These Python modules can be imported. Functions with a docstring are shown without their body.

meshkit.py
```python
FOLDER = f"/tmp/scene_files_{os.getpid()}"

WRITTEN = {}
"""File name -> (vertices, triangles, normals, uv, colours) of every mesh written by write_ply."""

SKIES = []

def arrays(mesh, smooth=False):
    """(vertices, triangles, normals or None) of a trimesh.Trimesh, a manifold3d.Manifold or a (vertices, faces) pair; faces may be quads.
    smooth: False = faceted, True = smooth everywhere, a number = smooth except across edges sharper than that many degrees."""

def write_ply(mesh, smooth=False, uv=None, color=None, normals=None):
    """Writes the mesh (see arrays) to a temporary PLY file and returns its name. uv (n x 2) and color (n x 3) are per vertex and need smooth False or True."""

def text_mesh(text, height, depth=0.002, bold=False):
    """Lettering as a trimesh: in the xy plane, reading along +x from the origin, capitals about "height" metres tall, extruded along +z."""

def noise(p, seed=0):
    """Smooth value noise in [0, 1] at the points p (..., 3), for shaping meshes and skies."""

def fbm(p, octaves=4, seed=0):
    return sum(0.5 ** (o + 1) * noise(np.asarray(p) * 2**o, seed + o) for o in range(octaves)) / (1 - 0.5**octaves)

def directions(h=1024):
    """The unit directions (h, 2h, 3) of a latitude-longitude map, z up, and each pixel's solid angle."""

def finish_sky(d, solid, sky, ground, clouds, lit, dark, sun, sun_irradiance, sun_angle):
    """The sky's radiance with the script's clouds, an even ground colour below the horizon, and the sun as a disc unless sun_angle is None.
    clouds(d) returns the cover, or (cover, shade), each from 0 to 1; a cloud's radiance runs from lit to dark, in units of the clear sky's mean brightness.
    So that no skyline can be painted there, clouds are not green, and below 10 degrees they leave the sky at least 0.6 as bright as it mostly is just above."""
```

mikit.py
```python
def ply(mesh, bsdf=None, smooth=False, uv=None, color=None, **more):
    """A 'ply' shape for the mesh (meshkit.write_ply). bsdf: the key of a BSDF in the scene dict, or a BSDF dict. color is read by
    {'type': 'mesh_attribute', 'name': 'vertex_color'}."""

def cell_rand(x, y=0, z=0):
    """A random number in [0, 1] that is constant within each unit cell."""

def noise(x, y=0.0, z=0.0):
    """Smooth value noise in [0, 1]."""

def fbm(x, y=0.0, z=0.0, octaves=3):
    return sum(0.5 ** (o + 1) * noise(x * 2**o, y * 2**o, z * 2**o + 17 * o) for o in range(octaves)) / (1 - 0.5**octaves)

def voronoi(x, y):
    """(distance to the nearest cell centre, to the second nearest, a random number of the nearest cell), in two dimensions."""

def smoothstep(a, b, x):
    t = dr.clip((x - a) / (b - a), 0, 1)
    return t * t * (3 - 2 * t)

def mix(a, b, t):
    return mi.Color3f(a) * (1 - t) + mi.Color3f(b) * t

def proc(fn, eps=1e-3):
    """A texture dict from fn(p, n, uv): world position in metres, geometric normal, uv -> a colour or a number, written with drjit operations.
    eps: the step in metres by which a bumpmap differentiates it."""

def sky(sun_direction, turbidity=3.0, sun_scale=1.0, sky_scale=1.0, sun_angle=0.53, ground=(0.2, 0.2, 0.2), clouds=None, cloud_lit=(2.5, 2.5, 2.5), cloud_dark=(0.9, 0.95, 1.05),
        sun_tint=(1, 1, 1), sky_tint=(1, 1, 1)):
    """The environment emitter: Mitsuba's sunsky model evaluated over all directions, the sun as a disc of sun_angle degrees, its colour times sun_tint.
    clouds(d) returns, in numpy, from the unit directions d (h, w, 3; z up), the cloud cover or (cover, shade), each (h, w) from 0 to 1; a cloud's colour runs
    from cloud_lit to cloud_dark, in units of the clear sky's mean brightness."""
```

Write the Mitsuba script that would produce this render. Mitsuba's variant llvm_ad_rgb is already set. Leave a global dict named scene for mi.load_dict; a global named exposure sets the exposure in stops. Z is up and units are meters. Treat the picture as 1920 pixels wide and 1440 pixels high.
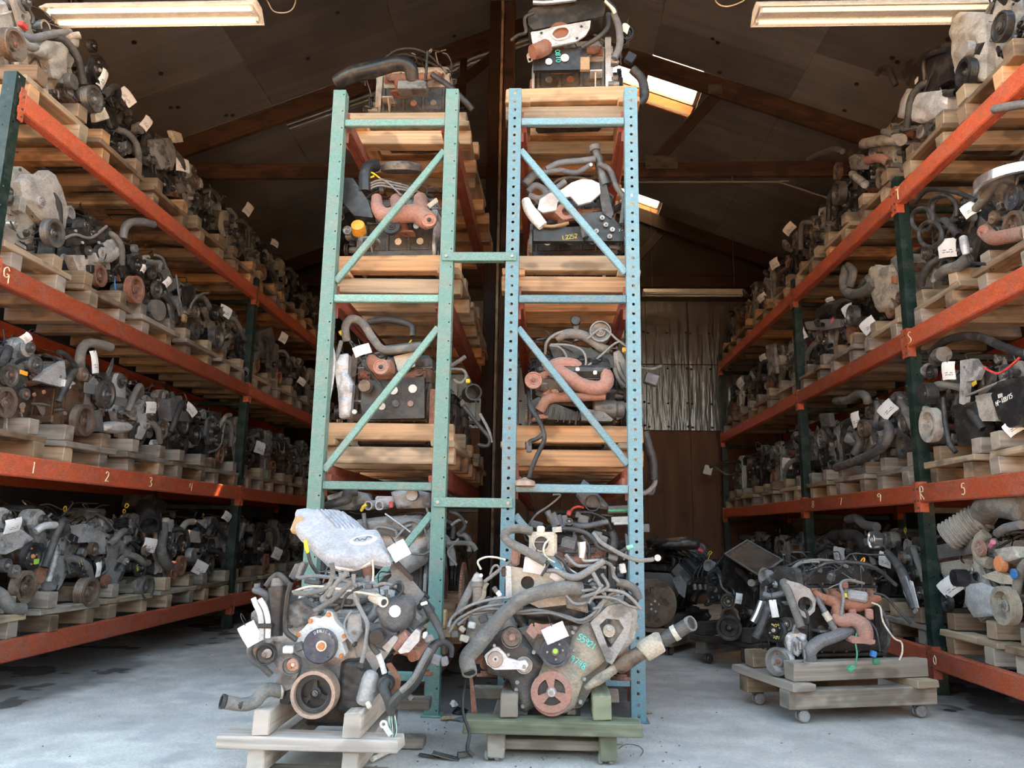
import math, random
import numpy as np
import drjit as dr
import mitsuba as mi
import trimesh
import shapely.geometry as sg
import mikit, meshkit
from mikit import proc, noise, fbm, voronoi, cell_rand, smoothstep, mix

T = mi.ScalarTransform4f
scene, labels = {}, {}

# ------------------------------------------------------------------ camera
FOC, PITCH, ROLL, YAW, EYE = 1452.33, 0.1871, 0.0170, -0.0475, 0.8867


def ray(u, v):
    """Direction through pixel (u, v) of the 1920 x 1440 photograph."""
    a, b = u - 960.0, v - 720.0
    px, py = a * math.cos(ROLL) + b * math.sin(ROLL), -a * math.sin(ROLL) + b * math.cos(ROLL)
    x, w = px / FOC, -py / FOC
    y, z = math.cos(PITCH) - w * math.sin(PITCH), math.sin(PITCH) + w * math.cos(PITCH)
    return np.array([x * math.cos(YAW) + y * math.sin(YAW), -x * math.sin(YAW) + y * math.cos(YAW), z])


def at_y(u, v, Y):
    r = ray(u, v)
    return r * (Y / r[1]) + [0, 0, EYE]


def at_x(u, v, X):
    r = ray(u, v)
    return r * (X / r[0]) + [0, 0, EYE]


def at_z(u, v, Z):
    r = ray(u, v)
    return r * ((Z - EYE) / r[2]) + [0, 0, EYE]


_f = ray(960, 720)
_up = ray(960, 700) - ray(960, 740)
scene["camera"] = {
    "type": "perspective", "fov_axis": "x", "fov": math.degrees(2 * math.atan(960 / FOC)), "near_clip": 0.05, "far_clip": 300.0,
    "to_world": T().look_at(origin=[0, 0, EYE], target=[float(c) for c in np.array([0, 0, EYE]) + _f], up=[float(c) for c in _up]),
}

# ------------------------------------------------------------------ light
# the sun stands behind the building: the yard in front is sunlit beyond the building's own shadow, the hall gets sky and yard light through its open front
WB = (1.32, 1.0, 0.67)   # the camera is balanced for open shade
scene["sky"] = mikit.sky([0.35, 0.62, 0.80], turbidity=3.0, sun_scale=1.0, sky_scale=1.0, ground=(0.25, 0.22, 0.19), sun_tint=WB, sky_tint=WB)
exposure = 5.4
FRONT = 3.75   # the open front of the hall (y)
BACK = 10.45   # its back wall
WALL_L, WALL_R = -4.4, 4.0
EAVE, RIDGE_X, RIDGE = 4.25, -0.213, 5.85

# ------------------------------------------------------------------ materials
# painted, cast, rubber and paper things: colour, dust (share), grease (share), roughness, metallic
PAL = {
    "alu": ((0.40, 0.397, 0.39), 0.35, 0.55, 0.42, 0.2),
    "alu_clean": ((0.60, 0.60, 0.60), 0.20, 0.20, 0.36, 0.2),
    "alu_dark": ((0.19, 0.186, 0.18), 0.35, 0.6, 0.45, 0.35),
    "alu_dusty": ((0.42, 0.39, 0.34), 0.7, 0.2, 0.75, 0.1),
    "tan_dusty": ((0.37, 0.315, 0.24), 0.8, 0.3, 0.85, 0.0),
    "iron_black": ((0.026, 0.025, 0.024), 0.1, 0.5, 0.38, 0.1),
    "iron_grey": ((0.070, 0.066, 0.062), 0.2, 0.6, 0.5, 0.2),
    "iron_brown": ((0.13, 0.085, 0.055), 0.3, 0.6, 0.55, 0.1),
    "rust": ((0.27, 0.115, 0.07), 0.25, 0.25, 0.85, 0.0),
    "rust_pink": ((0.36, 0.185, 0.14), 0.35, 0.15, 0.8, 0.0),
    "rust_orange": ((0.50, 0.19, 0.07), 0.1, 0.1, 0.8, 0.0),
    "plastic_black": ((0.020, 0.020, 0.021), 0.12, 0.2, 0.36, 0.0),
    "plastic_grey": ((0.115, 0.115, 0.12), 0.4, 0.1, 0.55, 0.0),
    "cover_grey": ((0.42, 0.42, 0.44), 0.35, 0.05, 0.6, 0.0),
    "rubber": ((0.035, 0.034, 0.034), 0.18, 0.2, 0.55, 0.0),
    "rubber_grey": ((0.15, 0.142, 0.130), 0.55, 0.1, 0.75, 0.0),
    "wire_black": ((0.026, 0.026, 0.027), 0.12, 0.1, 0.5, 0.0),
    "wire_grey": ((0.20, 0.19, 0.18), 0.5, 0.1, 0.6, 0.0),
    "steel": ((0.40, 0.385, 0.365), 0.3, 0.4, 0.36, 0.7),
    "steel_dark": ((0.14, 0.13, 0.12), 0.22, 0.5, 0.42, 0.5),
    "steel_brown": ((0.22, 0.155, 0.115), 0.3, 0.4, 0.5, 0.4),
    "copper_rim": ((0.42, 0.30, 0.23), 0.2, 0.2, 0.45, 0.4),
    "blue_black": ((0.045, 0.050, 0.070), 0.35, 0.1, 0.45, 0.1),
    "chrome": ((0.72, 0.72, 0.72), 0.05, 0.05, 0.2, 0.9),
    "white_plastic": ((0.70, 0.69, 0.66), 0.25, 0.1, 0.5, 0.0),
    "cream": ((0.62, 0.56, 0.45), 0.3, 0.1, 0.6, 0.0),
    "yellow": ((0.70, 0.50, 0.03), 0.15, 0.1, 0.45, 0.0),
    "orange": ((0.85, 0.36, 0.03), 0.1, 0.05, 0.4, 0.0),
    "red": ((0.50, 0.05, 0.04), 0.15, 0.1, 0.45, 0.0),
    "green": ((0.04, 0.30, 0.16), 0.15, 0.1, 0.45, 0.0),
    "lime": ((0.35, 0.62, 0.08), 0.1, 0.05, 0.5, 0.0),
    "blue": ((0.05, 0.20, 0.50), 0.15, 0.1, 0.45, 0.0),
    "mint": ((0.25, 0.62, 0.45), 0.1, 0.05, 0.45, 0.0),
    "paint_white": ((0.80, 0.80, 0.76), 0.1, 0.0, 0.6, 0.0),
    "paint_cream": ((0.80, 0.66, 0.42), 0.1, 0.0, 0.6, 0.0),
    "paint_turquoise": ((0.10, 0.72, 0.62), 0.15, 0.0, 0.6, 0.0),
    "paint_yellow": ((0.80, 0.62, 0.12), 0.1, 0.0, 0.6, 0.0),
    "paint_pink": ((0.75, 0.22, 0.35), 0.1, 0.0, 0.6, 0.0),
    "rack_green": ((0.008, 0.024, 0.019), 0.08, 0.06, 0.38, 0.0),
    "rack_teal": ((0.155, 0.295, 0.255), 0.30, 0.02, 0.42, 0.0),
    "rack_blue": ((0.135, 0.260, 0.305), 0.22, 0.02, 0.38, 0.0),
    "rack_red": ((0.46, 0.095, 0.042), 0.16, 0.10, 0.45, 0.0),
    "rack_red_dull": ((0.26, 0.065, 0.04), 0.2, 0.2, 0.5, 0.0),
    "enamel": ((0.74, 0.70, 0.62), 0.15, 0.05, 0.4, 0.0),
    "cardboard": ((0.42, 0.28, 0.15), 0.2, 0.1, 0.8, 0.0),
    "caster_grey": ((0.26, 0.26, 0.255), 0.3, 0.2, 0.5, 0.0),
}
PID = {k: i for i, k in enumerate(PAL)}
_tab = lambda g: mi.Float([float(g(v)) for v in PAL.values()])
P_R, P_G, P_B = (_tab(lambda v, c=c: v[0][c]) for c in range(3))
P_DUST, P_GREASE, P_ROUGH, P_METAL = (_tab(lambda v, c=c: v[c]) for c in (1, 2, 3, 4))


def pal_colour(p, n, uv):
    i = mi.UInt32(uv.x + 0.5)
    base = mi.Color3f(dr.gather(mi.Float, P_R, i), dr.gather(mi.Float, P_G, i), dr.gather(mi.Float, P_B, i)) * (0.72 + 0.56 * uv.y)
    a = fbm(p.x * 15, p.y * 15, p.z * 15 + uv.y * 9, 5)
    g = fbm(p.x * 17 + 9, p.y * 17, p.z * 17 + uv.y * 40, 4)
    s = noise(p.x * 150, p.y * 150, p.z * 150)
    dust = smoothstep(0.44, 0.66, a) * dr.gather(mi.Float, P_DUST, i)
    c = mix(base, mi.Color3f(0.24, 0.22, 0.19), dust)
    c = mix(c, mi.Color3f(0.020, 0.018, 0.016), smoothstep(0.50, 0.70, g) * dr.gather(mi.Float, P_GREASE, i))
    return c * (0.82 + 0.36 * s)


def pal_rough(p, n, uv):
    return dr.clip(dr.gather(mi.Float, P_ROUGH, mi.UInt32(uv.x + 0.5)) + 0.25 * (noise(p.x * 40, p.y * 40, p.z * 40) - 0.4), 0.12, 1)


def pal_metal(p, n, uv):
    return dr.gather(mi.Float, P_METAL, mi.UInt32(uv.x + 0.5))


scene["m_parts"] = {"type": "twosided", "bsdf": {"type": "principled", "base_color": proc(pal_colour), "roughness": proc(pal_rough), "metallic": proc(pal_metal), "specular": 0.5}}

# lumber: u runs along the grain (64 m per tone), v across it
WOOD = {"fresh": ((0.58, 0.37, 0.21), 0.38), "orange": ((0.60, 0.355, 0.185), 0.42), "tan": ((0.42, 0.32, 0.215), 0.5), "brown": ((0.28, 0.195, 0.125), 0.6), "grey": ((0.33, 0.285, 0.235), 0.4),
        "pale": ((0.55, 0.47, 0.40), 0.25), "dark": ((0.075, 0.062, 0.052), 0.5), "mossy": ((0.225, 0.235, 0.155), 0.35), "red_timber": ((0.085, 0.046, 0.032), 0.75), "old_timber": ((0.045, 0.027, 0.019), 0.5)}
WID = {k: i for i, k in enumerate(WOOD)}
W_R, W_G, W_B = (mi.Float([v[0][c] for v in WOOD.values()]) for c in range(3))
W_STAIN = mi.Float([v[1] for v in WOOD.values()])


def wood_colour(p, n, uv):
    i = mi.UInt32(dr.floor(uv.x / 64))
    lu = uv.x - 64 * mi.Float(i)
    base = mi.Color3f(dr.gather(mi.Float, W_R, i), dr.gather(mi.Float, W_G, i), dr.gather(mi.Float, W_B, i))
    grain = fbm(lu * 3.0 + 3 * noise(lu * 2, uv.y * 8), uv.y * 70, 0.0, 3)
    tone = cell_rand(dr.floor(lu / 4), dr.floor(uv.y), 3)
    stain = smoothstep(0.50, 0.66, fbm(p.x * 6, p.y * 6, p.z * 9, 3)) * dr.gather(mi.Float, W_STAIN, i)
    c = base * (0.58 + 0.62 * grain) * (0.78 + 0.40 * tone)
    return mix(c, mi.Color3f(0.035, 0.026, 0.020), stain)


scene["m_wood"] = {"type": "twosided", "bsdf": {"type": "principled", "base_color": proc(wood_colour), "roughness": 0.78, "specular": 0.3}}


def concrete(p, n, uv):
    a = fbm(p.x * 1.3, p.y * 1.3, 0, 4)
    b = fbm(p.x * 9, p.y * 9, 3, 3)
    c = mix((0.43, 0.415, 0.395), (0.55, 0.535, 0.51), smoothstep(0.3, 0.7, a)) * (0.80 + 0.40 * b) * (0.88 + 0.24 * noise(p.x * 160, p.y * 160, 0)) * mi.Color3f(0.99, 0.955, 0.91)
    scuff = smoothstep(0.58, 0.75, fbm(p.x * 4.2 + 5, p.y * 5, 1, 4))
    c = mix(c, (0.34, 0.335, 0.33), scuff * 0.45)
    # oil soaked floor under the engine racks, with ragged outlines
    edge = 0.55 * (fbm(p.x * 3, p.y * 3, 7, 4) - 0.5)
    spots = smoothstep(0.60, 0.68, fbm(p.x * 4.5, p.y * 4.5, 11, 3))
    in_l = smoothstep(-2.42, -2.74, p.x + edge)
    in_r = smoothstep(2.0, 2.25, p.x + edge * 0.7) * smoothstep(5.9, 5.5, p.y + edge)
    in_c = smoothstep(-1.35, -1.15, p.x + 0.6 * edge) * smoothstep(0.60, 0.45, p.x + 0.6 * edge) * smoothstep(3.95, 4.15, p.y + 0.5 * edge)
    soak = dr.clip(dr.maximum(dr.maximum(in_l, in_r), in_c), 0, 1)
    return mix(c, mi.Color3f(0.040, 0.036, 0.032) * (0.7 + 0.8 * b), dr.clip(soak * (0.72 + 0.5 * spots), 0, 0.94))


def concrete_rough(p, n, uv):
    return 0.55 + 0.35 * fbm(p.x * 3, p.y * 3, 2, 3)


def ceiling_colour(p, n, uv):
    streak = fbm(p.x * 0.9, p.y * 14, p.z, 3)
    blot = fbm(p.x * 1.7, p.y * 1.7, p.z * 1.7 + 4, 3)
    return mix((0.125, 0.125, 0.122), (0.200, 0.200, 0.196), smoothstep(0.2, 0.8, 0.35 * streak + 0.65 * blot)) * (0.75 + 0.5 * cell_rand(uv.x, uv.y, 1))


def foil_colour(p, n, uv):
    return mix((0.20, 0.195, 0.185), (0.30, 0.295, 0.285), fbm(p.x * 4, 0, p.z * 1.5, 3))


def foil_bump(p, n, uv):
    return 0.012 * fbm(p.x * 26, p.y, p.z * 2.2, 3)


def plywood_colour(p, n, uv):
    g = fbm(p.x * 11 + p.y * 11, 2.0, p.z * 1.6 + 2 * noise(p.x * 3, p.y * 3, p.z), 4)
    knot = smoothstep(0.62, 0.85, fbm(p.x * 5 + 3, p.y * 5, p.z * 3.5, 3))
    c = mix((0.085, 0.042, 0.024), (0.19, 0.095, 0.052), g)
    return mix(c, (0.03, 0.02, 0.014), knot * 0.45)


def wall_colour(p, n, uv):
    return mix((0.03, 0.026, 0.022), (0.07, 0.06, 0.05), fbm(p.x * 2, p.y * 2, p.z * 2, 3))


def paper_colour(p, n, uv):
    row = uv.y * 9
    inside = smoothstep(0.14, 0.15, uv.x) * smoothstep(0.88, 0.87, uv.x) * smoothstep(0.16, 0.17, uv.y) * smoothstep(0.80, 0.79, uv.y)
    dash = dr.select((cell_rand(dr.floor(uv.x * 26), dr.floor(row), 5) > 0.42) & (row - dr.floor(row) < 0.52) & (cell_rand(dr.floor(row), 3, 9) > 0.45), 1.0, 0.0)
    return mix((0.80, 0.79, 0.77), (0.22, 0.22, 0.23), inside * dash * 0.85) * (0.93 + 0.14 * fbm(p.x * 25, p.y * 25, p.z * 25, 2))


def yard_colour(p, n, uv):
    return mix((0.15, 0.110, 0.076), (0.22, 0.165, 0.118), fbm(p.x * 1.5, p.y * 1.5, 0, 4))


def tin_colour(p, n, uv):
    return mix((0.16, 0.155, 0.145), (0.30, 0.295, 0.28), fbm(p.x * 1.2, p.y * 9, p.z * 1.2, 3))


def simple(fn, rough, spec=0.4, metal=0.0):
    return {"type": "twosided", "bsdf": {"type": "principled", "base_color": proc(fn), "roughness": rough, "specular": spec, "metallic": metal}}


scene["m_floor"] = {"type": "twosided", "bsdf": {"type": "principled", "base_color": proc(concrete), "roughness": proc(concrete_rough), "specular": 0.4}}
scene["m_ceiling"] = simple(ceiling_colour, 0.8, 0.2)
scene["m_foil"] = {"type": "twosided", "bsdf": {"type": "bumpmap", "bump": proc(foil_bump, 2e-3), "scale": 1.0, "nested": {"type": "principled", "base_color": proc(foil_colour), "roughness": 0.33, "metallic": 0.75}}}
scene["m_plywood"] = simple(plywood_colour, 0.7)
scene["m_wall"] = simple(wall_colour, 0.85, 0.2)
scene["m_paper"] = simple(paper_colour, 0.7, 0.3)
scene["m_yard"] = simple(yard_colour, 0.95, 0.1)
scene["m_tin"] = simple(tin_colour, 0.5, 0.4, 0.4)
scene["m_skylight"] = {"type": "principledthin", "base_color": {"type": "rgb", "value": (0.70, 0.69, 0.62)}, "roughness": 0.6, "diff_trans": 1.2, "eta": 1.3, "spec_trans": 0.0}
scene["m_tube"] = {"type": "twosided", "bsdf": {"type": "principled", "base_color": {"type": "rgb", "value": (0.85, 0.84, 0.80)}, "roughness": 0.3}}

# ------------------------------------------------------------------ geometry kit: every shape is (V, F) with split vertices at hard edges
RND = random.Random(11)


def unit(a):
    a = np.asarray(a, float)
    return a / (np.linalg.norm(a) + 1e-12)


def frame(axis, hint=(0.13, 0.21, 0.97)):
    z = unit(axis)
    if abs(np.dot(z, unit(hint))) > 0.97:
        hint = (0.9, 0.3, 0.1)
    x = unit(np.cross(hint, z))
    return x, np.cross(z, x), z


def rotz(deg):
    a = math.radians(deg)
    return np.array([[math.cos(a), -math.sin(a), 0], [math.sin(a), math.cos(a), 0], [0, 0, 1.0]])


def rot(axis, deg):
    x, y, z = unit(axis)
    a = math.radians(deg)
    K = np.array([[0, -z, y], [z, 0, -x], [-y, x, 0]])
    return np.eye(3) + math.sin(a) * K + (1 - math.cos(a)) * K @ K


_C = np.array([[x, y, z] for x in (-1, 1) for y in (-1, 1) for z in (-1, 1)], float)
_BOX = None


def _box_template():
    """Chamfered box: vertices as (corner sign, which axis stays at full extent)."""
    faces = []
    for ax in range(3):
        a, b = [i for i in range(3) if i != ax]
        for s in (-1, 1):
            q = []
            for sa, sb in ((-1, -1), (1, -1), (1, 1), (-1, 1)):
                c = np.zeros(3)
                c[ax], c[a], c[b] = s, sa, sb
                q.append((tuple(c), ax))
            faces.append(q)
    for ax in range(3):
        a, b = [i for i in range(3) if i != ax]
        for sa in (-1, 1):
            for sb in (-1, 1):
                q = []
                for s, k in ((-1, a), (1, a), (1, b), (-1, b)):
                    c = np.zeros(3)
                    c[ax], c[a], c[b] = s, sa, sb
                    q.append((tuple(c), k))
                faces.append(q)
    for c in _C:
        faces.append([(tuple(c), 0), (tuple(c), 1), (tuple(c), 2)])
    sg_, kp, F = [], [], []
    for q in faces:
        i = len(sg_)
        pts = []
        for c, k in q:
            sg_.append(c)
            kp.append(k)
            v = np.array(c) * 0.9
            v[k] = c[k]
            pts.append(v)
        n = np.cross(pts[1] - pts[0], pts[2] - pts[0])
        flip = np.dot(n, sum(pts)) < 0
        tris = [(0, 1, 2)] if len(q) == 3 else [(0, 1, 2), (0, 2, 3)]
        for t in tris:
            F.append([i + j for j in (t[::-1] if flip else t)])
    return np.array(sg_, float), np.array(kp), np.array(F)


_BS, _BK, _BF = _box_template()


def box(c, s, R=None, b=0.004, taper=None):
    """taper: (x scale, y scale) of the top."""
    h = np.asarray(s, float) / 2
    b = min(b, 0.45 * min(h))
    V = _BS * (h - b)
    V[np.arange(len(V)), _BK] = (_BS * h)[np.arange(len(V)), _BK]
    if taper is not None:
        t = (V[:, 2:] / h[2] + 1) / 2
        V[:, :2] *= 1 + t * (np.asarray(taper) - 1)
    if R is not None:
        V = V @ np.asarray(R).T
    return V + np.asarray(c, float), _BF


def prism(pts, y0, y1, chamf=0.0):
    """Polygon in the x-z plane pushed along y."""
    return plate(pts, (0, y0, 0), (1, 0, 0), (0, 0, 1), (0, 1, 0), y1 - y0)


def _tri(poly):
    return trimesh.creation.triangulate_polygon(poly, engine="earcut")


def plate(pts, o, ux, uv_, n, th, holes=(), rnd=0.0):
    """A flat plate: polygon (ux, uv_ coordinates) from o, thickness th along n, with round holes (x, y, r)."""
    poly = pts if isinstance(pts, sg.Polygon) else sg.Polygon(pts).buffer(0)
    if poly.geom_type != "Polygon":
        poly = max(poly.geoms, key=lambda g: g.area)
    if rnd:
        poly = poly.buffer(-rnd, join_style=1, quad_segs=2).buffer(rnd, join_style=1, quad_segs=3)
    for x, y, r in holes:
        poly = poly.difference(sg.Point(x, y).buffer(r, quad_segs=4))
    if poly.geom_type != "Polygon":
        poly = max(poly.geoms, key=lambda g: g.area)
    poly = sg.polygon.orient(poly)
    v2, f = _tri(poly)
    o, ux, uv_, n = (np.asarray(a, float) for a in (o, ux, uv_, n))
    top = o + v2[:, :1] * ux + v2[:, 1:2] * uv_
    if np.dot(np.cross(ux, uv_), n) < 0:
        f = f[:, ::-1]
    a = top + n * th
    V, F = [a, top], [f, f[:, ::-1] + len(a)]
    k = 2 * len(a)
    for ring in [poly.exterior, *poly.interiors]:
        c = np.asarray(ring.coords)
        m = len(c) - 1
        d = np.diff(c, axis=0)
        d /= np.linalg.norm(d, axis=1, keepdims=True) + 1e-12
        for i in range(m):
            p = np.array([c[i], c[i + 1]])
            q = o + p[:, :1] * ux + p[:, 1:2] * uv_
            V.append(np.vstack([q, q + n * th]))
            F.append(np.array([[k, k + 1, k + 3], [k, k + 3, k + 2]]))
            k += 4
    return np.vstack(V), np.vstack(F)


def lathe(prof, o, axis, n=20, ang=40):
    """Profile (r, t) turned about the axis through o; t runs along the axis."""
    P = np.asarray(prof, float)
    x, y, z = frame(axis)
    a = np.arange(n + 1) * 2 * math.pi / n
    ring = np.cos(a)[:, None] * x + np.sin(a)[:, None] * y
    d = np.diff(P, axis=0)
    V, F, k, last = [], [], 0, None
    o = np.asarray(o, float)
    ring_at = lambda q: o + z * q[1] + ring * q[0]
    for i in range(len(d)):
        if np.linalg.norm(d[i]) < 1e-9:
            continue
        share = False
        if last is not None:
            c = np.dot(unit(d[i]), unit(last))
            share = c > math.cos(math.radians(ang))
        if not share:
            V.append(ring_at(P[i]))
            k += n + 1
        V.append(ring_at(P[i + 1]))
        k += n + 1
        j = np.arange(n)
        a0, b0 = k - 2 * (n + 1), k - (n + 1)
        F.append(np.stack([a0 + j, a0 + j + 1, b0 + j + 1], 1))
        F.append(np.stack([a0 + j, b0 + j + 1, b0 + j], 1))
        last = d[i]
    return np.vstack(V), np.vstack(F)


def cyl(p0, p1, r, r1=None, n=14, b=0.0):
    p0, p1 = np.asarray(p0, float), np.asarray(p1, float)
    L = np.linalg.norm(p1 - p0)
    r1 = r if r1 is None else r1
    b = min(b, 0.4 * L, 0.5 * r, 0.5 * max(r1, 1e-4))
    prof = [(0, 0), (r - b, 0)] + ([(r, b), (r1, L - b)] if b else [(r1, L)]) + [(max(r1 - b, 0), L), (0, L)] if b else [(0, 0), (r, 0), (r1, L), (0, L)]
    return lathe(prof, p0, p1 - p0, n)


def spline(pts, seg=5):
    """Catmull-Rom through the points."""
    P = np.asarray(pts, float)
    if len(P) < 3:
        return np.array([P[0] + (P[-1] - P[0]) * t for t in np.linspace(0, 1, max(2, seg // 2))])
    Q = np.vstack([2 * P[0] - P[1], P, 2 * P[-1] - P[-2]])
    out = []
    t = np.arange(seg)[:, None] / seg
    for i in range(len(P) - 1):
        a, b, c, d = Q[i : i + 4]
        out.append(0.5 * (2 * b + (c - a) * t + (2 * a - 5 * b + 4 * c - d) * t**2 + (3 * b - a - 3 * c + d) * t**3))
    return np.vstack([*out, P[-1:]])


def sweep(C, r, n=8, cap=True, ribs=0.0):
    """Tube along the polyline C, radius r (number or one per point)."""
    C = np.asarray(C, float)
    m = len(C)
    r = np.broadcast_to(np.asarray(r, float), (m,)).copy()
    t = np.gradient(C, axis=0)
    t /= np.linalg.norm(t, axis=1, keepdims=True) + 1e-12
    x, _, _ = frame(t[0])
    X = np.empty_like(C)
    for i in range(m):
        x = x - t[i] * np.dot(x, t[i])
        x = x / (np.linalg.norm(x) + 1e-12)
        X[i] = x
    Y = np.cross(t, X)
    a = np.arange(n + 1) * 2 * math.pi / n
    V = C[:, None] + r[:, None, None] * (np.cos(a)[None, :, None] * X[:, None] + np.sin(a)[None, :, None] * Y[:, None])
    V = V.reshape(-1, 3)
    i, j = np.meshgrid(np.arange(m - 1), np.arange(n), indexing="ij")
    q = i * (n + 1) + j
    F = np.stack([q, q + 1, q + n + 2, q + n + 1], -1).reshape(-1, 4)
    F = np.vstack([F[:, [0, 1, 2]], F[:, [0, 2, 3]]])
    if cap:
        k = len(V)
        e0, e1 = V[:n], V[(m - 1) * (n + 1) : (m - 1) * (n + 1) + n]
        V = np.vstack([V, e0, C[:1], e1, C[-1:]])
        jj = np.arange(n)
        F = np.vstack([F, np.stack([k + (jj + 1) % n, k + jj, np.full(n, k + n)], 1), np.stack([k + n + 1 + jj, k + n + 1 + (jj + 1) % n, np.full(n, k + 2 * n + 1)], 1)])
    return V, F


def tube(pts, r, n=8, seg=5, cap=True):
    C = spline(pts, seg)
    if np.ndim(r):
        s = np.linspace(0, len(r) - 1, len(C))
        r = np.interp(s, np.arange(len(r)), r)
    return sweep(C, r, n, cap)


def hose(pts, r, n=12, seg=6, ends=(0, 1)):
    """A rubber hose with open, hollow ends."""
    C = spline(pts, seg)
    G = [sweep(C, r, n, cap=False)]
    for e in (0, 1):
        p, q = (C[0], C[1]) if e == 0 else (C[-1], C[-2])
        d = unit(p - q)
        if e in ends:
            G.append(lathe([(r * 0.80, -0.07), (r * 0.80, 0), (r, 0.0), (r * 1.0, -0.002)], p, d, n))
            G.append(lathe([(r * 0.8, -0.07), (0, -0.07)], p, d, n))
        else:
            G.append(lathe([(r, 0), (0, 0)], p, d, n))
    return join(G)


def bellows(p0, p1, r, k, n=18):
    p0, p1 = np.asarray(p0, float), np.asarray(p1, float)
    L = np.linalg.norm(p1 - p0)
    prof = [(r * 0.78, 0.0)]
    for i in range(k):
        t = L * i / k
        prof += [(r * 0.86, t), (r, t + 0.3 * L / k), (r, t + 0.55 * L / k), (r * 0.86, t + 0.85 * L / k)]
    prof += [(r * 0.9, L), (r * 0.74, L), (r * 0.7, L * 0.2), (0, L * 0.2)]
    return lathe(prof, p0, p1 - p0, n, 20)


def join(G):
    V, F, k = [], [], 0
    for v, f in G:
        V.append(v)
        F.append(np.asarray(f) + k)
        k += len(v)
    return np.vstack(V), np.vstack(F)


def moved(g, M=None, o=(0, 0, 0)):
    v = g[0] if M is None else g[0] @ np.asarray(M).T
    return v + np.asarray(o, float), g[1]


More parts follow.
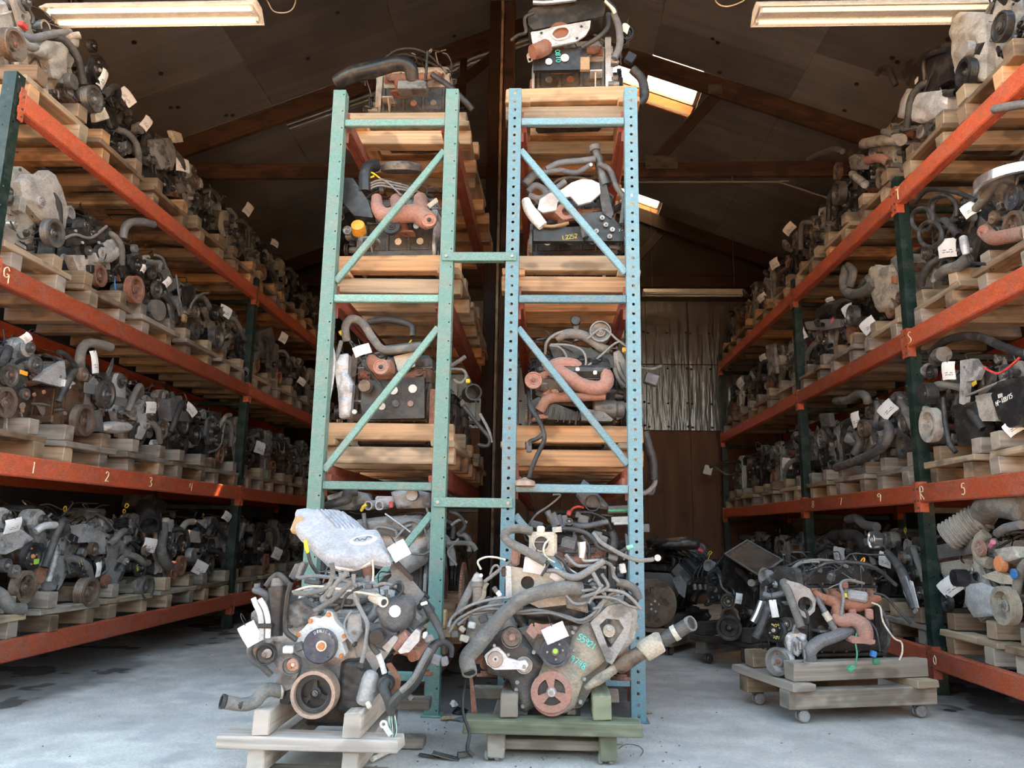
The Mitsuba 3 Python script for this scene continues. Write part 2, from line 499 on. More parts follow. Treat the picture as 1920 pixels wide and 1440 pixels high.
# handwriting: strokes on a 1 x 1.5 grid
GLYPH = {
    "0": [[(.5, 1.5), (.1, 1.1), (.1, .4), (.5, 0), (.9, .4), (.9, 1.1), (.5, 1.5)]], "1": [[(.35, 1.3), (.55, 1.5), (.5, 0)]], "2": [[(.1, 1.2), (.4, 1.5), (.85, 1.3), (.75, .8), (.1, .05), (.5, .12), (.95, .05)]],
    "3": [[(.1, 1.4), (.6, 1.5), (.85, 1.15), (.4, .8), (.9, .5), (.6, 0), (.05, .1)]], "4": [[(.35, 1.5), (.15, .75), (.9, .75)], [(.8, 1.5), (.7, 0)]], "5": [[(.85, 1.5), (.25, 1.45), (.2, .9), (.7, .9), (.85, .4), (.5, 0), (.05, .1)]],
    "6": [[(.8, 1.5), (.2, .8), (.15, .3), (.5, 0), (.85, .35), (.55, .75), (.2, .5)]], "7": [[(.05, 1.45), (.9, 1.5), (.4, 0)]], "8": [[(.5, .8), (.15, 1.15), (.5, 1.5), (.85, 1.15), (.5, .8), (.1, .35), (.5, 0), (.9, .35), (.5, .8)]],
    "9": [[(.8, 1.2), (.5, 1.5), (.15, 1.15), (.45, .8), (.85, 1.2), (.75, 0)]], "A": [[(.05, 0), (.5, 1.5), (.95, 0)], [(.2, .55), (.8, .55)]], "B": [[(.1, 0), (.1, 1.5), (.7, 1.4), (.75, .95), (.1, .8), (.9, .6), (.8, .1), (.1, 0)]],
    "C": [[(.9, 1.3), (.5, 1.5), (.1, .9), (.2, .2), (.6, 0), (.95, .2)]], "G": [[(.9, 1.2), (.6, 1.5), (.15, 1.2), (.2, .55), (.6, .45), (.85, .75), (.55, .8)], [(.85, .75), (.9, -.1)]], "H": [[(.1, 1.5), (.1, 0)], [(.1, .75), (.9, .75)], [(.9, 1.5), (.9, 0)]],
    "J": [[(.7, 1.5), (.7, .3), (.4, 0), (.1, .3)]], "L": [[(.15, 1.5), (.15, 0), (.85, .05)]], "N": [[(.1, 0), (.1, 1.5), (.9, 0), (.9, 1.5)]], "O": [[(.5, 1.5), (.1, .75), (.5, 0), (.9, .75), (.5, 1.5)]], "P": [[(.15, 0), (.15, 1.5), (.8, 1.35), (.8, .9), (.15, .75)]],
    "R": [[(.1, 0), (.1, 1.5), (.75, 1.4), (.75, .95), (.1, .8), (.95, 0)]], "S": [[(.9, 1.35), (.5, 1.5), (.15, 1.15), (.8, .55), (.7, .1), (.1, .05)]], "T": [[(0, 1.45), (1, 1.5)], [(.5, 1.48), (.5, 0)]], "V": [[(.1, 1.5), (.5, 0), (.9, 1.5)]],
    "X": [[(.1, 1.5), (.9, 0)], [(.9, 1.5), (.1, 0)]], "U": [[(.1, 1.5), (.15, .3), (.5, 0), (.85, .3), (.9, 1.5)]], "-": [[(.15, .75), (.85, .75)]], "D": [[(.1, 0), (.1, 1.5), (.8, 1.1), (.8, .4), (.1, 0)]], "E": [[(.9, 1.5), (.1, 1.5), (.1, 0), (.9, 0)], [(.1, .75), (.7, .75)]], "/": [[(.1, 0), (.9, 1.5)]],
}


def writing(text, o, ux, uy, h, w=None, adv=1.25, wide=1.0):
    """Painted strokes: thin ribbons with a little body; h is the height of a letter."""
    w = w or h * 0.09
    ux, uy, o = unit(ux), unit(uy), np.asarray(o, float)
    s = h / 1.5
    G = []
    for i, ch in enumerate(text):
        for st in GLYPH.get(ch, ()):
            C = spline([(x, y, 0) for x, y in st], 4)[:, :2] if len(st) > 3 else np.array(st)
            P = o + ((C[:, :1] + i * adv) * wide * ux + C[:, 1:2] * uy) * s
            V, F = sweep(P, w / 2, 5)
            G.append((V, F))
    return join(G)


def lumber_uv(V, ax, wood):
    o = RND.uniform(-18, 18), RND.uniform(0, 90)
    others = [i for i in range(3) if i != ax]
    uv = np.stack([64 * WID[wood] + 32 + o[0] + V[:, ax], o[1] + V[:, others[0]] + 1.3 * V[:, others[1]]], 1)
    end = np.all(_BK[_BF] == ax, axis=1)          # end grain: no long streaks there
    idx = np.unique(_BF[end])
    uv[idx, 0] = 64 * WID[wood] + 32 + o[0] + 0.9 * V[idx, others[0]]
    uv[idx, 1] = o[1] + 0.22 * V[idx, others[1]]
    return uv


# ------------------------------------------------------------------ things
_count = {}


def numbered(name):
    n = _count.get(name, 0)
    _count[name] = n + 1
    return name if n == 0 else f"{name}_{n:03d}"


def write(key, V, F, mat, uv=None):
    """One shape of the scene; mat: a palette name, 'wood' (uv given) or the key of a material."""
    V = np.asarray(V, float)
    F = np.asarray(F, np.int64)
    fn = np.cross(V[F[:, 1]] - V[F[:, 0]], V[F[:, 2]] - V[F[:, 0]])
    N = np.stack([np.bincount(F.ravel(), np.repeat(fn[:, k], 3), len(V)) for k in range(3)], 1)
    L = np.linalg.norm(N, axis=1, keepdims=True)
    N = np.where(L > 1e-16, N / np.maximum(L, 1e-300), [0, 0, 1.0])
    bs = mat
    if mat in PID:
        bs = "m_parts"
        uv = np.tile([[PID[mat], RND.random()]], (len(V), 1))
    scene[key] = {"type": "ply", "filename": meshkit.write_ply((V, F), False, uv, None, normals=N), "face_normals": False, "bsdf": {"type": "ref", "id": bs}}


class Thing:
    def __init__(self, name, label, cat=None, group=None, kind=None, R=None, o=(0, 0, 0), scale=1.0):
        self.key = numbered(name)
        self.R = (np.eye(3) if R is None else np.asarray(R)) * scale
        self.o = np.asarray(o, float)
        labels[self.key] = {k: v for k, v in (("label", label), ("category", cat), ("group", group), ("kind", kind)) if v}

    def world(self, p):
        return np.asarray(p, float) @ self.R.T + self.o

    def part(self, name, G, mat, parent=None, label=None, kind=None, local=True, uv=None):
        V, F = join(G) if isinstance(G, list) else G
        key = numbered(f"{parent or self.key}__{name}")
        if local:
            V = V @ self.R.T + self.o
        write(key, V, F, mat, uv)
        if label or kind:
            labels[key] = {k: v for k, v in (("label", label), ("kind", kind)) if v}
        return key

    def lumber(self, name, c, s, ax, wood, R=None, jit=0.003, parent=None, b=0.004):
        """A board or timber, its grain along axis ax."""
        V, F = box((0, 0, 0), s, None, b)
        uv = lumber_uv(V, ax, wood)
        J = np.array([[RND.uniform(-jit, jit) for _ in range(3)] for _ in range(8)])
        idx = ((V > 0) @ [4, 2, 1]).astype(int)
        V = V + J[idx]
        if R is not None:
            V = V @ np.asarray(R).T
        return self.part(name, (V + np.asarray(c, float), F), "m_wood", parent, uv=uv)


def solo(name, G, mat, label, cat=None, group=None, kind=None, uv=None):
    """A thing (or a piece of the setting) that is one mesh."""
    key = numbered(name)
    V, F = join(G) if isinstance(G, list) else G
    write(key, V, F, mat, uv)
    labels[key] = {k: v for k, v in (("label", label), ("category", cat), ("group", group), ("kind", kind)) if v}
    return key

# ------------------------------------------------------------------ the hall
def slab(name, p, q, mat, label):
    p, q = np.array(p, float), np.array(q, float)
    return solo(name, box((p + q) / 2, q - p, b=0.0005), mat, label, kind="structure")


slab("floor", (WALL_L, FRONT - 0.25, -0.12), (WALL_R, BACK, 0.0), "m_floor", "grey concrete floor with black oil stains under the racks")
solo("ground", box((0, -22, -0.16), (90, 2 * (22 + FRONT - 0.25), 0.2), b=0.001), "m_yard", "bare sunlit yard in front of the hall", kind="structure")
solo("floor", box((0, FRONT - 2.45, -0.05), (9.4, 4.4, 0.10), b=0.001), "m_floor", "concrete apron in front of the open hall", kind="structure")
solo("building_across", [box((0, -19, 2.5), (70, 6, 5.0), b=0.02), box((0, -18.9, 5.1), (71, 6.6, 0.25), b=0.02)], "m_wall", "dark shed across the yard, behind the viewer", kind="structure")
slab("wall_left", (WALL_L - 0.12, FRONT, 0), (WALL_L, BACK, EAVE), "m_wall", "dark side wall behind the rack marked G")
slab("wall_right", (WALL_R, FRONT, 0), (WALL_R + 0.12, BACK, EAVE), "m_wall", "dark side wall behind the rack marked T S R")
solo("wall_front", plate(sg.Polygon([(WALL_L - 0.12, 0), (WALL_R + 0.12, 0), (WALL_R + 0.12, EAVE + 0.05), (RIDGE_X, RIDGE + 0.05), (WALL_L - 0.12, EAVE + 0.05)]).difference(sg.box(-3.95, -1, 3.45, 4.02)), (0, FRONT - 0.12, 0), (1, 0, 0), (0, 0, 1), (0, 1, 0), 0.1), "m_wall", "front gable wall around the wide open doorway", kind="structure")
back = Thing("wall_back", "back wall of dark plywood below and dull silver insulation sheets above", kind="structure")
gable = [(WALL_L - 0.12, 0), (WALL_R + 0.12, 0), (WALL_R + 0.12, EAVE + 0.05), (RIDGE_X, RIDGE + 0.05), (WALL_L - 0.12, EAVE + 0.05)]
back.part("backing", prism(gable, BACK, BACK + 0.1), "m_wall")
k = 0
for i in range(14):
    x0 = 1.915 - 0.58 * 7 + 0.58 * i
    if x0 > WALL_R - 0.3 or x0 < WALL_L:
        continue
    back.part("plywood_board", box((x0 + 0.29, BACK - 0.006, 1.12), (0.575, 0.012, 2.24), b=0.001), "m_plywood")
    for z0, z1 in ((2.245, 3.15), (3.155, 4.05)):
        back.part("foil_sheet", box((x0 + 0.29, BACK - 0.010, (z0 + z1) / 2), (0.576, 0.02, z1 - z0 - 0.004), b=0.002), "m_foil")
G = []
for i in range(14):
    x0 = 1.915 - 0.58 * 7 + 0.58 * i
    if WALL_L < x0 < WALL_R - 0.3:
        for dx in (0.03, 0.29, 0.55):
            for z in (2.30, 2.62, 3.10, 3.60):
                G.append(cyl((x0 + dx, BACK - 0.022, z + 0.02 * math.sin(9 * x0 + dx)), (x0 + dx, BACK - 0.027, z), 0.017, n=10))
back.part("washer", G, "wire_black", kind="stuff")
del G

SL_R, SL_L = (RIDGE - EAVE) / (WALL_R - RIDGE_X), (RIDGE - EAVE) / (RIDGE_X - WALL_L)


def roof_z(x):
    return RIDGE - (SL_R * (x - RIDGE_X) if x > RIDGE_X else SL_L * (RIDGE_X - x))


def roof_panel(x0, x1, y0, y1, up=0.0, th=0.02, gap=0.004, n=1, wave=0.0):
    """A sheet on the roof slope between x0 and x1."""
    s = 1 if (x0 + x1) / 2 > RIDGE_X else -1
    g = gap / 2
    a, b = np.array([x0 + g, roof_z(x0) + up]), np.array([x1 - g, roof_z(x1) + up])
    V = []
    for t in (0, th):
        for (x, z), y in ((a, y0 + g), (b, y0 + g), (b, y1 - g), (a, y1 - g)):
            V.append((x, y, z + t))
    V = np.array(V)
    F = [(0, 2, 1), (0, 3, 2), (4, 5, 6), (4, 6, 7), (0, 1, 5), (0, 5, 4), (1, 2, 6), (1, 6, 5), (2, 3, 7), (2, 7, 6), (3, 0, 4), (3, 4, 7)]
    F = np.array(F)
    return V[F.ravel()], np.arange(36).reshape(-1, 3)


TR1, TR2 = 6.80, 10.15   # the two roof trusses
ceil = Thing("ceiling", "low gable ceiling of dull grey insulation boards held by dark washers", kind="structure")
cols_l = [RIDGE_X, -1.43, -2.69, -3.75, WALL_L]
cols_r = [RIDGE_X, 0.98, 2.24, 3.30, WALL_R]
holes = []   # (x0, x1, y0, y1) left open for roof lights and bare tin
for s, cols in ((-1, cols_l), (1, cols_r)):
    for i in range(4):
        a, b = sorted((cols[i], cols[i + 1]))
        # in front of the first truss
        for j, (y0, y1) in enumerate(((FRONT + 0.02, 4.75), (4.75, 6.05), (6.05, TR1 - 0.03))):
            V, F = roof_panel(a, b, y0 + 0.23 * (i % 2) * (0 < j) , y1 + (0.23 * (i % 2) if j < 2 else 0), up=-0.004 * ((i + j) % 3))
            ceil.part("ceiling_board", (V, F), "m_ceiling", uv=np.tile([[i + 7.5 * (s > 0), j + 0.5]], (len(V), 1)))
        # behind it: a bare strip of tin next to the truss on one side, roof lights on the other
        tin = s < 0 and i < 2
        y0 = TR1 + (0.47 if tin else 0.05)
        if s > 0 and i < 2:
            spans = [(7.58, 9.74), (10.26, BACK)] if i == 0 else [(7.58, 9.74), (10.26, BACK)]
            lo, hi = (0.62, 1.50)
            for p, q in spans:
                V, F = roof_panel(a, b, p, q)
                ceil.part("ceiling_board", (V, F), "m_ceiling", uv=np.tile([[i + 3.5, p]], (len(V), 1)))
            for p, q in ((TR1 + 0.05, 7.58), (9.74, 10.26)):
                for c, d in ((a, min(b, lo)), (max(a, hi), b)):
                    if d - c > 0.02:
                        V, F = roof_panel(c, d, p, q)
                        ceil.part("ceiling_board", (V, F), "m_ceiling", uv=np.tile([[i + 5.5, p]], (len(V), 1)))
        elif s < 0 and i == 0:
            for p, q, c, d in ((y0, 9.78, a, b), (9.78, 10.06, a, -0.86), (9.78, 10.06, -0.60, b), (10.06, BACK, a, b)):
                V, F = roof_panel(c, d, p, q)
                ceil.part("ceiling_board", (V, F), "m_ceiling", uv=np.tile([[i + 0.5, p]], (len(V), 1)))
        else:
            for p, q in ((y0, 8.6), (8.6, BACK)):
                V, F = roof_panel(a, b, p, q)
                ceil.part("ceiling_board", (V, F), "m_ceiling", uv=np.tile([[i + 5.5, p]], (len(V), 1)))
G = []
rr = random.Random(5)
for s, cols in ((-1, cols_l), (1, cols_r)):
    for i in range(4):
        for y in (3.9, 4.35, 4.8, 5.35, 5.85, 6.2, 6.6):
            x = (cols[i] + cols[i + 1]) / 2 + rr.uniform(-0.25, 0.25)
            yy = y + rr.uniform(-0.1, 0.1)
            n = np.array([SL_R * (1 if x > RIDGE_X else -1), 0, 1.0])
            for d in ((0, 0), (0.05, 0.03))[: 1 + (rr.random() < 0.4)]:
                p = np.array([x + d[0], yy + d[1], roof_z(x + d[0]) - 0.012])
                G.append(cyl(p, p + unit(n) * 0.01, 0.019, n=9))
ceil.part("washer", G, "wire_black", kind="stuff")
# outer roof of corrugated tin, with the roof lights left open
roof = Thing("roof", "corrugated tin roof over the boards, seen bare behind the first truss", kind="structure")


def tin_sheet(x0, x1, y0, y1, up=0.14):
    """Corrugated: ribs run down the slope."""
    ys = np.arange(y0, y1 + 1e-6, 0.019)
    V = []
    for i, y in enumerate(ys):
        w = 0.009 * (1, 0.0, -1, 0.0)[i % 4]
        V += [(x0, y, roof_z(x0) + up + w), (x1, y, roof_z(x1) + up + w)]
    n = len(ys)
    F = []
    for i in range(n - 1):
        F += [(2 * i, 2 * i + 1, 2 * i + 3), (2 * i, 2 * i + 3, 2 * i + 2)]
    return np.array(V), np.array(F)


for a, b in ((WALL_L - 0.3, -2.3), (-2.3, -1.0), (-0.86, RIDGE_X - 0.25)):
    roof.part("tin_sheet", tin_sheet(a, b, 6.6, 9.78), "m_tin")
roof.part("tin_sheet", tin_sheet(-1.0, -0.86, 6.6, 9.78), "m_tin")
roof.part("tin_sheet", tin_sheet(RIDGE_X - 0.25, RIDGE_X, 6.6, BACK + 0.1), "m_tin")
V, F = roof_panel(WALL_L - 0.35, RIDGE_X, FRONT - 0.05, 6.6, up=0.14, th=0.03)
roof.part("tin_sheet", (V, F), "m_tin")
V, F = roof_panel(WALL_L - 0.35, -0.86, 9.78, BACK + 0.15, up=0.14, th=0.03)
roof.part("tin_sheet", (V, F), "m_tin")
V, F = roof_panel(-0.86, -0.46, 10.06, BACK + 0.15, up=0.14, th=0.03)
roof.part("tin_sheet", (V, F), "m_tin")
for a, b, c, d in ((RIDGE_X, 0.62, 6.6, BACK + 0.15), (1.50, WALL_R + 0.35, 6.6, BACK + 0.15), (RIDGE_X, WALL_R + 0.35, FRONT - 0.05, 6.6), (0.62, 1.50, 6.6, TR1 + 0.07), (0.62, 1.50, 7.58, 9.74), (0.62, 1.50, 10.26, BACK + 0.15)):
    V, F = roof_panel(a, b, c, d, up=0.14, th=0.03)
    roof.part("tin_sheet", (V, F), "m_tin")
for a, b, c, d in ((0.60, 1.52, TR1 + 0.05, 7.60), (0.60, 1.52, 9.72, 10.28), (-0.88, -0.44, 9.76, 10.08)):
    V, F = roof_panel(a, b, c, d, up=0.20, th=0.0001)
    key = roof.part("roof_light", (V[:6] if False else V, F), "m_skylight", label="bright translucent roof light sheet")
for x in (0.955,):
    roof.part("purlin", box((x, 7.19, roof_z(x) + 0.05), (0.045, 0.78, 0.12), b=0.003), "rust")
for y in (7.60, 10.28):
    roof.part("light_curb", box((1.06, y, roof_z(1.06) + 0.06), (0.92, 0.03, 0.13), rot((0, 1, 0), math.degrees(math.atan(SL_R))), b=0.003), "rust_orange")


def member(th, name, a, b, w, d, wood, y=None):
    """A truss timber from a to b (x, z) at depth y: w across the slope, d along y."""
    (x0, z0), (x1, z1) = a, b
    L = math.hypot(x1 - x0, z1 - z0)
    R = rot((0, 1, 0), -math.degrees(math.atan2(z1 - z0, x1 - x0)))
    th.lumber(name, ((x0 + x1) / 2, y, (z0 + z1) / 2), (L, d, w), 0, wood, R=R)


for y, nm in ((TR1, "first"), (TR2, "second")):
    tr = Thing("roof_truss", f"{'reddish brown' if nm == 'first' else 'dark'} timber roof truss spanning the hall, {'before the bright roof light' if nm == 'first' else 'close to the silver back wall'}", "roof truss")
    wd = "red_timber" if nm == "first" else "old_timber"
    h = 0.10
    member(tr, "rafter", (WALL_L, EAVE - h), (RIDGE_X, RIDGE - h), 0.19, 0.045, wd, y)
    member(tr, "rafter", (WALL_R, EAVE - h), (RIDGE_X, RIDGE - h), 0.19, 0.045, wd, y)
    member(tr, "bottom_chord", (WALL_L, EAVE), (WALL_R, EAVE), 0.15, 0.045, wd, y + 0.05)
    member(tr, "strut", (1.62, 5.06), (0.92, EAVE), 0.11, 0.04, "old_timber", y + 0.045)
    member(tr, "strut", (-0.35, 5.66), (-1.50, EAVE + 0.35), 0.09, 0.04, "old_timber", y + 0.045)
    member(tr, "web_post", (-0.86, 5.68), (-0.86, 4.95), 0.06, 0.04, "old_timber", y + 0.09)
    if y == TR1:
        for x in (1.56, 1.04):
            tr.part("nail_plate", box((x, y - 0.026, roof_z(x) - 0.14 if x > 1.3 else EAVE + 0.04), (0.13 if x > 1.3 else 0.30, 0.003, 0.10 if x > 1.3 else 0.13), b=0.0005), "steel_dark")
for y in (3.9, 5.1):
    tr = Thing("roof_rafter", f"dark rafter hidden above the ceiling boards at {'the open front' if y < 4 else 'mid hall'}", kind="structure")
    member(tr, "timber", (WALL_L, EAVE + 0.075), (RIDGE_X, RIDGE + 0.075), 0.08, 0.04, "old_timber", y)
    member(tr, "timber", (WALL_R, EAVE + 0.075), (RIDGE_X, RIDGE + 0.075), 0.08, 0.04, "old_timber", y)
post = Thing("timber_column", "tall dark timber column with a pale edge between the green and the blue rack frame", "column")
post.lumber("stud", (-0.50, 6.30, 2.8), (0.10, 0.14, 5.6), 2, "old_timber")
post.lumber("stud", (-0.435, 6.27, 2.8), (0.025, 0.09, 5.6), 2, "tan")
post.lumber("stud", (-0.37, 6.30, 2.8), (0.09, 0.14, 5.6), 2, "red_timber")
cond = Thing("conduit", "thin pale conduit pipe running under the truss and down to a top shelf engine", "conduit")
cond.part("pipe", tube([(0.3, 6.84, 4.125), (2.10, 6.84, 4.12), (2.14, 6.84, 4.115), (2.75, 6.84, 3.89)], 0.010, 6, 3), "rubber_grey")
for x in (0.8, 1.7):
    cond.part("clip", box((x, 6.845, 4.152), (0.02, 0.03, 0.06), b=0.002), "steel_dark")


def shop_light(x0, x1, y, z, label, lit):
    t = Thing("fluorescent_light", label, "ceiling light")
    prof = [(-0.10, 0.0), (-0.095, -0.004), (-0.035, 0.058), (0.035, 0.058), (0.095, -0.004), (0.10, 0.0), (0.04, 0.066), (-0.04, 0.066)]
    V, F = plate(prof, (x0, y, z), (0, 1, 0), (0, 0, 1), (1, 0, 0), x1 - x0)
    t.part("reflector", (V, F), "enamel")
    for x in (x0, x1):
        t.part("end_cap", plate([(-0.10, -0.002), (0.10, -0.002), (0.04, 0.066), (-0.04, 0.066)], (x - 0.003, y, z), (0, 1, 0), (0, 0, 1), (1, 0, 0), 0.006), "enamel")
        for s in (-1, 1):
            t.part("lamp_holder", box((x + (0.02 if x == x0 else -0.02), y + s * 0.045, z + 0.005), (0.018, 0.03, 0.05), b=0.003), "white_plastic")
    t.part("ballast_cover", box(((x0 + x1) / 2, y, z + 0.028), (x1 - x0 - 0.02, 0.06, 0.05), b=0.006), "enamel")
    for s in (-1, 1):
        key = t.part("tube", cyl((x0 + 0.03, y + s * 0.055, z + 0.0), (x1 - 0.03, y + s * 0.055, z), 0.013, n=14), "m_tube")
        if lit:
            scene[key]["emitter"] = {"type": "area", "radiance": {"type": "rgb", "value": [c * lit for c in (1.0, 0.80, 0.55)]}}
    for x in (x0 + 0.12, x1 - 0.12):
        t.part("chain", tube([(x, y, z + 0.06), (x, y, roof_z(x) - 0.016)], 0.004, 5, 2), "steel_dark")
    return t


shop_light(-3.00, -1.73, 4.02, 3.86, "lit fluorescent shop light hanging over the rack marked G", 0.05)
t = shop_light(1.19, 2.52, 4.10, 3.86, "cream fluorescent shop light hanging over the rack marked T S R", 0.018)
shop_light(1.25, 2.57, 9.95, 4.0, "unlit fluorescent light before the silver back wall", 0)
for P, lb in (([at_y(500, 0, 4.1), at_y(515, 22, 4.1), at_y(545, 20, 4.1), at_y(556, -8, 4.1), at_y(556, -60, 4.1)], "thin white cord looping beside the lit shop light"),
              ([at_y(1338, -30, 4.2), at_y(1342, 2, 4.2), at_y(1360, 12, 4.2), at_y(1385, 6, 4.2), at_y(1408, -8, 4.2)], "thin white cord looping beside the cream shop light over the T S R rack")):
    solo("lamp_cord", tube(P, 0.004, 6, 6), "cream", lb, "cord")

# ------------------------------------------------------------------ the racks
ZL = [0.288, 1.234, 2.180, 3.114]
ZR = [0.250, 1.204, 2.162, 3.114]
ZC = [0.262, 1.225, 2.175, 3.200]
XL, XR = -2.767, 2.240


def upright(th, x, y, z1, face, mat, hole_r=0.0065, hole_x=(0.0,), pitch=0.0508, w=0.070, d=0.070, side_holes=False, step0=0.03):
    """A punched channel post; face: the turn of its punched front (0 looks to -y)."""
    R = rotz(face)
    hs = [(hx, zz, hole_r) for hx in hole_x for zz in np.arange(step0, z1 - 0.02, pitch)]
    G = [plate([(-w / 2, 0), (w / 2, 0), (w / 2, z1), (-w / 2, z1)], (0, 0, 0), (1, 0, 0), (0, 0, 1), (0, 1, 0), 0.003, hs)]
    for s in (-1, 1):
        sh = [(d * 0.5, zz, 0.0045) for zz in np.arange(0.05, z1 - 0.03, 0.1016)] if side_holes else ()
        G.append(plate([(0, 0), (d, 0), (d, z1), (0, z1)], (s * (w / 2 - 0.0015) - 0.0015, 0, 0), (0, 1, 0), (0, 0, 1), (1, 0, 0), 0.003, sh))
        G.append(box((s * (w / 2 - 0.011), d, z1 / 2), (0.022, 0.003, z1), b=0.001))
    th.part("post", moved(join(G), R, (x, y, 0)), mat)
    th.part("foot_plate", moved(box((0, d / 2, 0.004), (w + 0.03, d + 0.03, 0.008), b=0.002), R, (x, y, 0)), mat)


def bar(th, name, a, b, w, d, mat, nrm):
    """A brace of channel section from a to b, w across, d along nrm."""
    a, b = np.asarray(a, float), np.asarray(b, float)
    x = unit(b - a)
    n = unit(np.asarray(nrm) - x * np.dot(nrm, x))
    R = np.stack([x, n, np.cross(x, n)], 1)
    th.part(name, box((a + b) / 2, (np.linalg.norm(b - a), d, w), R, b=0.004), mat)


XF = [-1.186, -0.549, -0.197, 0.443]
YF = 3.93
BR = [0.18, 1.10, 2.095, 3.115]
for (xa, xb), mat, nm, dg in (((XF[0], XF[1]), "rack_teal", "pale green", -1), ((XF[2], XF[3]), "rack_blue", "blue green", 1)):
    for y, deep in ((YF, 0), (8.75, 1)):
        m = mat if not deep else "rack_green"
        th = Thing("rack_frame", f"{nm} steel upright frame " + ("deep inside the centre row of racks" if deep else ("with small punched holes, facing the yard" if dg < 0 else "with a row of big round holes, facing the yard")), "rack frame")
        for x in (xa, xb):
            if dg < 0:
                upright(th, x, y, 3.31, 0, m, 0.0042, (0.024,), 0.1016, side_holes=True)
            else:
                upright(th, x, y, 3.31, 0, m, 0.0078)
        a, b = xa + 0.035, xb - 0.035
        for z in BR:
            bar(th, "brace", (a, y + 0.025, z), (b, y + 0.025, z), 0.042, 0.03, m, (0, 1, 0))
        for z0, z1 in ((0.25, 0.965), (1.175, 1.938), (2.19, 2.95)):
            p, q = ((a, z0), (b, z1)) if dg < 0 else ((b, z0 + 0.05), (a, z1))
            bar(th, "diagonal_brace", (p[0], y + 0.03, p[1]), (q[0], y + 0.03, q[1]), 0.036, 0.028, m, (0, 1, 0))
tie = lambda z, lb: (lambda t: (t.part("strap", box((-0.373, YF - 0.006, z), (0.40, 0.008, 0.048), b=0.002), "rack_teal"), [t.part("bolt", cyl((x, YF - 0.010, z), (x, YF - 0.018, z), 0.009, n=6), "steel") for x in (-0.55, -0.197)], t.part("flange", box((-0.373, YF + 0.014, z - 0.022), (0.268, 0.036, 0.004), b=0.001), "rack_teal")))(Thing("frame_tie", lb, "tie bar"))
tie(2.322, "upper green tie bar bolted between the two centre frames")
tie(1.022, "lower green tie bar bolted between the two centre frames")


def side_frame(y, x_in, s, label, z1=3.22, mat="rack_green"):
    """Frame of a side rack: posts at x_in (aisle) and deeper by 0.76; s: -1 to the G side."""
    th = Thing("rack_frame", label, "rack frame")
    f = 90 if s < 0 else -90
    upright(th, x_in + s * 0.012, y, z1, f, mat, 0.0065, (-0.012,), 0.0508, side_holes=True)
    upright(th, x_in + s * 0.80, y, z1, f, mat, 0.0065, (0.0,), 0.1016)
    a, b = x_in + s * 0.08, x_in + s * 0.74
    for z in (0.12, 1.05, 2.0, 2.98):
        bar(th, "brace", (a, y, z), (b, y, z), 0.04, 0.03, mat, (0, 1, 0))
    for z0, z1_ in ((0.2, 1.0), (1.12, 1.95), (2.07, 2.9)):
        bar(th, "diagonal_brace", (a, y, z0), (b, y, z1_), 0.034, 0.028, mat, (0, 1, 0))


def beam(x, y0, y1, z, s, label, marks=(), mat="rack_red", h=0.112, back=False):
    """A shelf beam along y; its visible face looks to the aisle; z is its top."""
    th = Thing("rack_beam", label, "rack beam")
    g = 0.036
    th.part("beam_body", [box((x + s * 0.024, (y0 + y1) / 2, z - h / 2), (0.048, y1 - y0 - 2 * g, h), b=0.007), box((x + s * 0.056, (y0 + y1) / 2, z - h * 0.72), (0.02, y1 - y0 - 2 * g, h * 0.5), b=0.003)], mat)
    for yy, t in ((y0, 1), (y1, -1)):
        plate_ = [(-0.034, -h - 0.055), (0.004, -h - 0.055), (0.004, 0.015), (-0.034, 0.015), (-0.034, -0.01), (-0.041, -0.02), (-0.041, -0.045), (-0.034, -0.055), (-0.034, -0.085), (-0.041, -0.095), (-0.041, -0.125), (-0.034, -0.135)]
        th.part("bracket", [plate(plate_, (x + s * 0.006, yy + t * g, z), (0, t, 0), (0, 0, 1), (-s, 0, 0), 0.006), box((x + s * 0.026, yy + t * (g + 0.002), z - h / 2 - 0.02), (0.048, 0.005, h + 0.07), b=0.001)], mat)
        th.part("bracket_bolt", [cyl((x, yy + t * 0.022, z - dz), (x - s * 0.006, yy + t * 0.022, z - dz), 0.006, n=6) for dz in (0.03, 0.10, h + 0.03)], "steel_dark")
    for text, y, dz, hh, mt in marks:
        th.part("painted_mark", writing(text, (x - s * 0.001, y, z - h / 2 - hh / 2 + dz), (0, 1 if s < 0 else -1, 0), (0, 0, 1), hh, hh * 0.11, wide=1.0 if len(marks) < 3 or hh > 0.058 else 1.9), mt, label=f"hand painted {text}")
    return th


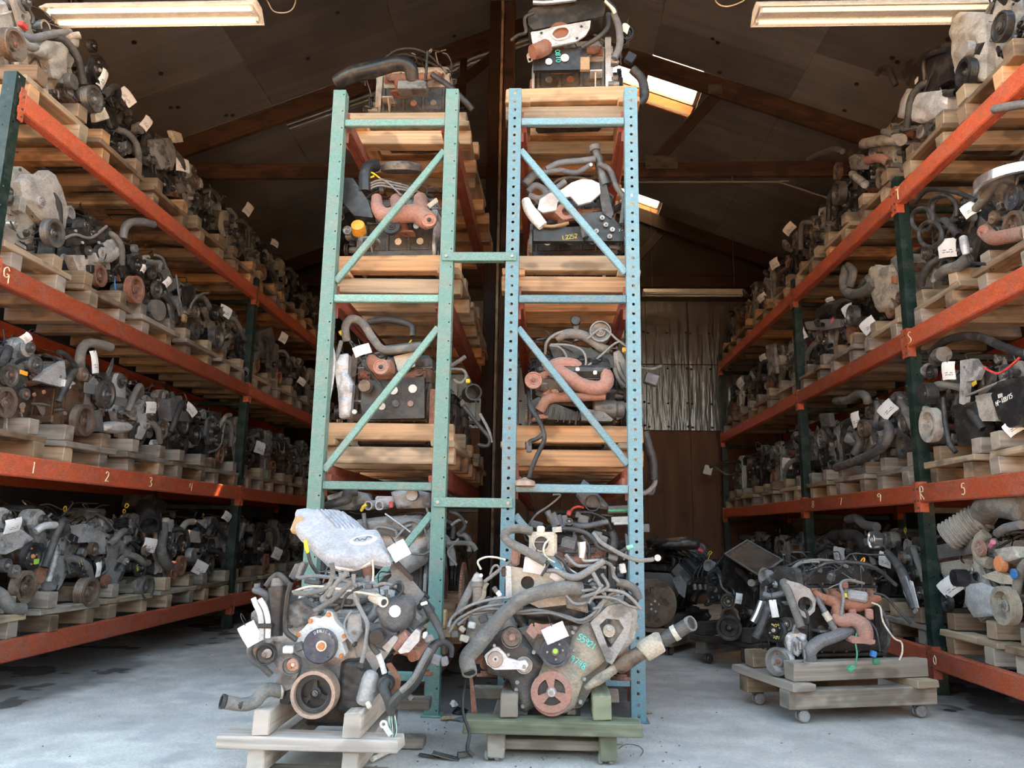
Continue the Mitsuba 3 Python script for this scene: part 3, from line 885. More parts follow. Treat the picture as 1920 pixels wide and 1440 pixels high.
LEVEL = ["lowest", "second", "third", "top"]
LY = [3.58, 6.98, 10.30]
RY = [1.55, 4.853, 7.002, 10.135]
side_frame(LY[0], XL, -1, "dark green upright frame at the open end of the rack marked G", 3.2)
side_frame(LY[1], XL, -1, "dark green upright frame halfway along the rack marked G")
side_frame(LY[2], XL, -1, "dark green upright frame at the far end of the rack marked G")
side_frame(RY[1], XR, 1, "dark green upright frame carrying the painted letters T S R", 3.2)
side_frame(RY[2], XR, 1, "dark green upright frame one bay behind the painted letters T S R")
side_frame(RY[3], XR, 1, "dark green upright frame at the silver wall end of the T S R rack")
side_frame(RY[0], XR, 1, "dark green upright frame at the yard end of the T S R rack")
for lv in range(4):
    for b in range(2):
        marks = []
        if b == 0 and lv == 2:
            marks = [("G", LY[0] + 0.055, 0.005, 0.075, "paint_cream")]
        if b == 0 and lv == 1:
            marks = [(str(i + 1), at_x(u, v, XL)[1] - 0.012, 0.0, 0.062 if i < 3 else 0.055, "paint_cream") for i, (u, v) in enumerate(((61, 875), (199, 894), (281, 905), (355, 912)))]
        beam(XL, LY[b], LY[b + 1], ZL[lv], -1, f"orange red beam on the aisle side of the G rack, {LEVEL[lv]} shelf, {'open end' if b == 0 else 'far'} bay", marks)
        beam(XL - 0.80, LY[b], LY[b + 1], ZL[lv], -1, f"orange red wall side beam of the G rack, {LEVEL[lv]} shelf, {'open end' if b == 0 else 'far'} bay")
    for b in range(3):
        bay = ("yard end", "middle", "far")[b]
        marks = []
        if b == 0:
            marks = {3: [("T", RY[1] - 0.052, 0.0, 0.075, "paint_cream")], 2: [("S", RY[1] - 0.055, 0.0, 0.07, "paint_cream")],
                     1: [("R", RY[1] - 0.05, 0.0, 0.075, "paint_cream"), ("5", 4.33, 0, 0.06, "paint_cream"), ("4", 3.70, 0, 0.07, "paint_cream")], 0: [("0", RY[1] - 0.05, 0, 0.05, "paint_cream")]}[lv]
        if b == 1 and lv == 1:
            marks = [("9", 5.42, 0, 0.055, "paint_cream"), ("7", 6.12, 0, 0.055, "paint_cream"), ("8", 6.75, 0, 0.055, "paint_cream")]
        beam(XR, RY[b], RY[b + 1], ZR[lv], 1, f"orange red beam on the aisle side of the T S R rack, {LEVEL[lv]} shelf, {bay} bay", marks)
        beam(XR + 0.80, RY[b], RY[b + 1], ZR[lv], 1, f"orange red wall side beam of the T S R rack, {LEVEL[lv]} shelf, {bay} bay")
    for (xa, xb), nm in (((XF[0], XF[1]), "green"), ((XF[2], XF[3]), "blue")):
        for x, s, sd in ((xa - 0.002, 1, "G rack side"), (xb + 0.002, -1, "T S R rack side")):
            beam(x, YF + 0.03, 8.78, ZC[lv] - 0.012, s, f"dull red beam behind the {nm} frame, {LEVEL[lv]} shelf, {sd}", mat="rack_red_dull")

# ------------------------------------------------------------------ pallets, tags and engines
ORD = ["first", "second", "third", "fourth", "fifth"]


def pallet(o, deg, label, woods=("tan", "brown", "grey"), L=0.76, W=0.50, seed=0, blocks=True, group=None, name="engine_pallet"):
    """Skid of two runners, two cross boards and two cradle timbers that carry an engine; runners lie along local y."""
    r = random.Random(seed)
    t = Thing(name, label, "pallet", group, R=rotz(deg), o=o)
    w = lambda: r.choice(woods)
    for s in (-1, 1):
        dx, dy = r.uniform(-0.02, 0.02), r.uniform(-0.015, 0.015)
        t.lumber("runner", (s * W * 0.38 + dx, dy, 0.0445), (0.088, L + r.uniform(-0.03, 0.03), 0.088), 1, w(), rotz(r.uniform(-1.5, 1.5)))
    for s in (-1, 1):
        t.lumber("cross_board", (r.uniform(-0.02, 0.02), s * (L / 2 - 0.070 + r.uniform(-0.006, 0.02)), 0.1065), (W + 0.06, 0.125, 0.035), 0, w(), rotz(r.uniform(-2, 2)))
    if blocks:
        for s in (-1, 1):
            t.lumber("cradle_timber", (s * 0.195 + r.uniform(-0.012, 0.012), r.uniform(-0.02, 0.02), 0.171), (0.088, L * r.uniform(0.92, 1.0), 0.088), 1, w(), rotz(r.uniform(-2, 2)))
    return t


def hang_tag(p, size, nrm, label, roll=0.0, curl=0.015, blank=False):
    """A paper tag about the point p, facing nrm."""
    x, _, z = frame(nrm, (0, 0, 1))
    y = np.cross(z, x)
    a = math.radians(roll)
    x, y = math.cos(a) * x + math.sin(a) * y, -math.sin(a) * x + math.cos(a) * y
    w, h = size
    V, UV, n = [], [], 5
    for i in range(n):
        for j in range(n):
            u, v = i / (n - 1), j / (n - 1)
            V.append(np.asarray(p) + x * (u - 0.5) * w + y * (v - 0.5) * h + z * curl * (math.cos(3 * (v - 0.8)) + 0.5 * math.sin(4 * u) - 1))
            UV.append((u if not blank else 0.0, v if not blank else 0.0))
    F = []
    for i in range(n - 1):
        for j in range(n - 1):
            q = i * n + j
            F += [(q, q + n, q + n + 1), (q, q + n + 1, q + 1)]
    V, F = np.array(V), np.array(F)
    t = Thing("paper_tag", label, "tag", "paper tags wired to the engines")
    m = len(V)
    t.part("sheet", (np.vstack([V, V - z * 0.0008]), np.vstack([F, F[:, ::-1] + m])), "m_paper", local=False, uv=np.array(UV + UV))
    c = np.asarray(p) + y * h * 0.42
    t.part("wire_tie", tube([c + z * 0.004, c + y * 0.03 + z * 0.012, c + y * 0.05 - z * 0.02, c + y * 0.02 - z * 0.04], 0.0016, 4, 3), "wire_black", local=False)
    return t


def ribbed_pulley(E, o, ax, r, w, mat, hubm="steel", n=20, kind="disc", parent=None, label=None):
    """kinds: disc (dished with bolt holes), spoked, idler."""
    o, ax = np.asarray(o, float), unit(ax)
    x, y, z = frame(ax)
    k = 5 if n >= 18 else 3
    rim = [(r * 0.80, 0.0), (r, 0.0), (r, w * 0.10)]
    for i in range(k):
        a = w * (0.14 + 0.72 * i / k)
        rim += [(r * 0.955, a + 0.2 * w / k), (r, a + 0.55 * w / k)]
    rim += [(r, w * 0.9), (r, w), (r * 0.80, w)]
    G = []
    if kind == "spoked":
        G.append(lathe(rim + [(r * 0.74, w * 0.94), (r * 0.72, w * 0.35), (r * 0.74, 0)], o, ax, n))
        G.append(lathe([(0, w * 0.25), (r * 0.30, w * 0.25), (r * 0.32, w * 0.62), (r * 0.22, w * 0.72), (r * 0.20, w * 0.62), (0, w * 0.62)], o, ax, max(10, n * 2 // 3)))
        a0 = RND.uniform(0, 2)
        for i in range(3):
            a = a0 + i * 2.094
            d, e = math.cos(a) * x + math.sin(a) * y, -math.sin(a) * x + math.cos(a) * y
            G.append(plate([(0.2 * r, -0.15 * r), (0.55 * r, -0.10 * r), (0.78 * r, -0.26 * r), (0.78 * r, 0.26 * r), (0.55 * r, 0.10 * r), (0.2 * r, 0.15 * r)], o + z * w * 0.30, d, e, z, w * 0.22))
        G.append(lathe([(0.75 * r, w * 0.16), (0, w * 0.16)], o, ax, n))
    elif kind == "disc":
        G.append(lathe(rim + [(r * 0.78, w * 0.86), (r * 0.72, w * 0.55), (r * 0.42, w * 0.50), (r * 0.34, w * 0.80), (0, w * 0.80)], o, ax, n))
    else:
        G.append(lathe([(r * 0.5, 0), (r * 0.97, 0), (r, w * 0.08), (r, w * 0.92), (r * 0.97, w), (r * 0.86, w), (r * 0.82, w * 0.78), (r * 0.5, w * 0.70), (r * 0.46, w * 0.9), (r * 0.30, w * 0.9)], o, ax, n))
    key = E.part("pulley", G, mat, parent, label)
    hr = r * (0.30 if kind == "idler" else 0.17)
    zb = w * (0.9 if kind == "idler" else 0.62 if kind == "spoked" else 0.80)
    E.part("hub_bolt", [lathe([(hr, zb), (hr, zb + 0.006), (hr * 0.6, zb + 0.008), (hr * 0.55, zb + 0.014), (0, zb + 0.014)], o, ax, 10)], hubm, key)
    if kind == "disc" and n >= 14:
        E.part("bolt", [cyl(o + z * w * 0.5 + r * 0.56 * (math.cos(a) * x + math.sin(a) * y), o + z * (w * 0.5 + 0.006) + r * 0.56 * (math.cos(a) * x + math.sin(a) * y), r * 0.085, n=6) for a in (0.4, 1.97, 3.54, 5.1)], hubm, key, kind="stuff")
    return key


LOOKS = {  # block, head, valve cover, front cover, intake, brackets, pan
    "grey": ("iron_grey", "alu", "alu_dark", "alu", "alu", "alu", "iron_black"),
    "bright": ("iron_grey", "alu", "alu", "alu_clean", "alu", "alu_clean", "iron_black"),
    "black": ("iron_black", "alu_dark", "plastic_black", "plastic_black", "plastic_black", "iron_grey", "iron_black"),
    "dark": ("iron_black", "alu_dark", "iron_black", "iron_grey", "plastic_black", "alu_dark", "iron_black"),
    "dusty": ("iron_grey", "alu_dusty", "alu_dusty", "alu_dusty", "alu_dark", "alu_dusty", "iron_grey"),
    "tan": ("tan_dusty", "tan_dusty", "alu_dusty", "tan_dusty", "tan_dusty", "alu_dusty", "iron_brown"),
    "brown": ("iron_brown", "iron_brown", "alu_dark", "iron_brown", "alu_dark", "alu", "iron_black"),
}


def bolts(pts, d, r=0.008, h=0.008):
    d = unit(d)
    return [cyl(p, np.asarray(p) + d * h, r, n=6) for p in pts]


def wires(E, r, n, zone, rad=(0.003, 0.006), seg=4, mats=("wire_black", "wire_black", "wire_grey")):
    """Loose wiring looms over the top and flanks of an engine. zone: (x, y, z0, z1) half sizes."""
    X, Y, z0, z1 = zone
    by = {}
    for i in range(n):
        a = np.array([r.uniform(-X, X), r.uniform(-Y, Y), r.uniform(z0, z1)])
        P = [a]
        d = unit([r.gauss(0, 1), r.gauss(0, 1), r.gauss(0, 0.4)])
        for k in range(r.randint(3, 5)):
            d = unit(d + np.array([r.gauss(0, 0.7), r.gauss(0, 0.7), r.gauss(0, 0.5)]))
            q = P[-1] + d * r.uniform(0.06, 0.14)
            q = np.clip(q, [-X * 1.05, -Y * 1.05, z0], [X * 1.05, Y * 1.05, z1 + 0.04])
            P.append(q)
        by.setdefault(r.choice(mats), []).append(tube(P, r.uniform(*rad), 5, seg))
    for m, G in by.items():
        E.part("wiring_loom", G, m, kind="stuff")


def boxes_clutter(E, r, n, zone, mats, lod):
    X, Y, z0, z1 = zone
    for i in range(n):
        p = np.array([r.uniform(-X, X), r.uniform(-Y, Y), r.uniform(z0, z1)])
        R = rot([r.gauss(0, 1), r.gauss(0, 1), r.gauss(0, 1)], r.uniform(0, 70))
        kind = r.random()
        if kind < 0.45:
            E.part("connector", [box(p, (r.uniform(0.02, 0.045), r.uniform(0.02, 0.04), r.uniform(0.02, 0.06)), R, 0.004), box(p + R @ [0, 0, 0.02], (0.016, 0.016, 0.05), R, 0.002)], r.choice(mats))
        elif kind < 0.75:
            d = R @ [0, 0, 1.0]
            E.part("sensor", lathe([(0, 0), (0.016, 0), (0.016, 0.018), (0.011, 0.02), (0.011, 0.045), (0.007, 0.05), (0, 0.05)], p, d, 10), r.choice(mats))
        else:
            E.part("bracket", plate([(0, 0), (0.09, 0.01), (0.11, 0.05), (0.06, 0.07), (0.02, 0.05)], p, R[:, 0], R[:, 1], R[:, 2], 0.006, [(0.03, 0.025, 0.01), (0.085, 0.04, 0.01)], 0.006), r.choice(mats))


def alternator(E, o, ax, r, L, mat, n, parent=None):
    x, y, z = frame(ax)
    o = np.asarray(o, float)
    key = E.part("alternator", [lathe([(0, -L), (r * 0.7, -L), (r * 0.92, -L * 0.9), (r, -L * 0.72), (r, -L * 0.56), (r * 0.94, -L * 0.54), (r * 0.94, -L * 0.46), (r, -L * 0.44), (r, -L * 0.2), (r * 0.85, -L * 0.04), (r * 0.3, 0), (0, 0)], o, ax, n)]
                 + [box(o - z * L * 0.12 + 0.80 * r * (math.cos(a) * x + math.sin(a) * y), (0.012, 0.012, L * 0.2), np.stack([math.cos(a) * x + math.sin(a) * y, -math.sin(a) * x + math.cos(a) * y, z], 1), 0.002) for a in np.arange(8) * 0.785], mat, parent)
    ribbed_pulley(E, o + z * 0.006, z, r * 0.48, 0.026, "steel_dark", "steel", max(10, n - 6), "idler", key)
    return key


def front_clutter(E, r, yf, n, lod):
    """Small castings, stubs, pipes and plugs over the front of an engine."""
    for i in range(n):
        x, z, k = r.uniform(-0.27, 0.27), r.uniform(0.14, 0.60), r.random()
        y = yf - r.uniform(0.0, 0.05)
        m = r.choice(["alu", "alu_dark", "iron_black", "plastic_black", "steel_dark", "steel", "iron_grey", "plastic_black"])
        if k < 0.3:
            a = r.uniform(0, 6.28)
            d = np.array([math.cos(a), 0, math.sin(a)]) * r.uniform(0.05, 0.13)
            E.part("stay", plate([(-.018, -.012), (d[0] - .01, d[2] - .014), (d[0] + .014, d[2]), (d[0] + .004, d[2] + .016), (-.01, .016)], (x, y, z), (1, 0, 0), (0, 0, 1), (0, 1, 0), 0.018, [(d[0], d[2], 0.006)]), m)
        elif k < 0.55:
            q = r.uniform(0.014, 0.034)
            E.part("stub", lathe([(0, -0.05), (q, -0.05), (q, 0.0), (q * 0.8, 0.004), (q * 0.75, -0.012), (q * 0.4, -0.012), (q * 0.35, 0.012), (0, 0.012)], (x, y, z), (r.uniform(-.4, .4), -1, r.uniform(-.3, .4)), 12), m)
        elif k < 0.8:
            a = np.array([x, y, z])
            P = [a]
            for j in range(3):
                P.append(np.clip(P[-1] + [r.uniform(-.09, .09), r.uniform(-.025, .01), r.uniform(-.09, .09)], [-.3, yf - .08, .12], [.3, yf + .05, .66]))
            E.part("pipe", tube(P, r.uniform(0.004, 0.011), 7, 4), r.choice(["plastic_black", "wire_grey", "steel_dark", "rubber", "alu_dark"]))
        else:
            E.part("boss", box((x, y, z), (r.uniform(.02, .07), 0.05, r.uniform(.02, .06)), rot((0, 1, 0), r.uniform(0, 90)), 0.006), m)


def flywheel(E, y, z, r, mat, n):
    """Toothed ring gear and plate at the rear."""
    k = 60 if n >= 16 else 30
    pts = []
    for i in range(k):
        for a, q in ((0, r * 0.97), (0.25, r * 0.97), (0.35, r), (0.75, r), (0.85, r * 0.97)):
            t = (i + a) * 2 * math.pi / k
            pts.append((q * math.cos(t), q * math.sin(t)))
    ring = sg.Polygon(pts).difference(sg.Point(0, 0).buffer(r * 0.86, quad_segs=8))
    key = E.part("flywheel", plate(ring, (0, y, z), (1, 0, 0), (0, 0, 1), (0, 1, 0), 0.014), mat)
    E.part("flex_plate", plate(sg.Point(0, 0).buffer(r * 0.87, quad_segs=8), (0, y + 0.004, z), (1, 0, 0), (0, 0, 1), (0, 1, 0), 0.004, [(0.55 * r * math.cos(a), 0.55 * r * math.sin(a), 0.18 * r) for a in np.arange(6) * 1.047]), mat, key)


def front_pulleys(E, r, yf, zc, rc, spots, n, crank_mat):
    ribbed_pulley(E, (0, yf - 0.045, zc), (0, -1, 0), rc, 0.042, crank_mat, r.choice(["steel", "steel_brown"]), n + 4, "spoked")
    E.part("crank_hub", cyl((0, yf + 0.02, zc), (0, yf - 0.045, zc), rc * 0.45, n=n), "steel_dark")
    for (x, z, rr, k) in spots:
        ribbed_pulley(E, (x, yf - 0.05, z), (0, -1, 0), rr, r.choice([0.026, 0.03]), r.choice(["plastic_black", "steel_dark", "blue_black", "steel_brown", "iron_black"]), r.choice(["steel", "rust", "alu"]), n, k)
        E.part("pulley_mount", cyl((x, yf + 0.03, z), (x, yf - 0.05, z), rr * 0.5, n=10), r.choice(["alu", "alu_dark"]))


def engine_v(E, r, look, lod=1, exhaust="rust", rear_gear=True, top="plenum", extras=True, bare=False, pulleys=True):
    blk, head, vcov, fcov, intake, brk, pan = LOOKS[look]
    n = (10, 14, 20)[lod]
    L, yf, yb = 0.60, -0.30, 0.30
    E.part("oil_pan", [box((0, 0.02, 0.075), (0.26, L - 0.10, 0.15), None, 0.02), box((0, 0, 0.155), (0.34, L - 0.04, 0.022), None, 0.004), box((0, yb - 0.2, 0.03), (0.22, 0.26, 0.09), None, 0.02)], pan)
    prof = [(-.15, .16), (.15, .16), (.19, .26), (.27, .34), (.30, .37), (.20, .47), (.07, .36), (-.07, .36), (-.20, .47), (-.30, .37), (-.27, .34), (-.19, .26)]
    E.part("block", [prism(prof, yf + 0.05, yb - 0.03)] + [box((s * 0.185, y, 0.22), (0.02, 0.03, 0.10), rot((0, 1, 0), s * 18), 0.004) for s in (-1, 1) for y in np.linspace(-0.2, 0.2, 5)], blk)
    for s in (-1, 1):
        R = rot((0, 1, 0), s * 44)
        u = R @ [0, 0, 1.0]
        c = np.array([s * 0.245, 0.0, 0.415])
        key = E.part("cylinder_head", [box(c + u * 0.055, (0.17, L - 0.10, 0.11), R, 0.008)] + [box(c + u * 0.06 + R @ [s * 0.088, y, -0.01], (0.02, 0.05, 0.06), R, 0.006) for y in np.linspace(-0.19, 0.19, 4)], head)
        vc = E.part("valve_cover", [box(c + u * 0.145, (0.155, L - 0.11, 0.085), R, 0.024), box(c + u * 0.112, (0.175, L - 0.09, 0.014), R, 0.003)] + [box(c + u * 0.186, (0.012, L - 0.2, 0.012), R @ rot((0, 0, 1), 0), 0.003)] * (r.random() < 0.5), vcov)
        if s == 1 or lod == 2:
            p = c + u * 0.185 + R @ [0, -0.14, 0]
            E.part("oil_cap", lathe([(0.03, 0), (0.03, 0.02), (0.022, 0.022), (0.022, 0.034), (0, 0.036)], p, u, 12), "plastic_black", vc)
        if lod > 0:
            E.part("coil_pack", sum([[box(c + u * 0.20 + R @ [-s * 0.02, y, 0], (0.05, 0.036, 0.03), R, 0.005), cyl(c + u * 0.19 + R @ [-s * 0.02, y, 0], c + u * 0.15 + R @ [s * 0.05, y, 0], 0.009, n=7)] for y in np.linspace(-0.17, 0.17, 4)], []), "plastic_black", kind="stuff")
        # exhaust manifold
        ex = c + R @ [s * 0.125, 0, 0.02]
        G = [tube([ex + [s * 0.03, -0.21, -0.02], ex + [s * 0.035, 0, -0.03], ex + [s * 0.03, 0.16, -0.04], ex + [s * 0.02, 0.22, -0.12]], [0.024, 0.03, 0.034, 0.034], n, 4)]
        for y in np.linspace(-0.19, 0.16, 4):
            G.append(tube([ex + [-s * 0.045, y, 0.01], ex + [0, y, 0.0], ex + [s * 0.028, y + 0.03, -0.025]], 0.022, max(8, n - 6), 3))
            G.append(box(ex + [-s * 0.04, y, 0.01], (0.012, 0.07, 0.06), R, 0.004))
        G.append(lathe([(0.026, -0.03), (0.056, -0.03), (0.056, -0.014), (0.034, -0.012), (0.034, 0.0)], ex + [s * 0.018, 0.222, -0.15], (0, 0.2, 1), n))
        E.part("exhaust_manifold", G, exhaust)
    E.part("timing_cover", [plate([(-.13, .12), (.13, .12), (.20, .24), (.30, .38), (.22, .47), (.10, .50), (-.10, .50), (-.22, .47), (-.30, .38), (-.20, .24)], (0, yf + 0.05, 0), (1, 0, 0), (0, 0, 1), (0, -1, 0), 0.035, rnd=0.03),
                            plate([(-.10, .13), (.10, .13), (.14, .3), (.09, .44), (-.09, .44), (-.14, .3)], (0, yf + 0.02, 0), (1, 0, 0), (0, 0, 1), (0, -1, 0), 0.025, rnd=0.03)], fcov)
    E.part("cover_bolt", bolts([(x, yf + 0.015, z) for x, z in ((-.12, .14), (.12, .14), (.19, .25), (-.19, .25), (.28, .38), (-.28, .38), (.2, .46), (-.2, .46), (.08, .49), (-.08, .49))], (0, -1, 0), 0.011, 0.014), "steel_dark", kind="stuff")
    # intake
    if top == "plenum":
        ik = E.part("intake_manifold", [box((0, 0.02, 0.60), (0.20, 0.44, 0.11), None, 0.03), box((0, 0, 0.50), (0.26, 0.46, 0.06), None, 0.01)] + [tube([(s * 0.08, y, 0.61), (s * 0.17, y + 0.01, 0.60), (s * 0.19, y + 0.01, 0.54), (s * 0.14, y, 0.47)], 0.025, n - 2, 3) for s in (-1, 1) for y in np.linspace(-0.17, 0.17, 4)], intake)
        E.part("rib", [box((x, 0.02, 0.658), (0.012, 0.36, 0.014), None, 0.003) for x in (-0.06, -0.02, 0.02, 0.06)], intake, ik, kind="stuff")
    else:
        ik = E.part("intake_manifold", [box((0, 0, 0.50), (0.27, 0.46, 0.07), None, 0.012), box((0, -0.02, 0.56), (0.16, 0.2, 0.08), None, 0.02)] + [tube([(s * 0.04, y * 0.5, 0.57), (s * 0.12, y, 0.55), (s * 0.17, y, 0.50)], 0.026, n - 2, 3) for s in (-1, 1) for y in np.linspace(-0.17, 0.17, 4)], intake)
    if bare:
        wires(E, r, 14, (0.30, 0.24, 0.50, 0.66))
        boxes_clutter(E, r, 8, (0.28, 0.2, 0.50, 0.62), ["plastic_black", "plastic_grey", "alu_dark", "steel"], lod)
        return
    ty = -0.24 if r.random() < 0.6 else 0.10
    if ty < 0:
        E.part("throttle_body", [lathe([(0.034, -0.09), (0.048, -0.09), (0.048, -0.03), (0.056, -0.03), (0.056, 0.0), (0.040, 0.0), (0.038, -0.05), (0, -0.052)], (0.02, ty - 0.04, 0.63), (0, -1, 0), n), box((0.085, ty, 0.63), (0.05, 0.07, 0.08), None, 0.01)], r.choice(["alu", "alu_clean", "steel"]))
    else:
        E.part("air_cleaner", [lathe([(0, 0.09), (0.12, 0.09), (0.14, 0.075), (0.145, 0.06), (0.14, 0.055), (0.13, 0.01), (0.14, 0), (0, 0)], (0, 0, 0.655), (0, 0, 1), n + 6)], r.choice(["steel_dark", "plastic_black", "steel"]))
    # accessories
    spots = [(0.02, 0.40, 0.080, "disc"), (-0.20, 0.36, 0.045, "idler"), (0.19, 0.30, 0.042, "idler"), (r.choice([-0.26, 0.26]), 0.52, 0.062, "disc")]
    if pulleys:
        front_pulleys(E, r, yf, 0.21, 0.105, spots[: 4 if lod else 2], n, r.choice(["steel_brown", "steel_dark", "iron_black", "rust"]))
    sa = r.choice([-1, 1])
    alternator(E, (sa * 0.24, yf - 0.01, 0.64), (0, -1, 0), 0.075, 0.14, r.choice(["alu", "alu_dark"]), n)
    E.part("accessory_bracket", [plate([(sa * .12, .45), (sa * .20, .42), (sa * .33, .60), (sa * .30, .70), (sa * .17, .66)], (0, yf + 0.03, 0), (1, 0, 0), (0, 0, 1), (0, -1, 0), 0.03, [(sa * .22, .54, .02)], 0.015)], brk)
    E.part("accessory_bracket", [plate([(-sa * .14, .42), (-sa * .30, .48), (-sa * .33, .57), (-sa * .22, .60), (-sa * .12, .50)], (0, yf + 0.03, 0), (1, 0, 0), (0, 0, 1), (0, -1, 0), 0.028, [(-sa * .22, .52, .018)], 0.015)], brk)
    E.part("ac_compressor", [cyl((-sa * 0.25, yf + 0.16, 0.26), (-sa * 0.25, yf + 0.0, 0.26), 0.062, n=n, b=0.01), cyl((-sa * 0.25, yf, 0.26), (-sa * 0.25, yf - 0.05, 0.26), 0.056, n=n, b=0.006)], r.choice(["alu", "alu_dark", "iron_black"]))
    E.part("tensioner", [plate([(-.03, .30), (.03, .29), (sa * .12 + .025, .385), (sa * .12 - .02, .40)], (0, yf - 0.02, 0), (1, 0, 0), (0, 0, 1), (0, -1, 0), 0.02, rnd=0.01)], brk)
    if rear_gear:
        flywheel(E, yb, 0.23, 0.165, r.choice(["rust", "steel_brown", "steel_dark"]), n)
    E.part("bell_flange", plate([(-.15, .06), (.15, .06), (.16, .17), (.28, .3), (.2, .46), (-.2, .46), (-.28, .3), (-.16, .17)], (0, yb - 0.03, 0), (1, 0, 0), (0, 0, 1), (0, 1, 0), 0.02, rnd=0.05), head)
    # plumbing
    s = r.choice([-1, 1])
    hm = r.choice(["rubber", "rubber", "rubber_grey"])
    E.part("coolant_hose", hose([(s * 0.04, yf - 0.01, 0.53), (s * 0.06, yf - 0.09, 0.56), (s * 0.18, yf - 0.13, 0.53 + r.uniform(-.1, .1)), (s * 0.30, yf - 0.12, 0.44 + r.uniform(-.15, .1))], 0.027, n, 5, (1,)), hm)
    if r.random() < 0.7:
        E.part("coolant_hose", hose([(-s * 0.12, yf - 0.0, 0.36), (-s * 0.17, yf - 0.08, 0.34), (-s * 0.26, yf - 0.11, 0.28), (-s * 0.34, yf - 0.10, 0.20 + r.uniform(-.05, .1))], 0.028, n, 5, (1,)), r.choice(["rubber", "rubber_grey"]))
    for i in range(2 + (lod > 0)):
        x = r.uniform(-0.25, 0.25)
        E.part("heater_hose", tube([(x, yf - 0.02, 0.55), (x + r.uniform(-.1, .1), -0.15, 0.68), (x + r.uniform(-.1, .1), 0.08, 0.70), (x + r.uniform(-.1, .1), 0.28, 0.60)], r.uniform(0.010, 0.015), 8, 4), r.choice(["rubber", "rubber_grey", "wire_black"]))
    for s in (-1, 1):
        if lod:
            E.part("plug_wire", [tube([(s * 0.05, -0.02 + y * 0.4, 0.60), (s * 0.16, y, 0.67 + r.uniform(-.02, .03)), (s * 0.33, y, 0.60), (s * 0.36, y, 0.50)], 0.0045, 5, 4) for y in np.linspace(-0.2, 0.2, 4)], "wire_black", kind="stuff")
    dip = E.part("dipstick", tube([(0.30, -0.10, 0.40), (0.33, -0.12, 0.55), (0.31, -0.14, 0.70)], 0.004, 5, 3), "steel_dark")
    E.part("dipstick_handle", tube([(0.31, -0.14, 0.70), (0.33, -0.14, 0.73), (0.31, -0.14, 0.75), (0.29, -0.14, 0.73), (0.31, -0.14, 0.70)], 0.005, 5, 3), r.choice(["yellow", "yellow", "plastic_black", "steel"]), dip)
    if lod:
        front_clutter(E, r, yf - 0.015, 22 if not pulleys else 12, lod)
    if extras:
        wires(E, r, (6, 12, 20)[lod], (0.30, 0.28, 0.50, 0.74))
        boxes_clutter(E, r, (3, 7, 12)[lod], (0.28, 0.27, 0.52, 0.70), ["plastic_black", "plastic_grey", "alu", "alu_dark", "steel"], lod)


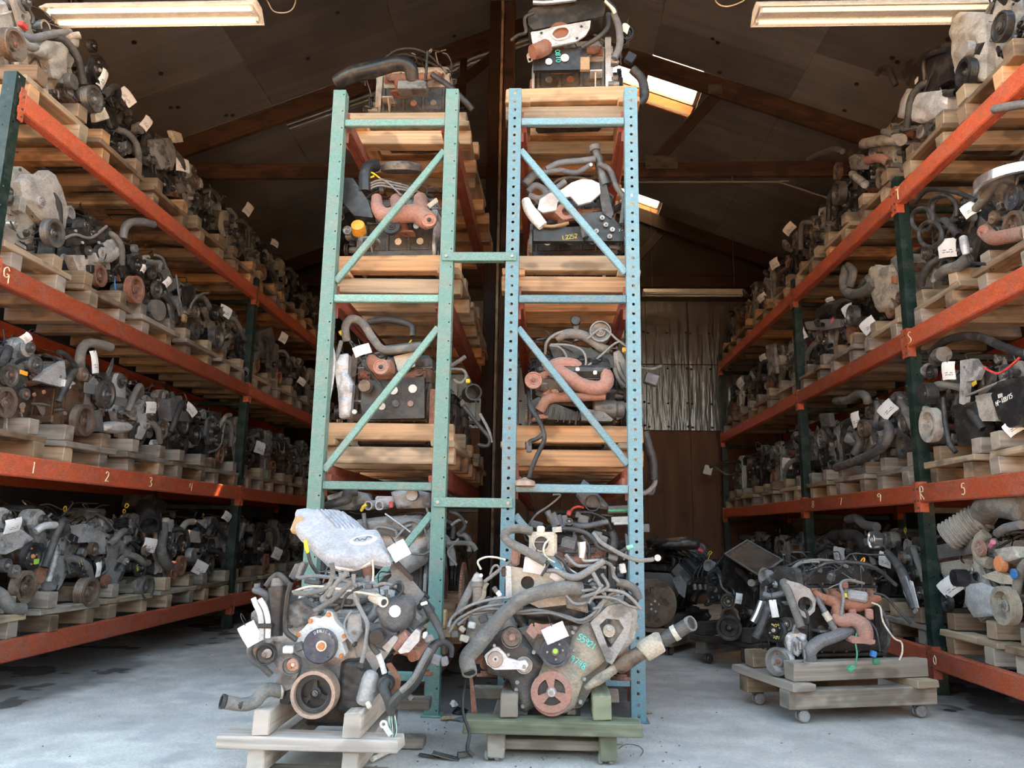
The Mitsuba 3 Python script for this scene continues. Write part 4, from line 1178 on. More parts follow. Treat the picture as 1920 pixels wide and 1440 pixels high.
def engine_i(E, r, look, lod=1, side=1, exhaust="rust", shield=None, rear_gear=True, extras=True, intake_side=True, pulleys=True):
    """Inline engine; the exhaust manifold is on the local x side given."""
    blk, head, vcov, fcov, intake, brk, pan = LOOKS[look]
    n = (10, 14, 20)[lod]
    L, yf, yb, s = 0.58, -0.29, 0.29, side
    E.part("oil_pan", [box((0, 0.02, 0.07), (0.25, L - 0.08, 0.14), None, 0.02), box((0, 0, 0.15), (0.31, L - 0.02, 0.02), None, 0.004)], pan)
    b = E.part("block", [box((0, 0.01, 0.30), (0.27, L - 0.04, 0.29), None, 0.012), box((0, 0.01, 0.20), (0.31, L - 0.03, 0.07), None, 0.01)] + [box((q * 0.14, y, 0.31), (0.02, 0.026, 0.24), None, 0.005) for q in (-1, 1) for y in (-0.24, -0.08, 0.08, 0.24)], blk)
    for q in (-1, 1):
        for y in (-0.16, 0.0, 0.16):
            E.part("freeze_plug", lathe([(0.026, 0), (0.026, 0.004), (0.020, 0.004), (0.018, 0.001), (0, 0.001)], (q * 0.136, y, 0.30), (q, 0, 0), 12), r.choice(["steel", "cream", "steel_brown", "rust"]), b)
    E.part("flange_bolt", bolts([(q * 0.15, y, 0.165) for q in (-1, 1) for y in np.linspace(-0.26, 0.26, 7)], (0, 0, 1), 0.009, 0.012), "steel_dark", b, kind="stuff")
    E.part("cylinder_head", [box((0, 0.01, 0.50), (0.25, L - 0.05, 0.11), None, 0.01)] + [box((s * 0.128, y, 0.505), (0.02, 0.075, 0.07), None, 0.006) for y in np.linspace(-0.20, 0.20, 4)], head)
    vc = E.part("valve_cover", [box((0, 0.01, 0.60), (0.21, L - 0.06, 0.10), None, 0.03), box((0, 0.01, 0.558), (0.25, L - 0.04, 0.016), None, 0.004)] + [box((x, 0.01, 0.652), (0.014, L - 0.16, 0.012), None, 0.004) for x in (-0.06, 0.06)], vcov)
    E.part("cover_bolt", bolts([(q * 0.115, y, 0.566) for q in (-1, 1) for y in np.linspace(-0.24, 0.26, 5)], (0, 0, 1), 0.009, 0.016), "steel_dark", vc, kind="stuff")
    E.part("oil_cap", lathe([(0.03, 0), (0.034, 0.006), (0.034, 0.022), (0.026, 0.026), (0.026, 0.036), (0, 0.038)], (r.uniform(-.05, .05), r.uniform(-.15, .15), 0.648), (0, 0, 1), 12), "plastic_black", vc)
    if lod:
        E.part("coil_pack", sum([[box((0, y, 0.662), (0.045, 0.05, 0.03), None, 0.006)] for y in (-0.15, -0.03, 0.09, 0.21)], []), "plastic_black", kind="stuff")
    # exhaust side
    ex = s * 0.19
    ys = np.linspace(-0.20, 0.20, 4)
    yo = r.choice([-0.1, 0.05, 0.17])
    G = [tube([(ex, -0.20, 0.50), (ex + s * 0.03, -0.1, 0.47), (ex + s * 0.04, 0.05, 0.45), (ex + s * 0.03, 0.20, 0.50)], [0.028, 0.034, 0.036, 0.028], n, 5), tube([(ex + s * 0.035, yo, 0.46), (ex + s * 0.05, yo, 0.40), (ex + s * 0.05, yo + 0.02, 0.33)], [0.036, 0.036, 0.033], n, 4)]
    for y in ys:
        G += [tube([(s * 0.13, y, 0.51), (ex - s * 0.01, y, 0.51), (ex + s * 0.03, y * 0.85, 0.475)], 0.026, n, 3), box((s * 0.142, y, 0.51), (0.012, 0.085, 0.07), None, 0.006)]
    G.append(plate(sg.box(-0.075, -0.05, 0.075, 0.05), (ex + s * 0.05, yo + 0.02, 0.325), (0, 1, 0), (1, 0, 0), (0, 0, -1), 0.014, [(0, 0, 0.03)], 0.02))
    E.part("exhaust_manifold", G, exhaust)
    E.part("manifold_bolt", bolts([(s * 0.148, y + d, 0.54) for y in ys for d in (-0.03, 0.03)], (s, 0, 0), 0.008, 0.014), "steel_brown", kind="stuff")
    if shield:
        E.part("heat_shield", plate(sg.Polygon([(-.22, -.02), (-.15, -.05), (.15, -.05), (.22, 0), (.20, .09), (.05, .11), (-.2, .09)]), (ex + s * 0.065, 0, 0.49), (0, 1, 0), (s * -0.25, 0, 1), (s, 0, 0.2), 0.004, [(0.02, 0.02, 0.035)], 0.02), shield)
    # intake side
    if intake_side:
        q = -s
        ik = E.part("intake_manifold", [tube([(q * 0.30, -0.22, 0.60), (q * 0.31, 0, 0.61), (q * 0.30, 0.22, 0.60)], 0.052, n, 4)] + [tube([(q * 0.12, y, 0.50), (q * 0.20, y, 0.47), (q * 0.29, y, 0.50), (q * 0.31, y, 0.58)], 0.027, n - 2, 4) for y in ys], intake)
        E.part("throttle_body", [lathe([(0.03, -0.08), (0.045, -0.08), (0.045, -0.02), (0.054, -0.02), (0.054, 0), (0.038, 0), (0.036, -0.05), (0, -0.052)], (q * 0.30, -0.285, 0.60), (0, -1, 0.15), n)], "alu", ik)
    # front
    E.part("timing_cover", [plate([(-.13, .10), (.13, .10), (.15, .3), (.14, .52), (.11, .67), (-.11, .67), (-.14, .52), (-.15, .3)], (0, yf + 0.03, 0), (1, 0, 0), (0, 0, 1), (0, -1, 0), 0.045, rnd=0.04), plate([(-.09, .12), (.09, .12), (.10, .3), (.11, .58), (.0, .64), (-.11, .58), (-.10, .3)], (0, yf - 0.01, 0), (1, 0, 0), (0, 0, 1), (0, -1, 0), 0.018, rnd=0.04)], fcov)
    E.part("cover_bolt", bolts([(x, yf - 0.012, z) for x, z in ((-.12, .14), (.12, .14), (.13, .3), (-.13, .3), (.12, .5), (-.12, .5), (.1, .64), (-.1, .64))], (0, -1, 0), 0.009, 0.012), "steel_dark", kind="stuff")
    spots = [(-s * 0.02, 0.38, 0.066, "disc"), (-s * 0.17, 0.34, 0.038, "idler"), (s * 0.14, 0.24, 0.05, "disc"), (-s * 0.16, 0.50, 0.055, "disc")]
    if pulleys:
        front_pulleys(E, r, yf - 0.02, 0.19, 0.088, spots[: 4 if lod else 2], n, r.choice(["steel_brown", "steel_dark", "iron_black", "rust"]))
    alternator(E, (-s * 0.22, yf - 0.03, 0.42), (0, -1, 0), 0.07, 0.13, r.choice(["alu", "alu_dark"]), n)
    E.part("accessory_bracket", [plate([(-s * .10, .30), (-s * .22, .28), (-s * .30, .36), (-s * .28, .54), (-s * .18, .60), (-s * .12, .48)], (0, yf, 0), (1, 0, 0), (0, 0, 1), (0, -1, 0), 0.03, [(-s * .2, .40, .025)], 0.02)], brk)
    E.part("engine_mount", [box((s * 0.19, yf + 0.10, 0.30), (0.10, 0.09, 0.014), None, 0.003), plate([(0, 0), (.1, 0), (0, .1)], (s * 0.14, yf + 0.10, 0.30), (s, 0, 0), (0, 0, -1), (0, 1, 0), 0.01)], brk)
    if rear_gear:
        flywheel(E, yb, 0.22, 0.15, r.choice(["rust", "steel_brown", "steel_dark"]), n)
    E.part("bell_flange", plate([(-.14, .05), (.14, .05), (.15, .16), (.2, .22), (.2, .35), (.12, .46), (-.12, .46), (-.2, .35), (-.2, .22), (-.15, .16)], (0, yb - 0.025, 0), (1, 0, 0), (0, 0, 1), (0, 1, 0), 0.02, rnd=0.05), head)
    E.part("coolant_hose", hose([(s * 0.06, yf - 0.02, 0.56), (s * 0.10, yf - 0.09, 0.58), (s * 0.20, yf - 0.12, 0.52), (s * 0.28, yf - 0.10, 0.40 + r.uniform(-.1, .1))], 0.025, n, 5, (1,)), r.choice(["rubber", "rubber", "rubber_grey"]))
    for i in range(2 + (lod > 0)):
        x = r.uniform(-0.22, 0.22)
        E.part("heater_hose", tube([(x, yf - 0.02, 0.60), (x + r.uniform(-.1, .1), -0.12, 0.70), (x + r.uniform(-.1, .1), 0.08, 0.70), (x + r.uniform(-.1, .1), 0.27, 0.58)], r.uniform(0.009, 0.014), 8, 4), r.choice(["rubber", "rubber_grey", "wire_black"]))
    dip = E.part("dipstick", tube([(s * 0.16, 0.08, 0.30), (s * 0.2, 0.10, 0.5), (s * 0.19, 0.11, 0.70)], 0.004, 5, 3), "steel_dark")
    E.part("dipstick_handle", tube([(s * 0.19, 0.11, 0.70), (s * 0.205, 0.13, 0.72), (s * 0.19, 0.14, 0.74), (s * 0.175, 0.13, 0.72), (s * 0.19, 0.11, 0.70)], 0.005, 5, 3), r.choice(["yellow", "orange", "plastic_black", "steel"]), dip)
    if lod:
        front_clutter(E, r, yf - 0.03, 20 if not pulleys else 11, lod)
    if extras:
        wires(E, r, (6, 12, 20)[lod], (0.24, 0.28, 0.48, 0.72))
        boxes_clutter(E, r, (3, 7, 12)[lod], (0.26, 0.27, 0.48, 0.68), ["plastic_black", "plastic_grey", "alu", "alu_dark", "steel"], lod)


ENG_Z = 0.105   # an engine's zero above the underside of its pallet

# ------------------------------------------------------------------ placing details where the photograph shows them
def mpp(u, v, Y):
    """Metres per photograph pixel at depth Y."""
    return float(np.linalg.norm(at_y(u + 1, v, Y) - at_y(u, v, Y)))


class Spot:
    """Builds the pieces of one thing where the photograph shows them: pixels (u, v) on the plane y = Y."""

    def __init__(self, th, Y, X=None, dev=-1, row=None):
        """On the plane y = Y, or x = X; there s is the side its depth grows to (-1: the G rack)."""
        self.t, self.Y, self.X, self.s, self.row = th, Y, X, dev, row
        self.ux, self.n = ((1, 0, 0), (0, 1, 0)) if X is None else ((0, 1, 0), (dev, 0, 0))

    def own(self, u, v):
        """The thing that a piece at this pixel belongs to: on a shelf, the engine of that slot."""
        if self.row:
            y = self.p(u, v)[1]
            self.t = min(self.row, key=lambda e: abs(e.o[1] - y))
        return self.t

    def p(self, u, v, dy=0.0):
        return at_y(u, v, self.Y + dy) if self.X is None else at_x(u, v, self.X + self.s * dy)

    def m(self, px, u=960, v=1200, dy=0.0):
        return px * float(np.linalg.norm(self.p(u, v + 1, dy) - self.p(u, v, dy)))

    def sx(self):
        """Which way the photograph reads along ux."""
        return 1 if self.X is None or self.s < 0 else -1

    def front(self):
        return -np.asarray(self.n, float)

    def tube(self, name, P, r, mat, n=9, seg=5, open_ends=None, parent=None, label=None):
        """P: (u, v, dy) points; r in pixels."""
        self.own(*P[len(P) // 2][:2])
        Q = [self.p(*q) for q in P]
        rr = [self.m(x, P[0][0], P[0][1]) for x in r] if np.ndim(r) else self.m(r, P[0][0], P[0][1])
        g = hose(Q, rr, n, seg, open_ends) if open_ends is not None else tube(Q, rr, n, seg)
        return self.t.part(name, g, mat, parent, label, local=False)

    def disc(self, name, u, v, r, mat, dy=0.0, th=0.02, hub=None, kind="disc", n=24, label=None, ax=None):
        self.own(u, v)
        ax = self.front() if ax is None else ax
        R = self.m(r, u, v, dy)
        if kind == "plain":
            return self.t.part(name, lathe([(0, 0), (R, 0), (R, th * 0.8), (R * 0.93, th), (0, th)], self.p(u, v, dy), ax, n), mat, None, label, local=False)
        loc = Thing.__new__(Thing)
        loc.key, loc.R, loc.o = self.t.key, np.eye(3), np.zeros(3)
        return ribbed_pulley(loc, self.p(u, v, dy), ax, R, th, mat, hub or "steel", n, kind, None, label)

    def plate(self, name, P, mat, dy=0.0, th=0.012, holes=(), hole_polys=(), rnd=0.004, parent=None, label=None):
        """P: pixel outline; the plate stands at Y + dy and is th thick towards the back."""
        self.own(float(np.mean([q[0] for q in P])), float(np.mean([q[1] for q in P])))
        i = 0 if self.X is None else 1
        M = [self.p(u, v, dy) for u, v in P]
        poly = sg.Polygon([(q[i], q[2]) for q in M]).buffer(0)
        for u, v, r in holes:
            q = self.p(u, v, dy)
            poly = poly.difference(sg.Point(q[i], q[2]).buffer(self.m(r, u, v, dy), quad_segs=6))
        for H in hole_polys:
            poly = poly.difference(sg.Polygon([(q[i], q[2]) for q in (self.p(u, v, dy) for u, v in H)]))
        o = (0, self.Y + dy, 0) if self.X is None else (self.X + self.s * dy, 0, 0)
        V, F = plate(poly, o, self.ux, (0, 0, 1), self.n, th, rnd=rnd)
        return self.t.part(name, (V, F), mat, parent, label, local=False)

    def cast(self, name, P, mat, dy=0.0, th=0.03, holes=(), label=None, lumps=1.0):
        """A rough cast lump with this pixel outline, domed and uneven."""
        self.own(float(np.mean([q[0] for q in P])), float(np.mean([q[1] for q in P])))
        k = self.m(1, *P[0], dy)
        w = math.sqrt(sg.Polygon(P).area)
        sd = RND.uniform(0, 50)
        bump = lambda u, v: lumps * k * w * 0.16 * (float(meshkit.fbm(np.array([[u * 4.5 / w, v * 4.5 / w, sd]]), 2)[0]) - 0.5)
        poly = sg.Polygon(P).buffer(0)
        poly = poly.buffer(-0.06 * w).buffer(0.06 * w, quad_segs=3) if poly.buffer(-0.06 * w).geom_type == "Polygon" and not poly.buffer(-0.06 * w).is_empty else poly
        V, F, n = dome(list(poly.exterior.coords)[:-1], lambda u, v: self.p(u, v, dy), 0.10 * k * w, 0.22 * w, max(w / 15, 1.6), th, bump, self.front())
        return self.t.part(name, (V, F), mat, None, label, local=False)

    def block(self, name, u, v, w, h, d, mat, dy=0.0, R=None, b=0.004, parent=None, label=None):
        """w, h in pixels, d in metres."""
        self.own(u, v)
        k = self.m(1, u, v, dy)
        s = (w * k, d, h * k) if self.X is None else (d, w * k, h * k)
        return self.t.part(name, box(self.p(u, v, dy) + np.asarray(self.n) * d / 2, s, R, b), mat, parent, label, local=False)

    def bolts(self, name, P, r, mat, dy=0.0, parent=None, h=0.012):
        self.own(*P[0])
        return self.t.part(name, [cyl(self.p(u, v, dy), self.p(u, v, dy) + self.front() * h, self.m(r, u, v, dy), n=7, b=0.002) for u, v in P], mat, parent, local=False, kind="stuff")

    def mark(self, text, u, v, h, mat, dy=0.0, ang=0.0, parent=None, adv=1.25):
        self.own(u, v)
        a = math.radians(ang)
        return self.t.part("painted_mark", writing(text, self.p(u, v, dy), np.asarray(self.ux) * math.cos(a) * self.sx() + [0, 0, math.sin(a)], -np.asarray(self.ux) * math.sin(a) * self.sx() + [0, 0, math.cos(a)], self.m(h, u, v, dy), self.m(h, u, v, dy) * 0.14, adv), mat, parent, f"hand painted {text}", local=False)


def dome(P, plane, h, edge, step, th=0.01, hmap=None, toward=(0, -1, 0)):
    """A moulded cover: outline P in pixels, plane(u, v) -> point, raised by h towards the viewer away from its edge."""
    from scipy.spatial import Delaunay
    poly = sg.Polygon(P)
    ring = np.array(sg.LineString(poly.exterior.coords).segmentize(step).coords)[:-1]
    x0, y0, x1, y1 = poly.bounds
    gx, gy = np.meshgrid(np.arange(x0, x1, step), np.arange(y0, y1, step))
    inner = poly.buffer(-step * 0.6)
    pts = np.array([q for q in np.stack([gx.ravel(), gy.ravel()], 1) if inner.contains(sg.Point(q))])
    A = np.vstack([ring, pts])
    tri = Delaunay(A).simplices
    tri = np.array([t for t in tri if poly.contains(sg.Point(A[t].mean(0)))])
    d = np.array([poly.exterior.distance(sg.Point(q)) for q in A])
    k = h * np.sqrt(np.clip(1 - (1 - np.clip(d / edge, 0, 1)) ** 2, 0, 1))
    if hmap is not None:
        k = k + np.array([hmap(*q) for q in A]) * (d > 2)
    B = np.array([plane(*q) for q in A])
    n = unit(np.cross(plane(poly.centroid.x + 10, poly.centroid.y) - plane(poly.centroid.x, poly.centroid.y), plane(poly.centroid.x, poly.centroid.y - 10) - plane(poly.centroid.x, poly.centroid.y)))
    if np.dot(n, toward) < 0:
        n = -n
    V = B + n * k[:, None]
    fn = np.cross(V[tri[:, 1]] - V[tri[:, 0]], V[tri[:, 2]] - V[tri[:, 0]]) @ n
    tri[fn < 0] = tri[fn < 0][:, ::-1]
    m, r = len(V), len(ring)
    W = B[:r] - n * th
    j = np.arange(r)
    sk = np.vstack([np.stack([j, (j + 1) % r, m + (j + 1) % r], 1), np.stack([j, m + (j + 1) % r, m + j], 1)])
    V2 = np.vstack([V[:r], W])
    return np.vstack([V, V2]), np.vstack([tri, np.where(sk >= m, sk - m + r, sk) + m]), n



# ------------------------------------------------------------------ rows of engines on the racks
LOOKWORD = {"grey": "grey", "bright": "pale aluminium", "black": "black topped", "dark": "dark oily", "dusty": "dusty grey", "tan": "tan dusty", "brown": "brown stained"}


ENG = {}
OWN_FRONT = {("L", 1, 1): dict(side=-1, intake_side=False, pulleys=False), **{k: dict(pulleys=False) for k in (
    ("L", 0, 0), ("L", 0, 1), ("L", 0, 2), ("L", 2, 0), ("L", 2, 2), ("L", 3, 0), ("L", 3, 1), ("L", 2, 4), ("R", 3, 0, 1), ("R", 3, 1, 1), ("R", 1, 0, 0), ("R", 1, 1, 1), ("R", 0, 0, 0))}}   # their pulleys follow one by one further down
SPECIAL = {("L", 1, 1): "brown engine with elbow hose", ("L", 1, 2): "engine with bright bare cam cover", ("L", 1, 3): "engine carrying a tilted grey box", ("L", 1, 4): "dark engine with bare bent pipe", ("L", 0, 0): "grey engine with brown crank pulley",
           ("L", 0, 1): "grey engine with lime green tag", ("L", 0, 2): "engine with open black intake mouth", ("L", 0, 3): "engine with rusty round flange", ("L", 2, 0): "engine with dusty pale chain cover", ("L", 2, 1): "engine with black rocker cover",
           ("L", 2, 2): "engine with rusty crank pulley", ("L", 2, 3): "engine with dark fan blades", ("L", 2, 4): "engine with dark crank pulley", ("L", 3, 0): "dusty engine with brown round flange", ("L", 3, 1): "engine with big dark pulley",
           ("R", 3, 0, 1): "engine with dusty pale chain cover", ("R", 3, 0, 0): "engine with tilted black intake box", ("R", 3, 1, 1): "dusty engine with brown pulley", ("R", 2, 0, 0): "engine under coiled black hoses", ("R", 2, 0, 1): "engine with bright air filter ring",
           ("R", 2, 1, 0): "engine with tan dusty intake casting", ("R", 2, 1, 2): "engine with grey cam cover", ("R", 1, 0, 0): "engine with glossy black pump drum", ("R", 1, 0, 1): "engine with numbered black box", ("R", 1, 1, 1): "engine with long bent grey hose",
           ("R", 0, 0, 0): "engine with tan ribbed intake bellows", ("R", 0, 1, 1): "engine with bright throttle body", ("green", 0, 0): "grey engine with twin throttle bores", ("green", 1, 0): "engine with pale timing case and looping hose",
           ("green", 2, 0): "engine with bright orange oil filter", ("green", 3, 0): "engine under a long black intake duct", ("blue", 0, 0): "engine with open black intake mouth", ("blue", 1, 0): "engine with forked rusty exhaust manifold",
           ("blue", 2, 0): "engine with white pressed heat shield", ("blue", 3, 0): "engine with black rocker cover and pale shield"}
PLACE = {}


def engine_label(key, look, kind, place):
    PLACE[key] = place
    return f"{SPECIAL.get(key) or LOOKWORD[look] + (' V' if kind == 'V' else ' inline') + ' engine'}, {place}"


def shelf_engine(o, deg, kind, look, lod, seed, label, woods, plabel, scale=0.80, **kw):
    r = random.Random(seed)
    pallet(o, deg, plabel, woods, seed=seed, group="engine pallets on the racks")
    E = Thing("engine", label, "engine", "salvaged engines on the racks", R=rotz(deg + r.uniform(-4, 4)), o=np.asarray(o, float) + [0, 0, ENG_Z], scale=scale)
    (engine_v if kind == "V" else engine_i)(E, r, look, lod, **kw)
    return E


ROW_L = {  # shelf: looks from the open end; V or inline
    3: "V.dusty V.black I.black V.grey I.dusty V.grey I.dusty V.black I.brown V.dark",
    2: "I.dusty I.black V.dark I.brown V.dusty V.bright I.grey V.dark I.dusty V.grey",
    1: "V.dark I.brown V.bright V.dark I.dark V.dusty I.grey V.brown V.grey I.black",
    0: "V.grey V.grey V.grey I.bright V.dark V.grey I.black V.dusty V.bright I.brown",
}
ROW_R = {
    3: ("V.black I.dusty V.bright", "I.dusty V.dark V.grey", "V.black I.grey V.dusty I.brown"),
    2: ("V.dark V.dark V.dark", "I.tan V.black V.grey", "I.grey V.dusty I.black V.bright"),
    1: ("V.dark V.grey I.grey", "V.brown V.grey I.dusty", "V.grey I.grey V.black I.bright"),
    0: ("I.dusty V.tan V.dusty", "I.dark V.dark V.grey", "V.grey I.dusty V.dark I.brown"),
}
for lv in range(4):
    for i, spec in enumerate(ROW_L[lv].split()):
        kind, look = spec.split(".")
        b, s_ = divmod(i, 5)
        y = LY[b] + (LY[b + 1] - LY[b]) * (s_ + 0.5) / 5
        lod = 2 if b == 0 and i < 4 else 1 if b == 0 else 0
        place = f"slot {ORD[s_]} from the open end" if b == 0 else f"far bay slot {ORD[s_]}"
        ENG["L", lv, i] = shelf_engine((XL - 0.40, y, ZL[lv]), 90, kind, look, lod, 100 + lv * 20 + i,
                     engine_label(("L", lv, i), look, kind, f"G rack {LEVEL[lv]} shelf, {place}"),
                     ("grey", "tan", "brown", "grey") if lv < 3 else ("tan", "brown", "orange"), f"timber skid, G rack {LEVEL[lv]} shelf, {place}", **OWN_FRONT.get(("L", lv, i), {}))
    for b in range(3):
        specs = ROW_R[lv][b].split()
        for i, spec in enumerate(specs):
            kind, look = spec.split(".")
            if b == 0:
                y = RY[1] - 0.38 - 0.665 * i
                place = f"{ORD[i]} slot yardward of lettered post"
            else:
                y = RY[b] + (RY[b + 1] - RY[b]) * (i + 0.5) / len(specs)
                place = f"{'middle' if b == 1 else 'far'} bay {ORD[i]} slot"
            ENG["R", lv, b, i] = shelf_engine((XR + 0.40, y, ZR[lv]), -90, kind, look, 2 if b == 0 else 1 if b == 1 else 0, 300 + lv * 20 + b * 5 + i,
                         engine_label(("R", lv, b, i), look, kind, f"TSR rack {LEVEL[lv]} shelf, {place}"),
                         ("grey", "tan", "brown", "grey") if lv < 3 else ("tan", "brown", "orange"), f"timber skid, TSR rack {LEVEL[lv]} shelf, {place}", **OWN_FRONT.get(("R", lv, b, i), {}))
CEN = {"green": ((XF[0] + XF[1]) / 2, -90, 1), "blue": ((XF[2] + XF[3]) / 2, 90, -1)}
for nm, (xc, deg, side) in CEN.items():
    for lv in range(4):
        for k in range(4 if nm == "green" else 3):
            y = YF + 0.40 + 0.62 * k + (0.25 if nm == "green" and lv == 3 else 0)
            place = f"{nm} frame {LEVEL[lv]} shelf, {ORD[k]} from the front"
            look = [["grey", "brown", "grey", "dusty"], ["dark", "black", "black", "bright"]][nm == "blue"][lv] if k == 0 else ["grey", "dusty", "black", "brown", "dark"][(lv * 2 + k) % 5]
            ENG[nm, lv, k] = shelf_engine((xc, y, ZC[lv]), deg, "I" if (lv, k) != (1, 0) or nm == "green" else "V", look, 2 if k == 0 else 0, 500 + lv * 11 + k + (70 if nm == "blue" else 0),
                         engine_label((nm, lv, k), look, "I", place), ("fresh", "orange", "tan"), f"warm brown timber skid, {place}", **({"side": side} if (lv, k) != (1, 0) or nm == "green" else {}))

# ------------------------------------------------------------------ what sets single engines apart: pieces placed where the photograph shows them
PL, PR = XL - 0.10, XR + 0.10     # the planes in which the shelf engines' fronts stand


def on_l(lv, i, X=PL):
    return Spot(ENG["L", lv, i], None, X, -1, [e for k, e in ENG.items() if k[:2] == ("L", lv)])


def on_r(lv, b, i, X=PR):
    return Spot(ENG["R", lv, b, i], None, X, 1, [e for k, e in ENG.items() if k[:2] == ("R", lv)])


def pulleys(S, rows):
    for u, v, r, mat, kind, *hub in rows:
        S.disc("pulley", u, v, r, mat, 0.0, 0.03 if kind != "spoked" else 0.045, hub[0] if hub else "steel", kind, 22)


# G rack, second shelf
S = on_l(1, 0)
S.tube("radiator_hose", [(150, 690, 0.02), (150, 672, 0.0), (155, 652, 0.0), (168, 643, -0.02), (190, 646, -0.05), (208, 652, -0.07)], 9, "rubber_grey", 14, 5, (1,), label="grey elbow hose with an open end")
S.plate("mount_bracket", [(68, 713), (90, 693), (121, 676), (124, 706), (144, 720), (117, 726), (100, 722)], "alu_clean", 0.0, 0.03, label="pale cast bracket")
S.block("cast_boss", 128, 720, 22, 14, 0.05, "alu_clean", -0.02)
S.disc("idler_pulley", 150, 702, 13, "steel_brown", -0.02, 0.03, "steel", "idler", 20)
S.disc("fan_clutch", 194, 740, 27, "steel_dark", -0.06, 0.03, "steel", "disc", 30, label="ribbed fan clutch")
for P in ([(166, 770), (192, 768), (194, 808), (163, 810)], [(204, 708), (212, 690), (214, 668), (200, 700)], [(214, 742), (240, 748), (236, 764), (214, 758)], [(180, 722), (160, 716), (158, 736), (180, 740)]):
    S.plate("fan_blade", P, "plastic_grey", -0.05, 0.006)
S.disc("crank_pulley", 147, 788, 30, "steel_brown", -0.02, 0.05, "steel_brown", "spoked", 28)
S.tube("heater_hose", [(108, 660, 0.02), (122, 664, 0.0), (136, 680, 0.0), (142, 694, 0.02)], 5, "rubber", 10)
S.block("stamp_plate", 45, 699, 22, 8, 0.004, "orange", -0.0)
S.bolts("casting_bolt", [(80, 735), (62, 740), (120, 775), (40, 770)], 4, "rust", 0.0)
S = on_l(1, 1)
V, F, _ = dome([(195, 796), (215, 790), (240, 792), (248, 800), (240, 810), (215, 813), (196, 808)], lambda u, v: S.p(u, v, 0.0), 0.03, 7, 3, 0.05)
S.own(220, 800).part("cam_cover", (V, F), "alu_clean", None, "bright aluminium cover", local=False)
S.plate("tensioner_arm", [(258, 780), (274, 774), (278, 800), (266, 824), (256, 822), (264, 800)], "alu_clean", -0.01, 0.02)
pulleys(S, [(270, 795, 9, "steel", "idler"), (277, 777, 10, "steel_dark", "idler"), (284, 833, 9, "alu", "disc"), (300, 806, 18, "iron_brown", "disc", "steel")])
S.cast("cast_bracket", [(228, 772), (262, 758), (272, 750), (268, 790), (250, 788)], "alu", 0.0, 0.03)
S = on_l(1, 2)
S.plate("air_box", [(318, 750), (340, 742), (356, 790), (322, 790)], "plastic_grey", -0.01, 0.10, label="tilted grey plastic box")
S.tube("box_stub", [(326, 750, 0.0), (322, 736, 0.0)], 4, "plastic_grey", 9)
pulleys(S, [(363, 815, 19, "plastic_black", "idler", "steel")])
S = on_l(1, 3)
S.tube("bare_pipe", [(392, 848, 0.0), (408, 842, -0.01), (416, 826, -0.01), (419, 802, 0.0), (424, 785, 0.02)], 2.2, "steel", 8)
S.tube("bare_pipe", [(410, 800, 0.0), (424, 780, 0.0), (432, 778, 0.0)], 4, "alu", 9)
# G rack, lowest shelf
S = on_l(0, 0)
pulleys(S, [(53, 1043, 26, "plastic_black", "disc", "rust_orange"), (5, 1060, 13, "steel_dark", "idler"), (22, 1071, 12, "steel", "idler")])
S.disc("crank_pulley", 35, 1100, 30, "iron_brown", 0.0, 0.05, "steel_brown", "spoked", 26)
S.tube("radiator_hose", [(-18, 1106, 0.0), (2, 1116, -0.03), (12, 1132, -0.05), (24, 1142, -0.06), (44, 1142, -0.08)], 12, "rubber_grey", 14, 5, (1,), label="tan grey hose drooping over the pallet")
S.block("cloth_tag", 69, 1053, 15, 10, 0.004, "lime", -0.03, label="lime green tag")
S.block("connector", 95, 1039, 9, 9, 0.02, "mint", -0.02)
S.disc("exhaust_flange", 68, 1078, 17, "rust", 0.01, 0.03, "rust", "plain", 18)
S.tube("water_pipe", [(94, 1016, 0.0), (104, 1030, -0.01), (100, 1056, -0.01), (90, 1090, 0.0)], 6, "alu", 12)
S.tube("outlet_neck", [(66, 996, 0.0), (84, 986, -0.02), (104, 985, -0.03)], 7, "alu_clean", 12)
S.plate("alternator_bracket", [(8, 1000), (40, 992), (64, 1010), (40, 1026), (10, 1040)], "alu", 0.0, 0.04)
S = on_l(0, 1)
pulleys(S, [(153, 1066, 19, "plastic_black", "disc", "steel"), (170, 1030, 13, "iron_brown", "idler"), (182, 1055, 11, "steel_dark", "idler")])
S.disc("crank_pulley", 152, 1110, 27, "steel_brown", -0.02, 0.07, "steel", "spoked", 28, label="wide crank drum")
S.plate("alternator_bracket", [(140, 986), (160, 982), (196, 1000), (202, 1030), (188, 1040), (176, 1016), (146, 1018)], "alu", 0.0, 0.03)
S.mark("11", 149, 1064, 8, "paint_yellow", -0.04, 30)
S.disc("exhaust_flange", 194, 1090, 12, "rust", 0.0, 0.03, "rust", "plain", 16)
S = on_l(0, 2)
a, b = S.p(228, 996, 0.08), S.p(228, 972, 0.08)
S.own(228, 985).part("bellows", bellows(a, b, S.m(13, 228, 985), 5, 16), "plastic_black", local=False)
d0, d1 = S.p(270, 950, 0.10), S.p(279, 984, -0.03)
S.own(275, 970).part("intake_duct", [sweep(spline([d0, (d0 + d1) / 2, d1], 4), S.m(17, 275, 970), 20, False), lathe([(q * S.m(1, 275, 975), t) for q, t in ((17, -0.03), (18.5, -0.03), (18.5, 0), (15, 0), (14.5, -0.09), (0, -0.09))], d1, d1 - d0, 22)], "plastic_black", None, "black intake duct with a wide open mouth", local=False)
pulleys(S, [(260, 1065, 18, "plastic_black", "disc", "steel"), (270, 1031, 12, "iron_brown", "idler")])
S.mark("150", 255, 1060, 6, "paint_yellow", -0.035, -60)
S.disc("crank_pulley", 263, 1102, 23, "steel_dark", -0.02, 0.06, "alu", "spoked", 26)
